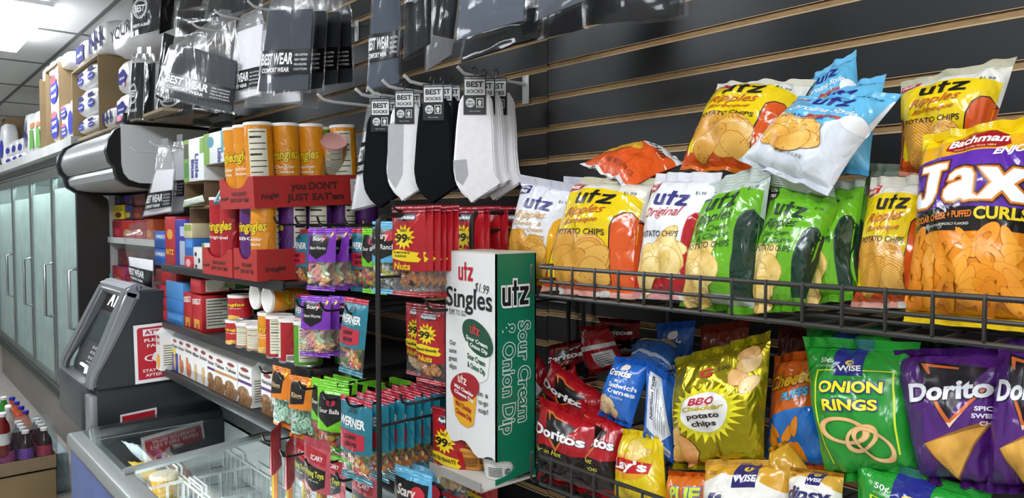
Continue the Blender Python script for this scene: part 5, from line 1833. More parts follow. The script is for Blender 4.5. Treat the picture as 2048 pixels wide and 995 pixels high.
# ---- cookie bags on the lowest shelf
def cookie_bag(lab, px0, px1, ptop, pbot, y, title, tcol, pics, band=None, depth=0.058, blue=False):
    a, b_ = at(px0, pbot, y), at(px1, pbot, y)
    pm = (px0 + px1) / 2
    w = b_.x - a.x
    z0, h = 1.031, at(pm, ptop, y).z - 1.031
    t = thing('cookie_bag', lab, 'cookies', ((a.x + b_.x) / 2, y + depth / 2, z0), 'gable topped cookie bags on the lowest shelf')
    d = depth / 2
    wp = noisy('white_paper_bag', '#dcdad6', '#e8e6e2', 12, 0.4, 0.25)
    hb = h * 0.80
    sec = [(-d, 0), (d, 0), (d, hb), (0.006, h * 0.93), (0.006, h), (-0.004, h), (-0.004, h * 0.93), (-d, hb)]
    mb = MB().prism(sec, 'x', -w / 2, w / 2, wp if not blue else wp)
    m = MB().box((-w / 2 + 0.004, -0.008, h * 0.94), (w / 2 - 0.004, -0.0045, h * 1.0), plain('#c9c7c2', 0.4))
    m.build('folded_top', t, world=False, smooth=False)
    A = Art(Flat((-w / 2, -d - 0.0005, hb), (w / 2, -d - 0.0005, hb), (w / 2, -d - 0.0005, 0), (-w / 2, -d - 0.0005, 0)))
    B = Art(Flat((w / 2 + 0.0005, -d, hb), (w / 2 + 0.0005, d, hb), (w / 2 + 0.0005, d, 0), (w / 2 + 0.0005, -d, 0)))
    A.zone(ell(0.5, 0.9, 0.3, 0.05), plain('#8a3a34', 0.45))
    A.text(title, 0.1, 0.70, 0.9, 0.80, plain(tcol, 0.4), 0.02)
    if band:
        A.zone(rect(0.0, 0.54, 1.0, 0.61), plain(band, 0.4))
    if blue:
        A.zone(rect(0, 0, 1, 0.55), plain('#2a3f9a', 0.4))
        A.zone(ell(0.4, 0.6, 0.25, 0.14), plain('#d8c02a', 0.4))
    A.chips([(cx, cy, rx, ry, r) for (cx, cy, rx, ry, r) in pics[0]], plain(pics[1], 0.5), [noisy('cookie_' + pics[2], pics[2], pics[3], 60, 0.5, 0.2)])
    nutri(B, 0.12, 0.08, 0.88, 0.72, 9)
    mb.absorb(A.mb, A.pic, A.txt).build('paper_bag', t, world=False)
    MB().absorb(B.mb).build('facts_panel', t, world=False, smooth=False)
    return t


jam = ([(0.35, 0.3, 0.16, 0.28, 0.2), (0.65, 0.22, 0.16, 0.2, -0.3)], '#8a3a24', '#b86a3a', '#c87a54')
mil = ([(0.45, 0.26, 0.2, 0.24, 0.3)], '#9a7a4a', '#c8a06a', '#d8b884')
chp = ([(0.4, 0.25, 0.4, 0.22, 0), (0.75, 0.12, 0.3, 0.16, 0.4), (0.3, 0.05, 0.3, 0.1, 0)], '#5a3820', '#5e3c24', '#a67a4c')
CK = [(345, 357, 658, 752, 'Chess', '#2a3f9a', mil, None, True, 'blue and white cookie bag at the far end of the row'), (357, 370, 662, 757, 'Verona', '#4a3a34', jam, None, False, 'cookie bag with apricot filled cookies, next to the blue one'),
      (370, 386, 666, 764, 'Verona', '#4a3a34', jam, None, False, 'cookie bag with strawberry filled cookies'), (386, 400, 674, 770, 'Milano', '#4a3a34', mil, None, False, 'cookie bag with long oval cookies and dark flecks'),
      (400, 416, 680, 776, 'Bordeaux', '#4a3a34', mil, None, False, 'cookie bag with one round golden cookie'), (416, 430, 690, 786, 'Nantucket', '#4a3a34', chp, '#54296e', False, 'narrow cookie bag with a purple band, farther one'),
      (430, 451, 697, 797, 'Tahoe', '#4a3a34', chp, '#b8824a', False, 'cookie bag with a tan band and chocolate chunk cookies, farther one'), (451, 475, 704, 808, 'Tahoe', '#4a3a34', chp, '#b8824a', False, 'cookie bag with a tan band next to the purple banded pair'),
      (477, 504, 712, 822, 'Nantucket', '#4a3a34', chp, '#54296e', False, 'wide cookie bag with a purple band and its facts panel showing'), (523, 548, 722, 826, 'Nantucket', '#4a3a34', chp, '#54296e', False, 'cookie bag with a purple band behind the orange ring candy')]
for a, b_, c_, d_, ti, tc_, pc, bd, bl, lab in CK:
    cookie_bag(lab, a, b_, c_, d_, SY + 0.012 if a != 523 else SY + 0.02, ti, tc_, pc, bd, blue=bl)
cookie_bag('white cracker carton with orange print sticking out at the far end of the lowest shelf', 313, 322, 648, 744, SY - 0.03, 'Goldfish', '#b8502a', ([(0.5, 0.25, 0.35, 0.2, 0)], '#c86a1a', '#e09a2a', '#e8b04a'), None, 0.07)

# ================================================================== CANDY ON WIRE HOOKS
m_bw = plain('#121314', 0.35)


def worms(rn, w, h, n, cols, vtop, shape):
    mb = MB()
    for k in range(n):
        x = rn.uniform(-w * 0.32, w * 0.32)
        z = -h * (1 - rn.uniform(0.13, vtop))
        y = rn.uniform(-0.006, 0.006)
        m = plain(cols[k % len(cols)], 0.25)
        R = Matrix.Rotation(rn.uniform(-1.2, 1.2), 4, 'Y') @ Matrix.Rotation(rn.uniform(-0.3, 0.3), 4, 'Z')
        if shape == 'worm':
            pts = [R @ V((0.006 * math.sin(t * 5 + k), 0, (t - 0.5) * 0.034)) + V((x, y, z)) for t in (i / 5 for i in range(6))]
            mb.tube(pts, [0.0035, 0.0052, 0.0056, 0.0056, 0.0052, 0.003], m, 6)
        elif shape == 'bear':
            mb.blob((x, y, z), (0.008, 0.006, 0.0105), m, 1, R, 0.2)
        elif shape == 'ball':
            mb.blob((x, y, z), (0.0085, 0.0075, 0.0085), m, 1)
        elif shape == 'ring':
            pts = [R @ V((0.011 * math.cos(t), 0, 0.011 * math.sin(t))) + V((x, y, z)) for t in (2 * PI * i / 9 for i in range(9))]
            mb.tube(pts, 0.0036, m, 6, closed=True)
        elif shape == 'nut':
            mb.blob((x, y, z), (0.0062, 0.006, 0.0098), m, 1, R, 0.15)
        elif shape == 'stick':
            mb.box((x - 0.003, y - 0.003, -h * 0.93), (x + 0.003, y + 0.003, -h * 0.42), m)
    return mb


m_win = clear(gloss=0.07, rough=0.1, scale=60, haze=0.02)


def candy_proto(nm, cat, w, h, head, seal_c, art, fill, vw=0.42, thick=0.014, wr=0.7, bot_c=None, top=0.07, bot=0.07):
    t = thing(nm, 'x', cat, (0, 0, 0))
    s = Pillow((-w / 2, 0, 0), (w / 2, 0, 0), (w / 2, 0, -h), (-w / 2, 0, -h), thick, len(bpy.data.objects) % 40, top, bot, 0.03, wr, nu=12, nv=18)
    A = Art(s)
    s.body(A.mb, film(head, 0.3), v0=vw)
    win = MB()
    s.body(win, m_win, v1=vw)
    art(A)
    A.mb.absorb(A.txt).build('printed_film', t, world=False)
    win.build('clear_window', t, world=False)
    m = MB()
    s.seal(m, film(seal_c, 0.3), 'top', ridges=2)
    m.build('top_seal', t, world=False)
    m = MB()
    s.seal(m, film(bot_c or head, 0.3), 'bot', ridges=2)
    m.build('bottom_seal', t, world=False)
    rn = random.Random(w * 1000 + fill[0])
    f = worms(rn, w, h, *fill)
    o = f.build('candy_filling', t, world=False)
    o['kind'] = 'stuff'
    return t


wh, bk = plain('#eceae6', 0.35), plain('#0f0f10', 0.35)


def art_worm(A):
    A.zone([(0.16, 0.90), (0.84, 0.90), (0.80, 0.60), (0.5, 0.50), (0.2, 0.60)], bk)
    A.text('Scary', 0.3, 0.80, 0.7, 0.86, wh, 0.02)
    A.zone(ell(0.66, 0.84, 0.09, 0.04), plain('#a8243a', 0.4))
    A.text('Neon Worms', 0.24, 0.66, 0.78, 0.71, wh, 0.01)
    A.zone(star(0.9, 0.91, 0.05, 0.03, 8), plain('#e8c422', 0.4))


def art_werner(A):
    red = film('#b8263c', 0.3)
    A.zone([(0.12, 0.63), (0.88, 0.60), (0.88, 0.42), (0.55, 0.385), (0.12, 0.42)], red)
    A.text('WERNER', 0.13, 0.69, 0.88, 0.79, wh, 0.05, rise=-0.02)
    A.text('these are amazing', 0.32, 0.655, 0.7, 0.67, wh, 0.0)
    A.zone([(0.35, 0.83), (0.65, 0.83), (0.6, 0.88), (0.5, 0.91), (0.4, 0.88)], plain('#1c4a58', 0.4))
    A.text('GUMMY', 0.32, 0.53, 0.68, 0.58, plain('#3a1018', 0.4), 0.04)
    A.text('BEARS', 0.34, 0.445, 0.68, 0.495, plain('#3a1018', 0.4), 0.04)


def art_ring(A):
    A.zone([(0.2, 0.92), (0.82, 0.88), (0.78, 0.60), (0.24, 0.56)], bk)
    A.text('Rings', 0.3, 0.68, 0.7, 0.76, plain('#c8a878', 0.4), 0.02)
    A.zone(star(0.86, 0.92, 0.06, 0.04, 8), plain('#e8c422', 0.4))


def art_ball(A):
    A.zone([(0.12, 0.90), (0.88, 0.90), (0.86, 0.58), (0.5, 0.47), (0.14, 0.58)], bk)
    A.zone(ell(0.55, 0.80, 0.14, 0.05), plain('#a8243a', 0.4))
    A.text('Sour Balls', 0.2, 0.66, 0.82, 0.72, wh, 0.01)


def art_jolly(A):
    A.zone([(0.05, 0.90), (0.95, 0.90), (0.95, 0.56), (0.5, 0.48), (0.05, 0.56)], bk)
    A.text('Scary', 0.24, 0.76, 0.7, 0.85, plain('#d8d4c8', 0.4), 0.03)
    A.zone(ell(0.74, 0.8, 0.16, 0.07), plain('#c0283a', 0.4))
    A.text('Jolly Ranch', 0.1, 0.62, 0.92, 0.69, wh, 0.01)


def art_toy(A):
    A.zone([(0.1, 0.93), (0.9, 0.90), (0.9, 0.79), (0.1, 0.83)], film('#a8222c', 0.3))
    A.text('SCARY', 0.35, 0.83, 0.8, 0.87, wh, 0.02)
    A.zone([(0.12, 0.79), (0.9, 0.76), (0.88, 0.62), (0.5, 0.56), (0.12, 0.63)], bk)
    A.text('Flying Toys', 0.18, 0.69, 0.86, 0.74, plain('#c8cc3a', 0.4), 0.03)
    A.text('with candy', 0.3, 0.645, 0.7, 0.66, wh, 0.0)


def art_nut(flav):
    def f(A):
        yl, navy, dk = plain('#e3c81c', 0.35), plain('#1c2038', 0.35), plain('#1a1410', 0.35)
        A.zone([(0.22, 0.905), (0.72, 0.92), (0.76, 0.845), (0.5, 0.83), (0.24, 0.84)], navy)
        A.text('Raylicious', 0.25, 0.855, 0.74, 0.89, wh, 0.04)
        A.zone(star(0.48, 0.655, 0.22, 0.34, 13, 0.42), yl)
        A.text('ONLY', 0.36, 0.715, 0.58, 0.745, dk, 0.03)
        A.text('99', 0.24, 0.60, 0.60, 0.69, dk, 0.036)
        A.text('¢', 0.62, 0.63, 0.71, 0.675, dk, 0.0)
        A.zone([(0.02, 0.42), (0.04, 0.50), (0.3, 0.52), (0.9, 0.49), (0.85, 0.45), (0.94, 0.42), (0.88, 0.385), (0.5, 0.39)], yl)
        if len(flav) > 1:
            A.text(flav[0], 0.14, 0.475, 0.68, 0.497, dk, 0.02)
            A.text(flav[1], 0.2, 0.435, 0.58, 0.457, dk, 0.02)
        else:
            A.text(flav[0], 0.08, 0.435, 0.82, 0.475, dk, 0.03)
        A.text('Nuts', 0.18, 0.30, 0.68, 0.375, plain('#d8b81c', 0.35), 0.05, 0.12)
    return f


P_ = {}
P_['worm'] = candy_proto('worm_candy_bag', 'candy bag', 0.108, 0.165, '#7a2fae', '#8a38be', art_worm, (34, ['#e0a890', '#d8d49a', '#a8c8a0', '#d88898', '#e8b070', '#b8b8d8'], 0.48, 'worm'), 0.46, 0.018)
P_['werner'] = candy_proto('gummy_bag', 'candy bag', 0.108, 0.17, '#1f7486', '#b8263c', art_werner, (30, ['#c8542a', '#3a7a3a', '#c8a03a', '#a8243a', '#d8c8a0', '#c87a2a'], 0.36, 'bear'), 0.36, 0.016, bot_c='#1f7486')
P_['ring'] = candy_proto('ring_candy_bag', 'candy bag', 0.10, 0.165, '#d8781a', '#e0821e', art_ring, (20, ['#8fc0a0', '#a8d0b4', '#7ab090', '#b8d8c4'], 0.48, 'ring'), 0.50, 0.02)
P_['ball'] = candy_proto('sour_ball_bag', 'candy bag', 0.10, 0.17, '#6fc81e', '#78d024', art_ball, (30, ['#d05a1e', '#3a8a2a', '#b8a02a', '#8a5a7a', '#c8302a', '#c89a6a'], 0.40, 'ball'), 0.42, 0.018)
P_['jolly'] = candy_proto('wrapped_candy_bag', 'candy bag', 0.10, 0.175, '#5aa8cc', '#6ab8da', art_jolly, (34, ['#9aa8a0', '#c8c8b0', '#4a5a5a', '#b8b43a', '#d8d8d4'], 0.46, 'bear'), 0.44, 0.018)
P_['toy'] = candy_proto('toy_candy_bag', 'candy bag', 0.105, 0.27, '#b8505c', '#a83a46', art_toy, (6, ['#c87a3a', '#d8c03a', '#4a3a34', '#8a3a3a'], 0.4, 'stick'), 0.56, 0.012)
NF = [('alm', ('ALMONDS', 'RAISINS'), ['#9a6236', '#2a1c16', '#a86c3c', '#8a5630']), ('cash', ('Cashews',), ['#d8b888', '#e0c498', '#cca878']), ('nat', ('Natural Almonds',), ['#b07a48', '#a06c3e', '#bc8854']), ('pea', ('SALTED PEANUTS',), ['#d8bc8c', '#ccac78', '#e0c89c'])]
for k, fl, cols in NF:
    P_[k] = candy_proto('nut_packet', 'nut packet', 0.10, 0.178, '#a3121c', '#8a1420', art_nut(fl), (44, cols, 0.28, 'nut'), 0.285, 0.013, 0.6, top=0.085, bot=0.05)


def hang(kind, lab, px, py, y, yaw=14, s=1.0, lean=0.0, group=None):
    p = at(px, py, y)
    return place(P_[kind], Matrix.Translation(p) @ Matrix.Rotation(math.radians(yaw), 4, 'Z') @ Matrix.Rotation(math.radians(lean), 4, 'X') @ Matrix.Scale(s, 4), lab, group)


GW = 'worm candy bags on the wire hooks'
GG = 'gummy bags on the wire hooks'
# first row
for i, (px, py, y) in enumerate([(645, 456, 0.905), (671, 456, 0.945), (697, 455, 0.985), (716, 455, 1.025)]):
    hang('worm', 'purple worm candy bag %s on the top hook row' % ['in front', 'second from the front', 'third from the front', 'nearest the wall'][i], px, py, y, 16, 1.0, -3, GW)
hang('werner', 'teal gummy bag farthest along the top hook row, in front of the purple can', 602, 458, 0.93, 10, 0.98, -3, GG)
hang('werner', 'teal gummy bag second on the farthest top hook', 622, 457, 0.97, 10, 0.98, -3, GG)
hang('werner', 'teal gummy bag right of the worm bags on the top hook row', 729, 457, 0.985, 8, 0.98, -2, GG)
hang('ball', 'lime green candy bag peeping out between the teal and light blue ones', 748, 456, 0.965, 8, 0.98)
hang('jolly', 'light blue candy bag right behind the front post of the wire rack', 772, 442, 0.92, 10, 0.98)
# second row
hang('worm', 'purple worm candy bag in front on the second hook row', 632, 592, 0.845, 22, 0.92, -2, GW)
hang('worm', 'purple worm candy bag second from the front on the second hook row', 652, 592, 0.89, 18, 0.92, -2, GW)
hang('worm', 'purple worm candy bag alone nearest the teal one on the second hook row', 684, 592, 0.92, 14, 0.9, -2, GW)
hang('werner', 'teal gummy bag hidden behind the worm bags on the second hook row', 612, 588, 0.90, 6, 0.95, -2, GG)
hang('werner', 'teal gummy bag alone on the second hook row', 714, 596, 0.80, 0, 0.98, -6, GG)
# third row
GR = 'ring candy bags on the wire hooks'
for i, (px, py, y, yw) in enumerate([(563, 733, 0.80, 4), (584, 730, 0.84, 4), (603, 752, 0.80, 14), (620, 736, 0.86, 8), (640, 734, 0.9, 8), (676, 732, 0.98, 6)]):
    hang('ring', 'orange ring candy bag %s' % ['farthest along, hanging by the cookie bags', 'second from the cookie bags on the third hook row', 'in front with the mint rings in full view', 'behind the front ring bag', 'second behind the front ring bag', 'nearest the wall on the third hook row'][i], px, py, y, yw, 0.95, 0, GR)
GB = 'sour ball bags on the wire hooks'
for i, (px, py, y, yw) in enumerate([(666, 772, 0.775, 18), (648, 758, 0.815, 10), (672, 756, 0.86, 10), (690, 752, 0.90, 10), (712, 752, 0.96, 8), (748, 760, 1.0, 6), (800, 756, 1.05, 4)]):
    hang('ball', 'lime green sour ball bag %s' % ['in front with its black panel in full view', 'second in line, left of the front one', 'third in line on the third hook row', 'fourth in line on the third hook row', 'fifth in line beside the teal stack', 'showing only its top behind the teal stack', 'nearest the wall behind the teal stack'][i], px, py, y, yw, 0.98, 0, GB)
for i in range(11):
    y = 0.735 + (0.0 if i == 0 else 0.014 + 0.0215 * i)
    x = -1.325
    q = V((x + 0.004 * math.sin(i * 2.1), y, 0))
    pr = V((x, 0.735, 0))
    z = at(704, 792, 0.735).z + 0.002 * math.sin(i * 3)
    place(P_['werner'], Matrix.Translation(V((q.x, q.y, z))) @ Matrix.Rotation(math.radians(6 if i < 2 else 2), 4, 'Z'), 'teal gummy bag %s of the long stack behind the rack post' % (['in front', 'second', 'third', 'fourth', 'fifth', 'sixth', 'seventh', 'eighth', 'ninth', 'tenth', 'last, nearest the wall,'][i]), GG)
# fourth row
GT = 'toy candy bags on the wire hooks'
for i, (px, py, y, yw) in enumerate([(552, 852, 0.77, -38), (580, 876, 0.76, -35), (606, 872, 0.82, 0), (634, 878, 0.72, 8), (668, 898, 0.84, 6), (728, 934, 0.80, 4)]):
    hang('toy', 'long clear toy candy bag %s' % ['turned sideways, farthest along', 'turned sideways, second along', 'behind the front one with the pink header', 'in front with its pink header in full view', 'behind the front pink header bag', 'below the teal gummy bag'][i], px, py, y, yw, 0.93, 0, GT)
for i, (px, y) in enumerate([(826, 0.80), (858, 0.86), (882, 0.91)]):
    hang('jolly', 'light blue candy bag %s below the teal stack' % ['in front', 'second', 'third'][i], px, 938 - 2 * i, y, 6, 1.15, 0, 'light blue candy bags low on the rack')
for i, (px, y) in enumerate([(892, 0.98), (930, 1.03)]):
    hang('alm', 'red nut packet showing only its top at the bottom of the rack, %s' % ['farther', 'nearer'][i], px, 960, y, 0, 1.0, 0, 'nut packets on the wire hooks')
# nuts
GN_ = 'nut packets on the wire hooks'
xa = at(817, 411, 0.80).x
za = at(817, 411, 0.80).z
ys_ = [0.80, 0.812, 0.824, 0.836, 0.848, 0.86, 0.94, 0.952, 1.0, 1.012, 1.05, 1.062, 1.10, 1.13]
xo = [0, 0.012, 0.02, 0.022, 0.026, 0.03, 0.005, 0.012, -0.012, 0, 0.008, 0.012, 0.01, 0.012]
for i, y in enumerate(ys_):
    place(P_['alm'], Matrix.Translation(V((xa + xo[i], y, za + 0.001 * (i % 3)))) @ Matrix.Rotation(math.radians(8 if i in (0, 6, 10) else 4), 4, 'Z'),
          'red nut packet %s of the top hook' % ['at the front', 'second', 'third', 'fourth', 'fifth', 'sixth, last of the front bunch', 'seventh, front of the bunch behind the gap', 'eighth', 'ninth', 'tenth', 'eleventh, beside the wire frame', 'twelfth', 'thirteenth', 'fourteenth, nearest the wall'][i], GN_)
hang('cash', 'red cashew packet half hidden on the second hook beside the white dip dispenser', 838, 606, 0.90, 6, 0.9, 0, GN_)
hang('nat', 'red natural almond packet in front on the second hook beside the dip dispenser', 861, 614, 0.86, 8, 0.88, 0, GN_)
hang('alm', 'red nut packet behind the natural almonds on the second hook', 876, 606, 0.93, 6, 0.9, 0, GN_)
hang('cash', 'red nut packet at the back of the second hook beside the dip dispenser', 872, 770, 1.0, 4, 1.0, 0, GN_)
hang('pea', 'red salted peanut packet low beside the dip dispenser tray', 898, 818, 0.86, 6, 1.0, 0, GN_)
hang('cash', 'red nut packet directly under the dip dispenser tray', 962, 900, 0.93, 4, 1.0, 0, GN_)


# ---- the wire racks and hooks
def wire_rack(lab, loc, tubes):
    t = thing('wire_rack', lab, 'rack', loc)
    for nm, pts, r in tubes:
        MB().tube(pts, r, m_bw, 8).build(nm, t)
    return t


def corner(p, a, b_, r=0.03):
    """rounded corner between the directions towards a and b"""
    p, a, b_ = V(p), V(a), V(b_)
    d1, d2 = (a - p).normalized(), (b_ - p).normalized()
    return [p + d1 * r, p + d1 * r * 0.4 + d2 * r * 0.06, p + d1 * r * 0.06 + d2 * r * 0.4, p + d2 * r]


fp = at(755, 430, 0.74)
RX, RZ = fp.x, fp.z
wire_rack('black wire candy rack with its front post before the teal gummy stack', (RX, 1.0, 0.0), [
    ('post', [(RX, 0.74, 0.0), (RX, 0.74, RZ - 0.03)] + corner((RX, 0.74, RZ), (RX, 0.74, 0), (RX, 1.2, RZ)) + [(RX, 1.268, RZ)], 0.0052),
    ('post', [(RX, 1.262, 0.0), (RX, 1.262, RZ)], 0.0052),
    ('cross_wire', [(RX, 0.74, 1.49), (RX, 1.265, 1.49)], 0.003), ('cross_wire', [(RX, 0.74, 1.2), (RX, 1.265, 1.2)], 0.003),
    ('back_rail', [(-2.3, 1.268, 1.60), (RX, 1.268, 1.60)], 0.004), ('back_rail', [(-2.3, 1.268, 1.40), (RX, 1.268, 1.40)], 0.004), ('back_rail', [(-2.3, 1.268, 1.19), (RX, 1.268, 1.19)], 0.004), ('back_rail', [(-2.3, 1.268, 1.0), (RX, 1.268, 1.0)], 0.004)])
f2 = at(943, 424, 0.93)
wire_rack('black wire frame standing among the red nut packets', (f2.x, 1.1, 0.0), [
    ('post', [(f2.x, 0.93, 0.0), (f2.x, 0.93, f2.z - 0.03)] + corner(f2, (f2.x, 0.93, 0), (f2.x, 1.2, f2.z)) + [(f2.x, 1.268, f2.z)], 0.0052),
    ('post', [(f2.x, 1.262, 0.0), (f2.x, 1.262, f2.z)], 0.0052), ('cross_wire', [(f2.x, 0.93, 1.58), (f2.x, 1.265, 1.58)], 0.003)])


def hook(lab, px, py, y, yb=1.262, bar=0.045):
    p = at(px, py, y)
    t = thing('wire_hook', lab, 'hook', (p.x, 1.262, p.z), 'black wire hooks of the candy rack')
    MB().tube([p, p + V((0, 0.006, -0.016)), p + V((0, 0.016, -0.021)), p + V((0, 0.03, -0.022)), V((p.x, yb, p.z - 0.022))], 0.003, m_bw, 7).build('shaft', t)
    MB().tube([V((p.x, yb, p.z - 0.03)), V((p.x, yb, p.z + 0.02))], 0.004, m_bw, 6).build('clip', t)
    return t


rows = [('top', [(512, 435, 0.83), (548, 433, 0.83), (590, 433, 0.83), (634, 433, 0.83), (687, 432, 0.83)]), ('second', [(592, 598, 0.80), (640, 604, 0.80), (690, 609, 0.77)]),
        ('third', [(519, 732, 0.80), (558, 744, 0.78), (598, 762, 0.76), (645, 782, 0.74), (692, 794, 0.70), (700, 740, 0.86)]), ('lowest', [(524, 868, 0.74), (560, 898, 0.72), (610, 916, 0.70), (672, 944, 0.70), (800, 952, 0.80)])]
for nm, L in rows:
    for i, (px, py, y) in enumerate(L):
        hook('black wire hook of the %s candy row, %s from the cookie end' % (nm, ORD[i]), px, py, y)
hook('black wire hook carrying the front red nut packets', 783, 400, 0.775)
hook('black wire hook above the red nut packets beside the ankle socks', 907, 396, 0.93)
hook('black wire hook carrying the almond packets beside the dip dispenser', 852, 600, 0.80)
hook('black wire hook standing out before the teal gummy stack', 800, 788, 0.76)
hook('black wire hook behind the yellow chip bag among the nut packets', 984, 446, 1.0)
# ================================================================== DIP DISPENSER
def merge_art(name, parent, arts, world=True):
    for K in arts:
        MB().absorb(K.mb, K.pic, K.txt).build(name, parent, world=world, smooth=False)


DY = 0.85
pc = at(992, 510, DY)
DX1, DX0 = pc.x, at(889.5, 510, DY).x
DZ1, DZ0 = at(992, 508, DY).z, at(1004, 978, DY).z
DY1 = DY + 0.098
dd = thing('dip_dispenser', 'tall white and green cardboard dispenser box of dip cups', 'dispenser', ((DX0 + DX1) / 2, DY + 0.05, DZ0))
m_gl = noisy('white_card', '#d8d8d6', '#e0e0de', 3, 0.4, 0.02)
m_gg = noisy('green_card', '#0d6a4c', '#107052', 3, 0.35, 0.03)
W = DX1 - DX0
mw = MB()
# front panel with a wavy lower cut-out
zc0 = at(892, 853, DY).z
wave = [(DX0 + W * t, zc0 - (0.012 + 0.025 * t) - 0.008 * math.sin(t * 12)) for t in (k / 12 for k in range(13))]
fp_ = [(DX0, DZ1), (DX1, DZ1)] + wave[::-1]
mw.prism(fp_, 'y', DY, DY + 0.003, m_gl)
mw.build('front_panel', dd)
# green side with a round notch near the bottom front
hgt = DZ1 - DZ0
nr = (wave[-1][1] - DZ0 - 0.012) / 2
notch = [(DY, wave[-1][1])] + [(DY + 0.045 * math.sin(a), wave[-1][1] - nr + nr * math.cos(a)) for a in (PI * k / 12 for k in range(1, 12))] + [(DY, wave[-1][1] - 2 * nr)]
sp_ = [(DY1, DZ0 + 0.012), (DY1, DZ1), (DY, DZ1)] + notch + [(DY, DZ0 + 0.002)]
for x, m_ in ((DX1 - 0.003, m_gg), (DX0, m_gg)):
    MB().prism(sp_, 'x', x, x + 0.003, m_).build('side_panel', dd)
MB().box((DX0, DY1 - 0.003, DZ0), (DX1, DY1, DZ1), m_gg).build('back_panel', dd, smooth=False)
MB().box((DX0, DY, DZ1), (DX1, DY1, DZ1 + 0.0025), noisy('worn_card', '#b5aa9c', '#cfc8bc', 12, 0.6)).build('top_panel', dd, smooth=False)
mb = MB().box((DX0 - 0.004, DY - 0.035, DZ0 - 0.003), (DX1, DY1, DZ0), plain('#bcb8b0', 0.5))
mb.box((DX0 - 0.004, DY - 0.036, DZ0 - 0.003), (DX1, DY - 0.034, DZ0 + 0.014), plain('#8a8782', 0.5))
mb.build('bottom_tray', dd, smooth=False)
A = Art(Flat((DX0, DY - 0.0006, DZ1), (DX1, DY - 0.0006, DZ1), (DX1, DY - 0.0006, DZ0), (DX0, DY - 0.0006, DZ0)))
red, ink = plain('#b01c2a', 0.4), plain('#17181a', 0.4)
A.text('utz', 0.29, 0.875, 0.575, 0.94, red, 0.11)
A.text('$1.99', 0.61, 0.835, 0.88, 0.875, ink, 0.0, 0.3, rise=-0.012)
A.text('Singles', 0.04, 0.755, 0.93, 0.845, ink, 0.015)
for (u, v, w_) in ((0.02, 0.757, 0.07), (0.23, 0.752, 0.055), (0.86, 0.752, 0.07)):
    A.zone(rect(u, v, u + w_, v + 0.006), ink)
A.text('DIPS TO GO', 0.1, 0.715, 0.44, 0.74, ink, 0.0)
for k, w_ in enumerate(('Our', 'same', 'great', 'dips')):
    A.text(w_, 0.11 - 0.01 * len(w_) + 0.03, 0.575 - 0.036 * k, 0.2 + 0.012 * len(w_), 0.598 - 0.036 * k, ink, 0.01)
for k, w_ in enumerate(('in a', 'to-go', 'cup!')):
    A.text(w_, 0.68, 0.375 - 0.036 * k, 0.86, 0.398 - 0.036 * k, ink, 0.01)


def printed_cup(A, cu, cv, sx, lidc, cupc, words, lidrot, tc):
    sv = sx * W / hgt
    body = [(cu - 0.95 * sx, cv + 0.15 * sv), (cu + 0.85 * sx, cv + 0.0 * sv), (cu + 0.62 * sx, cv - 1.3 * sv), (cu + 0.2 * sx, cv - 1.5 * sv), (cu - 0.3 * sx, cv - 1.42 * sv), (cu - 0.68 * sx, cv - 1.1 * sv)]
    A.zone(body, plain(cupc, 0.4))
    n = 24
    pts = []
    for k in range(n):
        t = 2 * PI * k / n
        x, y = 1.05 * math.cos(t), 0.62 * math.sin(t)
        pts.append((cu + sx * (x * math.cos(lidrot) - y * math.sin(lidrot)), cv + 0.25 * sv + sv * (x * math.sin(lidrot) + y * math.cos(lidrot))))
    A.zone(pts, plain(lidc, 0.4))
    A.l += 1
    A.text('utz', cu - 0.45 * sx, cv + 0.42 * sv, cu + 0.15 * sx, cv + 0.72 * sv, plain('#c8303a' if lidc.startswith('#1') else '#e8d8c8', 0.4), 0.06, rise=-0.1 * sv)
    for k, w_ in enumerate(words):
        A.text(w_, cu - 0.7 * sx, cv + (0.16 - 0.24 * k) * sv, cu + 0.65 * sx, cv + (0.32 - 0.24 * k) * sv, plain('#e8e6e0', 0.4), 0.03, rise=-0.25 * sv)
        A.text(w_, cu - 0.62 * sx, cv + (-0.62 - 0.34 * k) * sv, cu + 0.5 * sx, cv + (-0.4 - 0.34 * k) * sv, plain(tc, 0.4), 0.04, rise=-0.2 * sv)


printed_cup(A, 0.66, 0.60, 0.30, '#154a34', '#dedfda', ('Sour Cream', '& Onion Dip'), -0.45, '#17543a')
printed_cup(A, 0.41, 0.37, 0.28, '#9a1c26', '#d8a01c', ('Mild Cheddar', 'Cheese Dip'), 0.25, '#a02a1c')
B = Art(Flat((DX1 + 0.0006, DY, DZ1), (DX1 + 0.0006, DY1, DZ1), (DX1 + 0.0006, DY1, DZ0), (DX1 + 0.0006, DY, DZ0)))
wt = plain('#e6e8e6', 0.4)
B.text('utz', 0.14, 0.775, 0.8, 0.86, ink, 0.1, outline=wt, ob=0.07)
B.text('Sour Cream', 0.55, 0.26, 0.85, 0.70, m_gg, 0.02, turn=-1, outline=wt, ob=0.036)
B.text('& Onion Dip', 0.17, 0.22, 0.47, 0.70, m_gg, 0.02, turn=-1, outline=wt, ob=0.036)
merge_art('printed_panel', dd, (A, B))


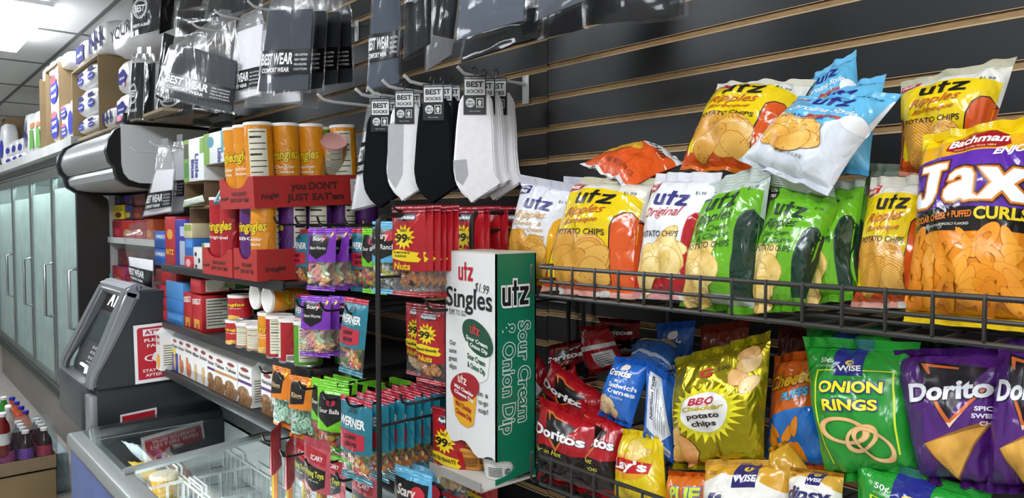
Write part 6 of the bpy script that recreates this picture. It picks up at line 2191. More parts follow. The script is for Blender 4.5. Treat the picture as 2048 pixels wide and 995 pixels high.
def cup(lab, c, body, lid, lidc, txt=True):
    t = thing('dip_cup', lab, 'dip cup', c, 'dip cups in the dispenser')
    M = Matrix.Translation(c)
    MB().lathe([(0.027, 0), (0.029, 0.001), (0.0345, 0.036)], plain(body, 0.35), 28, M).build('tub', t)
    MB().lathe([(0.0365, 0.0355), (0.0375, 0.037), (0.0375, 0.0405), (0.035, 0.0415), (0, 0.041)], plain(lidc, 0.35), 28, M).build('lid', t)
    A = Art(Cyl(c + V((0, 0, 0.004)), 0.0325, 0.028, math.radians(-110), math.radians(-5)))
    A.surf.M = None
    for k in range(6):
        A.zone(rect(0.25, 0.15 + 0.11 * k, 0.72, 0.19 + 0.11 * k), ink)
    A.text('utz', 0.8, 0.35, 0.96, 0.7, ink, 0.06)
    merge_art('cup_label', t, (A,))


for k in range(3):
    z = DZ0 + 0.0005 + 0.043 * k
    cup('orange cheese dip cup %s in its column of the dispenser' % ['at the bottom', 'second from the bottom', 'third from the bottom'][k], V((DX0 + 0.042, DY + 0.044, z)), '#d08a2e', 1, '#d89a48')
    cup('white onion dip cup %s in its column of the dispenser' % ['at the bottom', 'second from the bottom', 'third from the bottom'][k], V((DX1 - 0.040, DY + 0.044, z)), '#dcdcd8', 1, '#c8d4cc')

# ================================================================== WIRE BASKETS
m_bk = plain('#262421', 0.4)


def basket(lab, x0, x1, yf, zt, steps, depth_back=WY - 0.02):
    t = thing('wire_basket_shelf', lab, 'wire basket', ((x0 + x1) / 2, (yf + WY) / 2, zt - steps * 0.025))
    zb = zt - steps * 0.0245
    for k in range(steps + 1):
        z = zt - k * 0.0245
        y = yf
        MB().tube([(x0, depth_back, z + (0.0 if k == steps else 0.0)), (x0, y + 0.02, z), (x0 + 0.02, y, z), (x1 - 0.02, y, z), (x1, y + 0.02, z), (x1, depth_back, z)], 0.0034 if k in (0, steps) else 0.0027, m_bk, 8).build('rail', t)
    n = int(round((x1 - x0) / 0.05))
    for i in range(n + 1):
        x = x0 + (x1 - x0) * i / n
        MB().tube([(x, yf - 0.0005, zt + 0.003), (x, yf - 0.003, zt), (x, yf - 0.003, zb + 0.004), (x, yf + 0.004, zb - 0.003), (x, depth_back, zb - 0.003)], 0.0024, m_bk, 6).build('upright_wire', t)
        b = MB().tube([(x + 0.0045 * math.cos(a), yf + 0.0045 * math.sin(a) * 0.9, zt) for a in (2 * PI * k / 8 for k in range(8))], 0.002, m_bk, 5, closed=True)
    for y in (yf + 0.1, yf + 0.2, yf + 0.3):
        MB().tube([(x0, y, zb), (x1, y, zb)], 0.003, m_bk, 6).build('floor_wire', t)
    for x in (x0, x1):
        for y in (yf + 0.06, yf + 0.15, yf + 0.24, yf + 0.33):
            MB().tube([(x, y, zt), (x, y, zb)], 0.0024, m_bk, 6).build('upright_wire', t)
    return t


BZ = 1.519
basket('upper black wire basket shelf holding the big chip bags', -0.957, 0.243, 0.88, BZ, 2)
LZ = 1.187
basket('lower black wire basket shelf holding the heap of small snack bags', -0.957, 0.243, 0.88, LZ, 2)
t = thing('wire_stand', 'black wire stand behind the baskets against the slatted wall', 'rack', (-0.4, 1.262, 0))
for x in (-0.957, 0.243):
    MB().tube([(x, 1.266, 0.0), (x, 1.266, 1.55)], 0.005, m_bk, 8).build('post', t)
for z in (1.05, 1.25, 1.35, 1.45):
    MB().tube([(-0.957, 1.266, z), (0.243, 1.266, z)], 0.0035, m_bk, 7).build('cross_wire', t)

# ================================================================== CHIP BAGS
CG = 'snack bags in the wire baskets'
ripA = chipmat('#b8741a', '#e0b04a', 150)
ripB = chipmat('#c4862a', '#e8c062', 170)
flatA = chipmat('#d8b45a', '#ecd48c', 150, 0.3, False)
flatB = chipmat('#e0c070', '#f0dc9c', 150, 0.3, False)
edgeA = plain('#b07426', 0.35)
edgeB = plain('#c4a050', 0.35)


def chips_pic(A, u0, u1, v0, v1, mats, edge, n=9, seed=1, r=(0.16, 0.09)):
    rn = random.Random(seed)
    it = []
    for k in range(n):
        it.append((u0 + (u1 - u0) * rn.random(), v0 + (v1 - v0) * (1 - k / n) * 0.9 + 0.02, r[0] * rn.uniform(0.75, 1.15), r[1] * rn.uniform(0.75, 1.15), rn.uniform(-0.6, 0.6)))
    it = [(min(max(a, u0 + c * 0.9), u1 - c * 0.9), b, c, d, e) for a, b, c, d, e in it]
    A.chips(it, edge, mats)


def chip_bag(lab, px4, ys, thick, seed, base, art, seal_c=None, top=0.075, bot=0.055, nu=30, nv=40, back=None, wr=1.0, nm='chip_bag', pinch=0.06, cat='chip bag', metal=0.0, zig=0.0, flop=0.0, power=2.4, seal_b=None):
    q = quad(px4, ys)
    lo = min(p.z for p in q)
    c = (q[2] + q[3]) / 2
    t = thing(nm, lab, cat, (c.x, c.y, lo), CG)
    s = Pillow(*q, thick, seed, top, bot, pinch, wr, nu, nv, flop=flop, power=power)
    A = Art(s)
    m_f = film(base, 0.22, metal)
    s.body(A.mb, m_f)
    art(A)
    A.mb.absorb(A.pic, A.txt).build('printed_film', t)
    for w_, col in (('top', seal_c or base), ('bot', seal_b or base)):
        m = MB()
        s.seal(m, film(col, 0.25, metal), w_, zig)
        m.build('top_seal' if w_ == 'top' else 'bottom_seal', t)
    return t


def utz_art(field, logo, script, lobe, kind, chips, low, script2=None, flag='#c22a22', lobe_line='#1a1414', name1='Ripples', topc=None, chipword='#1a1616', seed=1, lettering=1.0):
    def f(A):
        fl = film
        if low:
            A.zone(rect(0, 0.0, 1, 0.16), fl(low), 1)
        # coloured field with an arched top
        if field:
            A.zone([(0.02, 0.88)] + [(0.02 + 0.96 * t, 0.80 + 0.055 * math.sin(PI * t) - 0.02 * t) for t in (k / 14 for k in range(15))][1:] + [(0.98, 0.42), (0.9, 0.12), (0.1, 0.12), (0.02, 0.42)], fl(field), 2)
        A.l = 2
        # side lobes
        if lobe:
            A.zone([(1.0, 0.10), (1.0, 0.60), (0.93, 0.66), (0.86, 0.655), (0.80, 0.61), (0.775, 0.52), (0.775, 0.36), (0.80, 0.10)], plain(lobe_line, 0.4))
            A.zone([(1.0, 0.10), (1.0, 0.592), (0.93, 0.65), (0.865, 0.645), (0.81, 0.60), (0.788, 0.52), (0.788, 0.36), (0.81, 0.10)], fl(lobe))
            A.zone([(0.0, 0.10), (0.0, 0.56), (0.05, 0.55), (0.09, 0.50), (0.09, 0.40), (0.06, 0.10)], plain(lobe_line, 0.4))
            A.zone([(0.0, 0.10), (0.0, 0.55), (0.045, 0.54), (0.078, 0.495), (0.078, 0.40), (0.05, 0.10)], fl(lobe))
        if flag:
            A.zone([(0.03, 0.90), (0.24, 0.92), (0.24, 0.845), (0.17, 0.835), (0.03, 0.82)], film(flag))
            A.text('GLUTEN', 0.06, 0.885, 0.22, 0.905, plain('#f0ece8', 0.4), 0.02)
            A.text('FREE', 0.06, 0.845, 0.2, 0.873, plain('#f0ece8', 0.4), 0.05)
        lg = plain(logo, 0.35)
        A.text('utz', 0.27, 0.705, 0.72, 0.80, lg, 0.10, 0.08)
        A.text('$1.99', 0.80, 0.80, 0.92, 0.825, plain('#3a3630', 0.4), 0.0)
        sc1 = plain(script, 0.35)
        if name1:
            A.text(name1, 0.17, 0.60, 0.70, 0.675, sc1, 0.005, 0.45, rise=0.03)
        for k, w_ in enumerate(kind):
            A.text(w_, 0.2 + 0.05 * k, 0.535 - 0.055 * k, 0.66 + 0.04 * k, 0.575 - 0.055 * k, plain(script2 or script, 0.35), 0.005, 0.4, rise=0.02)
        v = 0.455 if len(kind) < 2 else 0.425
        A.text('POTATO CHIPS', 0.12, v, 0.735, v + 0.045, plain(chipword, 0.35), 0.012)
        chips(A)
    return f


c_rip = lambda A: chips_pic(A, 0.08, 0.80, 0.14, 0.40, [ripA, ripB], edgeA, 10, 3, (0.2, 0.12))
c_flat = lambda A: chips_pic(A, 0.10, 0.82, 0.12, 0.40, [flatA, flatB], edgeB, 10, 5, (0.2, 0.11))
c_one = lambda A: chips_pic(A, 0.05, 0.66, 0.05, 0.36, [flatA, flatB], edgeB, 7, 8, (0.24, 0.14))
BBQ = lambda sd=1: utz_art('#e2c40e', '#14100e', '#b5491a', '#d0541a', ('Barbeque',), c_rip, '#d8541a', seed=sd)
CHD = utz_art(None, '#2a2670', '#c9962a', '#e0a414', ('Cheddar &', 'Sour Cream'), c_rip, '#e2aa1a', flag='#2a2670', lobe_line='#d8a020', chipword='#c89a2a')
ORI = utz_art(None, '#2a2a72', '#b81c28', '#b01a26', (), c_flat, '#b81c26', name1='Original', lobe_line='#b01a26', chipword='#2a2a2c')
SCO = utz_art('#63a81c', '#17301f', '#17301f', '#0f3022', ('Sour Cream', '& Onion'), c_one, None, flag='#17301f', lobe_line='#0f3022', chipword='#1c3a1c')


def CAR(A):
    A.zone([(0.02, 1.0), (0.98, 1.0), (0.98, 0.62), (0.86, 0.63), (0.72, 0.5), (0.70, 0.36), (0.30, 0.36), (0.27, 0.5), (0.12, 0.58), (0.02, 0.55)], film('#62b2d8'), 1)
    A.l = 1
    A.zone(ell(0.91, 0.59, 0.1, 0.075), plain('#f0f2f4', 0.35))
    A.zone(ell(0.12, 0.54, 0.09, 0.07), plain('#f0f2f4', 0.35))
    nv = plain('#26267a', 0.35)
    A.zone([(0.03, 0.90), (0.24, 0.92), (0.24, 0.85), (0.03, 0.83)], film('#c22a22'))
    A.text('FREE', 0.06, 0.855, 0.2, 0.885, plain('#f0ece8', 0.4), 0.05)
    A.text('utz', 0.36, 0.73, 0.74, 0.83, nv, 0.10, 0.08)
    A.text('Carolina Style', 0.20, 0.62, 0.88, 0.68, plain('#eef2f4', 0.35), 0.012, 0.4, rise=0.02)
    A.text('Barbecue', 0.44, 0.55, 0.80, 0.595, plain('#b8342a', 0.35), 0.03, 0.3, rise=0.01)
    A.text('POTATO CHIPS', 0.2, 0.525, 0.66, 0.56, nv, 0.01)
    A.text('$1.99', 0.74, 0.88, 0.92, 0.91, plain('#2a3a52', 0.4), 0.0)
    chips_pic(A, 0.12, 0.76, 0.26, 0.46, [chipmat('#d08e2a', '#e6b650', 140, 0.3, False), chipmat('#dca03a', '#ecc468', 140, 0.3, False)], edgeA, 12, 9, (0.22, 0.09))
    A.l += 1
    A.text('NET WT. 2 7/8 OZ. (81.5g)', 0.36, 0.17, 0.66, 0.195, plain('#2a2a34', 0.4), 0.01)


# ---- upper basket, back to front
chip_bag('pale green topped chip bag showing only its top behind the light blue bags', [(1728, 326), (1800, 328), (1790, 520), (1722, 520)], (1.16, 1.16), 0.02, 41, '#a9b8a4', SCO, '#b2beb0', nm='chip_bag')
chip_bag('green onion chip bag farthest back, fourth from the silver striped one', [(1684, 378), (1738, 372), (1742, 596), (1668, 600)], (1.06, 1.06, 1.0, 1.0), 0.03, 42, '#5a9e1a', SCO, '#aeb8b0')
chip_bag('green onion chip bag third from the silver striped one', [(1618, 372), (1732, 356), (1706, 600), (1596, 610)], (1.04, 1.04, 0.98, 0.98), 0.032, 43, '#5a9e1a', SCO, '#b4beb4')
chip_bag('green onion chip bag second in line, half behind the silver striped one', [(1546, 356), (1690, 384), (1606, 622), (1494, 624)], (1.00, 1.00, 0.945, 0.945), 0.036, 44, '#5a9e1a', SCO, '#c2cac2', flop=0.25)
chip_bag('white and blue chip bag peeping out behind the barbecue bag', [(1128, 352), (1225, 358), (1222, 578), (1118, 572)], (1.12, 1.12), 0.03, 45, '#dcdde2', CHD, '#d4d4dc')
chip_bag('orange and white chip bag lying across the top of the standing bags', [(1288, 296), (1378, 322), (1262, 374), (1160, 326)], (1.20, 1.08, 0.98, 1.06), 0.035, 46, '#d8551a',
         lambda A: (A.zone(rect(0, 0.62, 1, 1), film('#e2e2e2'), 1), A.zone([(0.7, 0.2), (1.0, 0.2), (1.0, 0.8), (0.8, 0.75), (0.7, 0.6)], film('#d8551a'), 2), A.text('POTATO CHIPS', 0.15, 0.66, 0.9, 0.76, plain('#1c1a1a', 0.35), 0.012),
                    A.text('NET WT 2 7/8 OZ', 0.4, 0.12, 0.9, 0.17, plain('#6a2410', 0.4), 0.01), chips_pic(A, 0.05, 0.65, 0.25, 0.62, [chipmat('#d89a1a', '#e6b83a', 120, 0.3, False)], edgeA, 5, 12, (0.22, 0.14))), '#e0e0e0', seal_b='#e4e2e0', wr=1.2)
chip_bag('white and yellow cheddar chip bag at the basket end beside the dip dispenser', [(1046, 350), (1168, 372), (1130, 578), (1008, 560)], (1.02, 1.02, 0.99, 0.99), 0.034, 47, '#dcdde2', CHD, '#cfd0d8', seal_b='#e0a414', flop=0.1)
chip_bag('yellow barbecue chip bag standing at the front rail, nearest the dip dispenser', [(1152, 346), (1312, 348), (1272, 600), (1082, 584)], (1.0, 1.0, 0.94, 0.94), 0.042, 48, '#d9d6c8', BBQ(1), '#b9b498', seal_b='#dcdad4', nu=40, nv=52, flop=-0.2)
chip_bag('white and red original chip bag between the yellow barbecue and green bags', [(1311, 346), (1444, 344), (1404, 602), (1262, 596)], (0.985, 0.985, 0.935, 0.935), 0.036, 49, '#e3e3e6', ORI, '#dcdce0', seal_b='#d8d4d2')
chip_bag('green onion chip bag with a silver striped top leaning over the front rail', [(1412, 372), (1552, 310), (1508, 634), (1360, 612)], (0.975, 0.975, 0.94, 0.94), 0.044, 50, '#aab6ac', SCO, '#b8c2ba', nu=40, nv=52, top=0.13, seal_b='#63a81c')
chip_bag('light blue chip bag rearmost of its pile against the slatted wall', [(1612, 162), (1712, 98), (1728, 300), (1612, 330)], (1.14, 1.14, 1.08, 1.08), 0.03, 51, '#5faed6', CAR, '#78bcde')
chip_bag('light blue chip bag in the middle of its pile', [(1616, 200), (1773, 148), (1738, 352), (1590, 345)], (1.09, 1.09, 1.03, 1.03), 0.034, 52, '#62b2d8', CAR, '#74bade')
chip_bag('yellow barbecue chip bag lying on top beside the light blue ones', [(1434, 166), (1632, 158), (1540, 352), (1358, 338)], (1.10, 1.10, 1.02, 1.02), 0.045, 53, '#dedcd2', BBQ(2), '#cfccbc', nu=40, nv=50, seal_b='#c87a1e')
chip_bag('light blue chip bag in front of its pile with the whole face showing', [(1598, 192), (1806, 188), (1656, 392), (1476, 320)], (1.02, 1.02, 0.965, 0.965), 0.045, 54, '#dde3ea', CAR, '#6db6dc', nu=40, nv=50, seal_b='#dfe2e8')
chip_bag('yellow barbecue chip bag with a raised corner behind the cheese curl bag', [(1800, 164), (2034, 112), (1960, 372), (1796, 350)], (1.09, 1.09, 1.06, 1.06), 0.042, 55, '#dedcd2', BBQ(3), '#c6c4ae', nu=40, nv=50)
chip_bag('yellow barbecue chip bag standing half behind the cheese curl bag', [(1742, 354), (1886, 350), (1850, 618), (1700, 614)], (1.04, 1.04, 0.995, 0.995), 0.036, 56, '#dedcd2', BBQ(4), '#d6d4c8', nu=36, nv=46)


def JAX(A):
    pu, bk_, ye = film('#5a2a9a'), film('#15110e'), film('#e4c60c')
    A.zone(rect(0, 0.88, 1, 1), ye, 1)
    A.zone([(0, 0.78), (1, 0.78), (1, 0.90), (0, 0.90)], film('#d8a012'), 2)
    A.zone([(0.0, 0.50), (0.0, 0.80), (0.2, 0.815), (1.0, 0.815), (1.0, 0.50)], pu, 3)
    A.zone([(0.0, 0.40), (0.0, 0.515), (0.3, 0.54), (0.7, 0.53), (1.0, 0.54), (1.0, 0.43), (0.6, 0.42), (0.25, 0.43)], bk_, 4)
    A.l = 4
    A.zone([(0.30, 0.845), (0.34, 0.905), (0.48, 0.93), (0.68, 0.93), (0.78, 0.90), (0.82, 0.845), (0.74, 0.825), (0.4, 0.825)], film('#9a1a20'))
    A.text('Bachman', 0.33, 0.855, 0.79, 0.90, plain('#f0e8e0', 0.35), 0.03, 0.15, rise=0.005)
    A.text('Classic Quality Since 1884', 0.38, 0.832, 0.72, 0.842, plain('#e8d48a', 0.35), 0.0)
    A.text('ENJOY', 0.72, 0.785, 0.99, 0.82, plain('#efe9f4', 0.35), 0.04, 0.3, rise=0.03)
    A.text('Jax', 0.05, 0.565, 1.0, 0.775, plain('#eef0f4', 0.3), 0.08, outline=plain('#d07a1a', 0.35), ob=0.03, outline2=plain('#3a1420', 0.35))
    A.text('CHEDDAR CHEESE + PUFFED', 0.02, 0.475, 0.62, 0.505, plain('#d8741a', 0.35), 0.03, rise=0.01)
    A.text('CURLS', 0.64, 0.475, 0.99, 0.53, plain('#e0c41a', 0.35), 0.06, rise=0.01)
    A.text('NATURALLY & ARTIFICIALLY FLAVORED', 0.18, 0.448, 0.6, 0.46, plain('#e8e4da', 0.35), 0.0)
    rn = random.Random(5)
    curl = [chipmat('#d8780e', '#e8941e', 60, 0.35, False), chipmat('#dc8414', '#eaa030', 60, 0.35, False)]
    ed = plain('#c0660c', 0.4)
    A.l = 5
    for k in range(42):
        r_, c_ = divmod(k, 6)
        u, v = 0.10 + 0.16 * c_ + rn.uniform(-0.03, 0.03), 0.385 - 0.046 * r_ + rn.uniform(-0.012, 0.012)
        if k % 4:
            A.chips([(u, v, rn.uniform(0.07, 0.105), rn.uniform(0.03, 0.045), rn.uniform(-1, 1))], ed, [curl[k % 2]], base=3 + k * 0.3)
        else:
            A.l = 3 + k * 0.3
            A.rings([(u, v, 0.105, 0.05, rn.uniform(-1, 1), 0.6)], curl[k % 2], ed)
    A.l = 12


chip_bag('large orange and yellow cheese curl bag at the near end of the upper basket', [(1846, 270), (2092, 226), (2068, 666), (1806, 642)], (1.0, 1.0, 0.948, 0.948), 0.055, 57, '#dc8412', JAX, '#e2c40c', nu=46, nv=58, seal_b='#dcc01a', top=0.05, wr=0.8)

# ---- lower basket
def DOR(colr, dark, w1, w2, tc):
    def f(A):
        A.zone([(0.0, 0.1), (0.0, 0.42), (0.3, 0.5), (0.75, 0.45), (1, 0.5), (1.0, 0.1)], film(dark), 1)
        A.zone([(0.22, 0.90), (0.78, 0.82), (0.62, 0.60), (0.5, 0.46), (0.36, 0.62)], plain('#1a1412', 0.3), 2)
        A.l = 2
        gl = plain('#c86a2a', 0.3)
        A.zone([(0.22, 0.90), (0.60, 0.85), (0.60, 0.835), (0.28, 0.87), (0.34, 0.80), (0.32, 0.80)], gl)
        A.zone([(0.36, 0.62), (0.49, 0.44), (0.74, 0.72), (0.72, 0.73), (0.50, 0.50), (0.38, 0.63)], gl)
        A.text('Doritos', 0.08, 0.60, 0.93, 0.72, plain('#eceaea', 0.3), 0.06, rise=0.02, outline=plain('#241a1c', 0.35), ob=0.045)
        A.text(w1, 0.12, 0.40, 0.6, 0.46, plain(tc, 0.35), 0.01, 0.2)
        A.text(w2, 0.45, 0.32, 0.72, 0.36, plain('#c8c43a', 0.35), 0.01)
    return f


FLM = DOR('#a8141e', '#1c1012', 'Flamin Hot', 'NACHO', '#c8c43a')


def SWT(A):
    A.zone([(0.24, 0.90), (0.86, 0.84), (0.62, 0.56), (0.55, 0.44), (0.38, 0.62)], plain('#18121a', 0.3), 1)
    A.l = 1
    gl, gl2 = plain('#c8642a', 0.3), plain('#e8c8a8', 0.3)
    A.zone([(0.28, 0.885), (0.62, 0.845), (0.62, 0.832), (0.36, 0.855), (0.38, 0.80), (0.36, 0.80)], gl)
    A.zone([(0.42, 0.60), (0.57, 0.42), (0.90, 0.71), (0.87, 0.72), (0.58, 0.475), (0.45, 0.61)], gl)
    A.zone([(0.54, 0.455), (0.57, 0.42), (0.70, 0.53), (0.58, 0.455)], gl2)
    A.text('Doritos', 0.17, 0.60, 1.02, 0.73, plain('#dcdce2', 0.3), 0.06, rise=0.05, outline=plain('#241a2c', 0.35), ob=0.045)
    A.text('SPICY', 0.80, 0.545, 0.98, 0.575, plain('#dcd6e4', 0.35), 0.04)
    A.text('SWEET', 0.78, 0.495, 0.99, 0.525, plain('#dcd6e4', 0.35), 0.04)
    A.text('CHILI', 0.84, 0.445, 0.99, 0.475, plain('#dcd6e4', 0.35), 0.02)
    A.zone([(0.28, 0.30), (0.56, 0.05), (0.92, 0.45), (0.9, 0.48)], plain('#8a5a1e', 0.4))
    A.zone([(0.295, 0.302), (0.56, 0.068), (0.895, 0.445)], chipmat('#b8802a', '#dca84a', 120, 0.4, False))


def RINGS(A):
    nv, ye = film('#232a7a'), plain('#e8d81c', 0.35)
    A.zone(rect(0.36, 0.72, 0.64, 1.0), nv, 1)
    A.l = 1
    A.zone(ell(0.5, 0.815, 0.045, 0.018), plain('#d8b83a', 0.35))
    A.zone(ell(0.51, 0.815, 0.025, 0.008), nv)
    A.text('WISE', 0.39, 0.755, 0.62, 0.795, plain('#f0f0f0', 0.35), 0.03)
    A.text('50¢', 0.21, 0.815, 0.34, 0.85, plain('#eaf0e4', 0.35), 0.01)
    A.text('OCT2521J6B', 0.2, 0.782, 0.36, 0.795, plain('#cfe0c8', 0.35), 0.0)
    for p in ([(0.17, 0.76), (0.19, 0.76), (0.22, 0.12), (0.2, 0.12)], [(0.17, 0.76), (0.36, 0.76), (0.36, 0.753), (0.17, 0.753)], [(0.64, 0.76), (0.87, 0.76), (0.87, 0.753), (0.64, 0.753)], [(0.86, 0.76), (0.875, 0.76), (0.91, 0.16), (0.895, 0.16)]):
        A.zone(p, plain('#c8dc2a', 0.35))
    ou = plain('#1f3a8a', 0.35)
    A.text('ONION', 0.24, 0.60, 0.80, 0.68, ye, 0.05, outline=plain('#141c3a', 0.35), ob=0.04, outline2=ou)
    A.text('RINGS', 0.30, 0.475, 0.76, 0.55, ye, 0.05, outline=plain('#141c3a', 0.35), ob=0.04, outline2=ou)
    A.rings([(0.45, 0.335, 0.24, 0.09, -0.1, 0.22), (0.60, 0.28, 0.17, 0.085, 0.3, 0.24), (0.70, 0.235, 0.19, 0.10, -0.5, 0.2)], chipmat('#d8a868', '#e6c08a', 60, 0.4, False), plain('#b88848', 0.4))


def GRAN(A):
    A.text('Mini', 0.50, 0.60, 0.70, 0.65, plain('#e4e8f0', 0.35), 0.01)
    A.text('Grands', 0.12, 0.70, 0.80, 0.80, plain('#f0f0f0', 0.35), 0.05, outline=plain('#20283c', 0.35), ob=0.04)
    A.zone(ell(0.56, 0.84, 0.14, 0.05), plain('#e6d8d0', 0.4))
    A.text('Sandwich', 0.36, 0.52, 0.96, 0.59, plain('#f0f2f6', 0.35), 0.03)
    A.text('Cremes', 0.38, 0.43, 0.96, 0.50, plain('#f0f2f6', 0.35), 0.03)
    A.text('Vanilla', 0.5, 0.36, 0.8, 0.40, plain('#cfdcf0', 0.35), 0.0, 0.3)
    A.l = 2
    A.chips([(0.25, 0.30, 0.15, 0.08, 0.2), (0.5, 0.27, 0.15, 0.08, -0.2), (0.35, 0.17, 0.16, 0.085, 0.1), (0.6, 0.13, 0.15, 0.08, 0.4), (0.2, 0.16, 0.12, 0.07, 0)], plain('#8a6a40', 0.4), [noisy('creme_cookie', '#c0a478', '#d4bc94', 60, 0.4, 0.1)])


def NUTBACK(A):
    A.zone([(0.12, 0.15), (0.16, 0.88), (0.50, 0.88), (0.92, 0.30), (0.6, 0.12)], film('#cfd4da'), 1)
    A.l = 1
    ik = plain('#20242c', 0.4)
    A.text('Nutrition Facts', 0.24, 0.3, 0.34, 0.84, ik, 0.03, turn=1)
    for k in range(6):
        A.zone(rect(0.37 + 0.07 * k, 0.22, 0.385 + 0.07 * k, 0.80 - 0.09 * k), ik, layer=2)
    A.zone(rect(0.3, 0.03, 0.9, 0.11), film('#d8dce0'), 3)


def GOLD(A):
    ye = plain('#dcd21e', 0.3)
    A.zone(star(0.51, 0.45, 0.29, 0.42, 26, 0.58), ye, 1)
    A.zone(star(0.51, 0.45, 0.27, 0.35, 19, 0.56, 0.1), plain('#c4bc14', 0.3), 2)
    A.zone(ell(0.51, 0.45, 0.255, 0.155, 30), plain('#dedcd8', 0.35), 3)
    A.l = 3
    A.text('BBQ', 0.38, 0.51, 0.62, 0.565, plain('#a8142a', 0.35), 0.05, 0.15)
    A.text('Cheddar', 0.29, 0.465, 0.72, 0.50, plain('#b8a81c', 0.35), 0.03, 0.3, rise=0.0)
    A.text('potato', 0.34, 0.405, 0.66, 0.445, plain('#1c1816', 0.35), 0.03)
    A.text('chips', 0.37, 0.345, 0.61, 0.385, plain('#1c1816', 0.35), 0.03)
    A.text('G', 0.43, 0.735, 0.53, 0.80, plain('#b8242a', 0.35), 0.04, 0.15)
    A.text('1.00', 0.60, 0.755, 0.72, 0.785, plain('#2a2418', 0.35), 0.0, rise=0.01)
    A.l = 1
    pal = [chipmat('#c89a4a', '#e0c080', 90, 0.3, False), chipmat('#c88a4a', '#dcae70', 90, 0.3, False)]
    A.chips([(0.88, 0.78, 0.1, 0.07, 0.4), (0.80, 0.68, 0.1, 0.06, -0.3), (0.90, 0.62, 0.08, 0.06, 0.7), (0.86, 0.86, 0.09, 0.05, 0)], plain('#b06a3a', 0.4), pal)
    A.chips([(0.12, 0.28, 0.12, 0.07, 0.4), (0.24, 0.2, 0.13, 0.07, -0.5), (0.12, 0.14, 0.11, 0.07, 0.2), (0.27, 0.10, 0.12, 0.06, 0.5)], plain('#b06a3a', 0.4), pal)


def CHEE(A):
    A.zone([(0.0, 0.05), (0.0, 0.40), (0.5, 0.48), (1.0, 0.52), (1.0, 0.05)], film('#1f6ab8'), 1)
    A.l = 1
    A.text('Cheetos', 0.10, 0.66, 0.98, 0.78, plain('#d8a01a', 0.35), 0.08, 0.1, rise=0.06, outline=plain('#1a1210', 0.35), ob=0.06)
    A.text('PUFFS', 0.42, 0.55, 0.80, 0.62, plain('#3a9ac8', 0.35), 0.06, 0.1, rise=0.05, outline=plain('#14283a', 0.35), ob=0.05)
    rn = random.Random(7)
    A.chips([(rn.uniform(0.2, 0.85), 0.12 + 0.028 * k, 0.10, 0.045, rn.uniform(-1, 1)) for k in range(9)], plain('#a8520a', 0.4), [chipmat('#d8780e', '#e8941e', 60, 0.35, False)])


def LAYS(A):
    A.zone(ell(0.45, 0.53, 0.40, 0.17), plain('#d89a1a', 0.3), 1)
    A.zone([(0.02, 0.58), (0.25, 0.63), (0.9, 0.60), (0.85, 0.47), (0.5, 0.44), (0.08, 0.47)], plain('#b8141e', 0.3), 2)
    A.l = 2
    A.text("Lay's", 0.08, 0.49, 0.82, 0.61, plain('#f0ece8', 0.3), 0.05, 0.1)
    A.text('Classic', 0.1, 0.25, 0.6, 0.32, plain('#5a4a14', 0.35), 0.01)
    A.l = 1
    A.chips([(0.62, 0.78, 0.2, 0.08, -0.2), (0.7, 0.7, 0.2, 0.07, 0.3)], edgeB, [flatA])


def DIPSY(A):
    A.zone([(0.0, 0.0), (0.0, 0.72), (0.3, 0.86), (0.7, 0.80), (1, 0.6), (1, 0.0)], film('#e0ddd4'), 1)
    A.zone([(0.46, 0.70), (0.72, 0.70), (0.72, 0.96), (0.46, 0.96)], film('#2a2460'), 2)
    A.l = 2
    A.zone(ell(0.59, 0.90, 0.05, 0.03), plain('#c8b03a', 0.35))
    A.text('WISE', 0.47, 0.77, 0.71, 0.84, plain('#eeeef2', 0.35), 0.03)
    A.text('dipsy', 0.08, 0.42, 0.9, 0.66, plain('#26265a', 0.35), 0.04, 0.25, rise=-0.03)
    A.text('220', 0.12, 0.84, 0.2, 0.88, plain('#6a4a14', 0.4), 0.01)


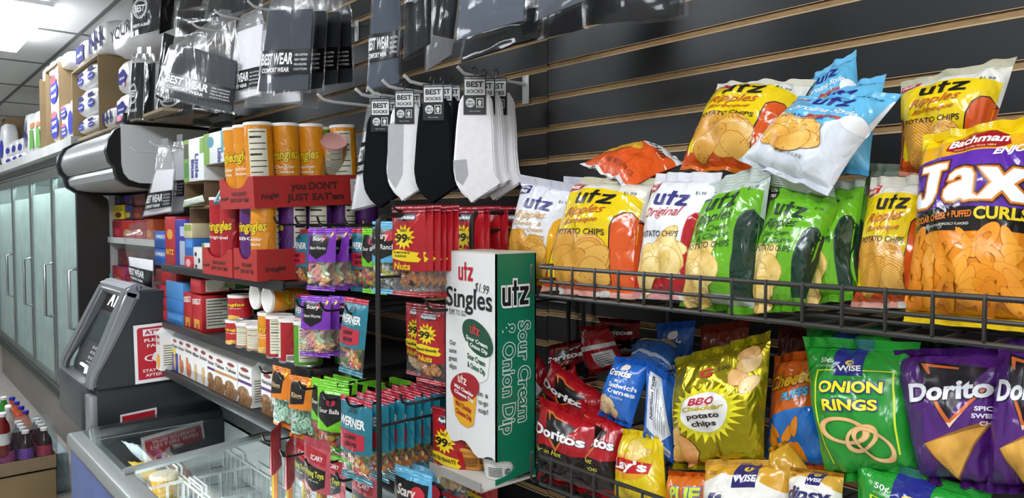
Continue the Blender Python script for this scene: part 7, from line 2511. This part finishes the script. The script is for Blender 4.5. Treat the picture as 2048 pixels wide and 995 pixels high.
DR, PUR, GRN = '#a5141e', '#4a1a6a', '#1f8a2a'
LB = [
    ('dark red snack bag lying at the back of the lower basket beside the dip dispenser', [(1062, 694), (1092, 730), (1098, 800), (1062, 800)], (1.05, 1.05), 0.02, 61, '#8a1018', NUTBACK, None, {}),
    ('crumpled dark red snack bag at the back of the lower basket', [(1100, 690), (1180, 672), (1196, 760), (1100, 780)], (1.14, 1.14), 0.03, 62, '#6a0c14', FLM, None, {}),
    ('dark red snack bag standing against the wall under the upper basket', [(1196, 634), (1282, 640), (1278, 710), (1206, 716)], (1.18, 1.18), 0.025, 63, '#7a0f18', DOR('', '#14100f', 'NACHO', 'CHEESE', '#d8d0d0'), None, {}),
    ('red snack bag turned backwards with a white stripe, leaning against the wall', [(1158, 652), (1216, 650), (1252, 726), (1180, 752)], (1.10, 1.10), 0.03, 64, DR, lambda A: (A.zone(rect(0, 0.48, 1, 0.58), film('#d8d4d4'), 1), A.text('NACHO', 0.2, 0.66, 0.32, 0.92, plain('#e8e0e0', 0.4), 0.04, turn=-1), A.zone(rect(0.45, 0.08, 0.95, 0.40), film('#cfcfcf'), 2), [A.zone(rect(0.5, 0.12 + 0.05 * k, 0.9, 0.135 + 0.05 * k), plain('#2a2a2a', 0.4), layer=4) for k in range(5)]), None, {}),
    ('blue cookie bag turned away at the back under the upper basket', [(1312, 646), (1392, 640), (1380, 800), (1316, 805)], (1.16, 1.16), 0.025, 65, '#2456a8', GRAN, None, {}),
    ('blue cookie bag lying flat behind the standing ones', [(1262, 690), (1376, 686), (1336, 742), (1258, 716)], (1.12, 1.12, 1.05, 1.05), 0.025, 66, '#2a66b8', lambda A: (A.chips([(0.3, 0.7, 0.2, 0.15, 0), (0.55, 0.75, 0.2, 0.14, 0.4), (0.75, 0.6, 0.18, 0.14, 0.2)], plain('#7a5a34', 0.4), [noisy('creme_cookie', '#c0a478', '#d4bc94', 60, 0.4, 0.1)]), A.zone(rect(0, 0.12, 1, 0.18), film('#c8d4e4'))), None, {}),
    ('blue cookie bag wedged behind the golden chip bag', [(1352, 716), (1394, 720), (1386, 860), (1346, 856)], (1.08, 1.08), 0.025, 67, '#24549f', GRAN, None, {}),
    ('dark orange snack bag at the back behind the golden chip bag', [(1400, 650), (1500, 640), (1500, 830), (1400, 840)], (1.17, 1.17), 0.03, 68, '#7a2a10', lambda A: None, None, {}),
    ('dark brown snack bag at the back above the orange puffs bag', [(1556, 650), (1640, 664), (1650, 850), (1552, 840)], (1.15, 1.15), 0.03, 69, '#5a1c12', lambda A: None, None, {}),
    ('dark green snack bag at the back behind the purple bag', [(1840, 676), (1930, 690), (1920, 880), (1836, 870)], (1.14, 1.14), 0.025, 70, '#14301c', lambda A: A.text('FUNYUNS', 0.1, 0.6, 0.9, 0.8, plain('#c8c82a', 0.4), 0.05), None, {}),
    ('red snack bag standing behind the two front red ones', [(1102, 716), (1214, 796), (1196, 880), (1070, 820)], (1.04, 1.04), 0.03, 71, DR, FLM, None, {}),
    ('narrow red snack bag turned sideways behind the front red ones', [(1140, 735), (1150, 722), (1160, 850), (1132, 850)], (1.09, 1.09), 0.02, 72, DR, lambda A: None, None, {}),
    ('bright blue cookie bag standing upright with round cookies on it', [(1230, 712), (1304, 722), (1262, 858), (1196, 828)], (1.0, 1.0, 0.97, 0.97), 0.032, 73, '#2a6cc4', GRAN, '#2a72cc', {}),
    ('blue cookie bag turned backwards with its white facts panel showing', [(1292, 718), (1362, 762), (1348, 930), (1286, 872)], (0.99, 1.02, 0.96, 0.95), 0.03, 74, '#2a66b8', NUTBACK, '#2a70c8', {}),
    ('red hot nacho snack bag second at the basket front beside the yellow classic bag', [(1160, 800), (1250, 846), (1238, 1000), (1160, 985)], (0.975, 0.975, 0.945, 0.945), 0.03, 75, DR, FLM, None, {}),
    ('red hot nacho snack bag foremost beside the dip dispenser', [(1079, 790), (1194, 842), (1186, 990), (1076, 956)], (0.945, 0.945, 0.925, 0.925), 0.03, 76, DR, FLM, None, {}),
    ('orange and blue cheese puffs bag between the golden and onion ring bags', [(1548, 712), (1660, 690), (1668, 944), (1530, 936)], (1.03, 1.03, 0.99, 0.99), 0.034, 77, '#c05a12', CHEE, None, {}),
    ('green onion ring bag showing only its top under the upper basket', [(1610, 650), (1784, 656), (1790, 860), (1620, 850)], (1.06, 1.06, 1.03, 1.03), 0.03, 78, GRN, RINGS, '#2a8a32', {}),
    ('golden foil barbecue cheddar chip bag in the middle of the lower basket', [(1352, 716), (1545, 660), (1532, 942), (1346, 938)], (0.985, 0.985, 0.95, 0.95), 0.042, 79, '#a89a1a', GOLD, '#9a9424', dict(metal=0.75, nu=42, nv=54, wr=1.4)),
    ('green onion ring bag standing with its whole face showing', [(1604, 672), (1842, 684), (1838, 952), (1650, 966)], (0.985, 0.985, 0.945, 0.945), 0.046, 80, GRN, RINGS, '#2a9434', dict(nu=42, nv=54)),
    ('purple tortilla chip bag at the frame edge of the lower basket', [(1996, 672), (2150, 690), (2130, 990), (1972, 985)], (0.965, 0.965, 0.94, 0.94), 0.04, 81, PUR, SWT, None, dict(nu=36, nv=46)),
    ('purple tortilla chip bag with one triangular chip, right beside the onion rings', [(1786, 700), (2032, 690), (2010, 985), (1836, 965)], (0.975, 0.975, 0.945, 0.945), 0.044, 82, PUR, SWT, None, dict(nu=42, nv=54, top=0.05)),
    ('yellow classic chip bag low in front of the blue cookie bags', [(1246, 856), (1328, 866), (1336, 1030), (1228, 1005)], (0.955, 0.955, 0.925, 0.925), 0.035, 83, '#d8bc12', LAYS, '#d8bc1a', dict(nu=24, nv=30)),
    ('orange puff snack bag squeezed under the golden chip bag', [(1336, 940), (1424, 946), (1424, 1060), (1330, 1050)], (0.94, 0.94, 0.925, 0.925), 0.03, 84, '#c8641a', lambda A: A.text('PUF', 0.3, 0.5, 0.9, 0.75, plain('#c8d42a', 0.35), 0.06, outline=plain('#2a6ab8', 0.35), ob=0.05), None, {}),
    ('gold corn chip bag behind the white and gold one', [(1536, 896), (1570, 880), (1640, 960), (1560, 1010)], (0.955, 0.955), 0.025, 85, '#b88a24', lambda A: None, None, {}),
    ('gold corn chip bag lying under the onion rings', [(1578, 932), (1690, 946), (1690, 1050), (1572, 1040)], (0.94, 0.94, 0.92, 0.92), 0.025, 86, '#c89a3a', DIPSY, None, {}),
    ('white and gold corn chip bag at the lower front of the basket', [(1410, 918), (1580, 918), (1600, 1090), (1400, 1090)], (0.94, 0.94, 0.928, 0.928), 0.036, 87, '#c8942a', DIPSY, '#d0a848', dict(nu=30, nv=34)),
    ('green onion ring bag leaning lowest at the basket front, cut by the frame', [(1706, 896), (1986, 986), (1960, 1240), (1720, 1200)], (0.945, 0.945, 0.93, 0.93), 0.042, 88, GRN, RINGS, '#2a9434', dict(nu=40, nv=50)),
]
for lab, q4, ys, th, sd, base, art, sl, kw in LB:
    chip_bag(lab, q4, ys, th, sd, base, art, sl, **kw)

sc.view_settings.view_transform = 'Standard'
sc.view_settings.look = 'None'
sc.view_settings.gamma = 1.0
sc.view_settings.exposure = EXPO
w = bpy.data.worlds.new('world')
sc.world = w
w.use_nodes = True
w.node_tree.nodes['Background'].inputs['Color'].default_value = (0.9, 0.95, 1, 1)
w.node_tree.nodes['Background'].inputs['Strength'].default_value = 0.05
sc.cycles.transparent_max_bounces = 40
sc.cycles.max_bounces = 10
sc.cycles.use_denoising = True
sc.cycles.sample_clamp_indirect = 6
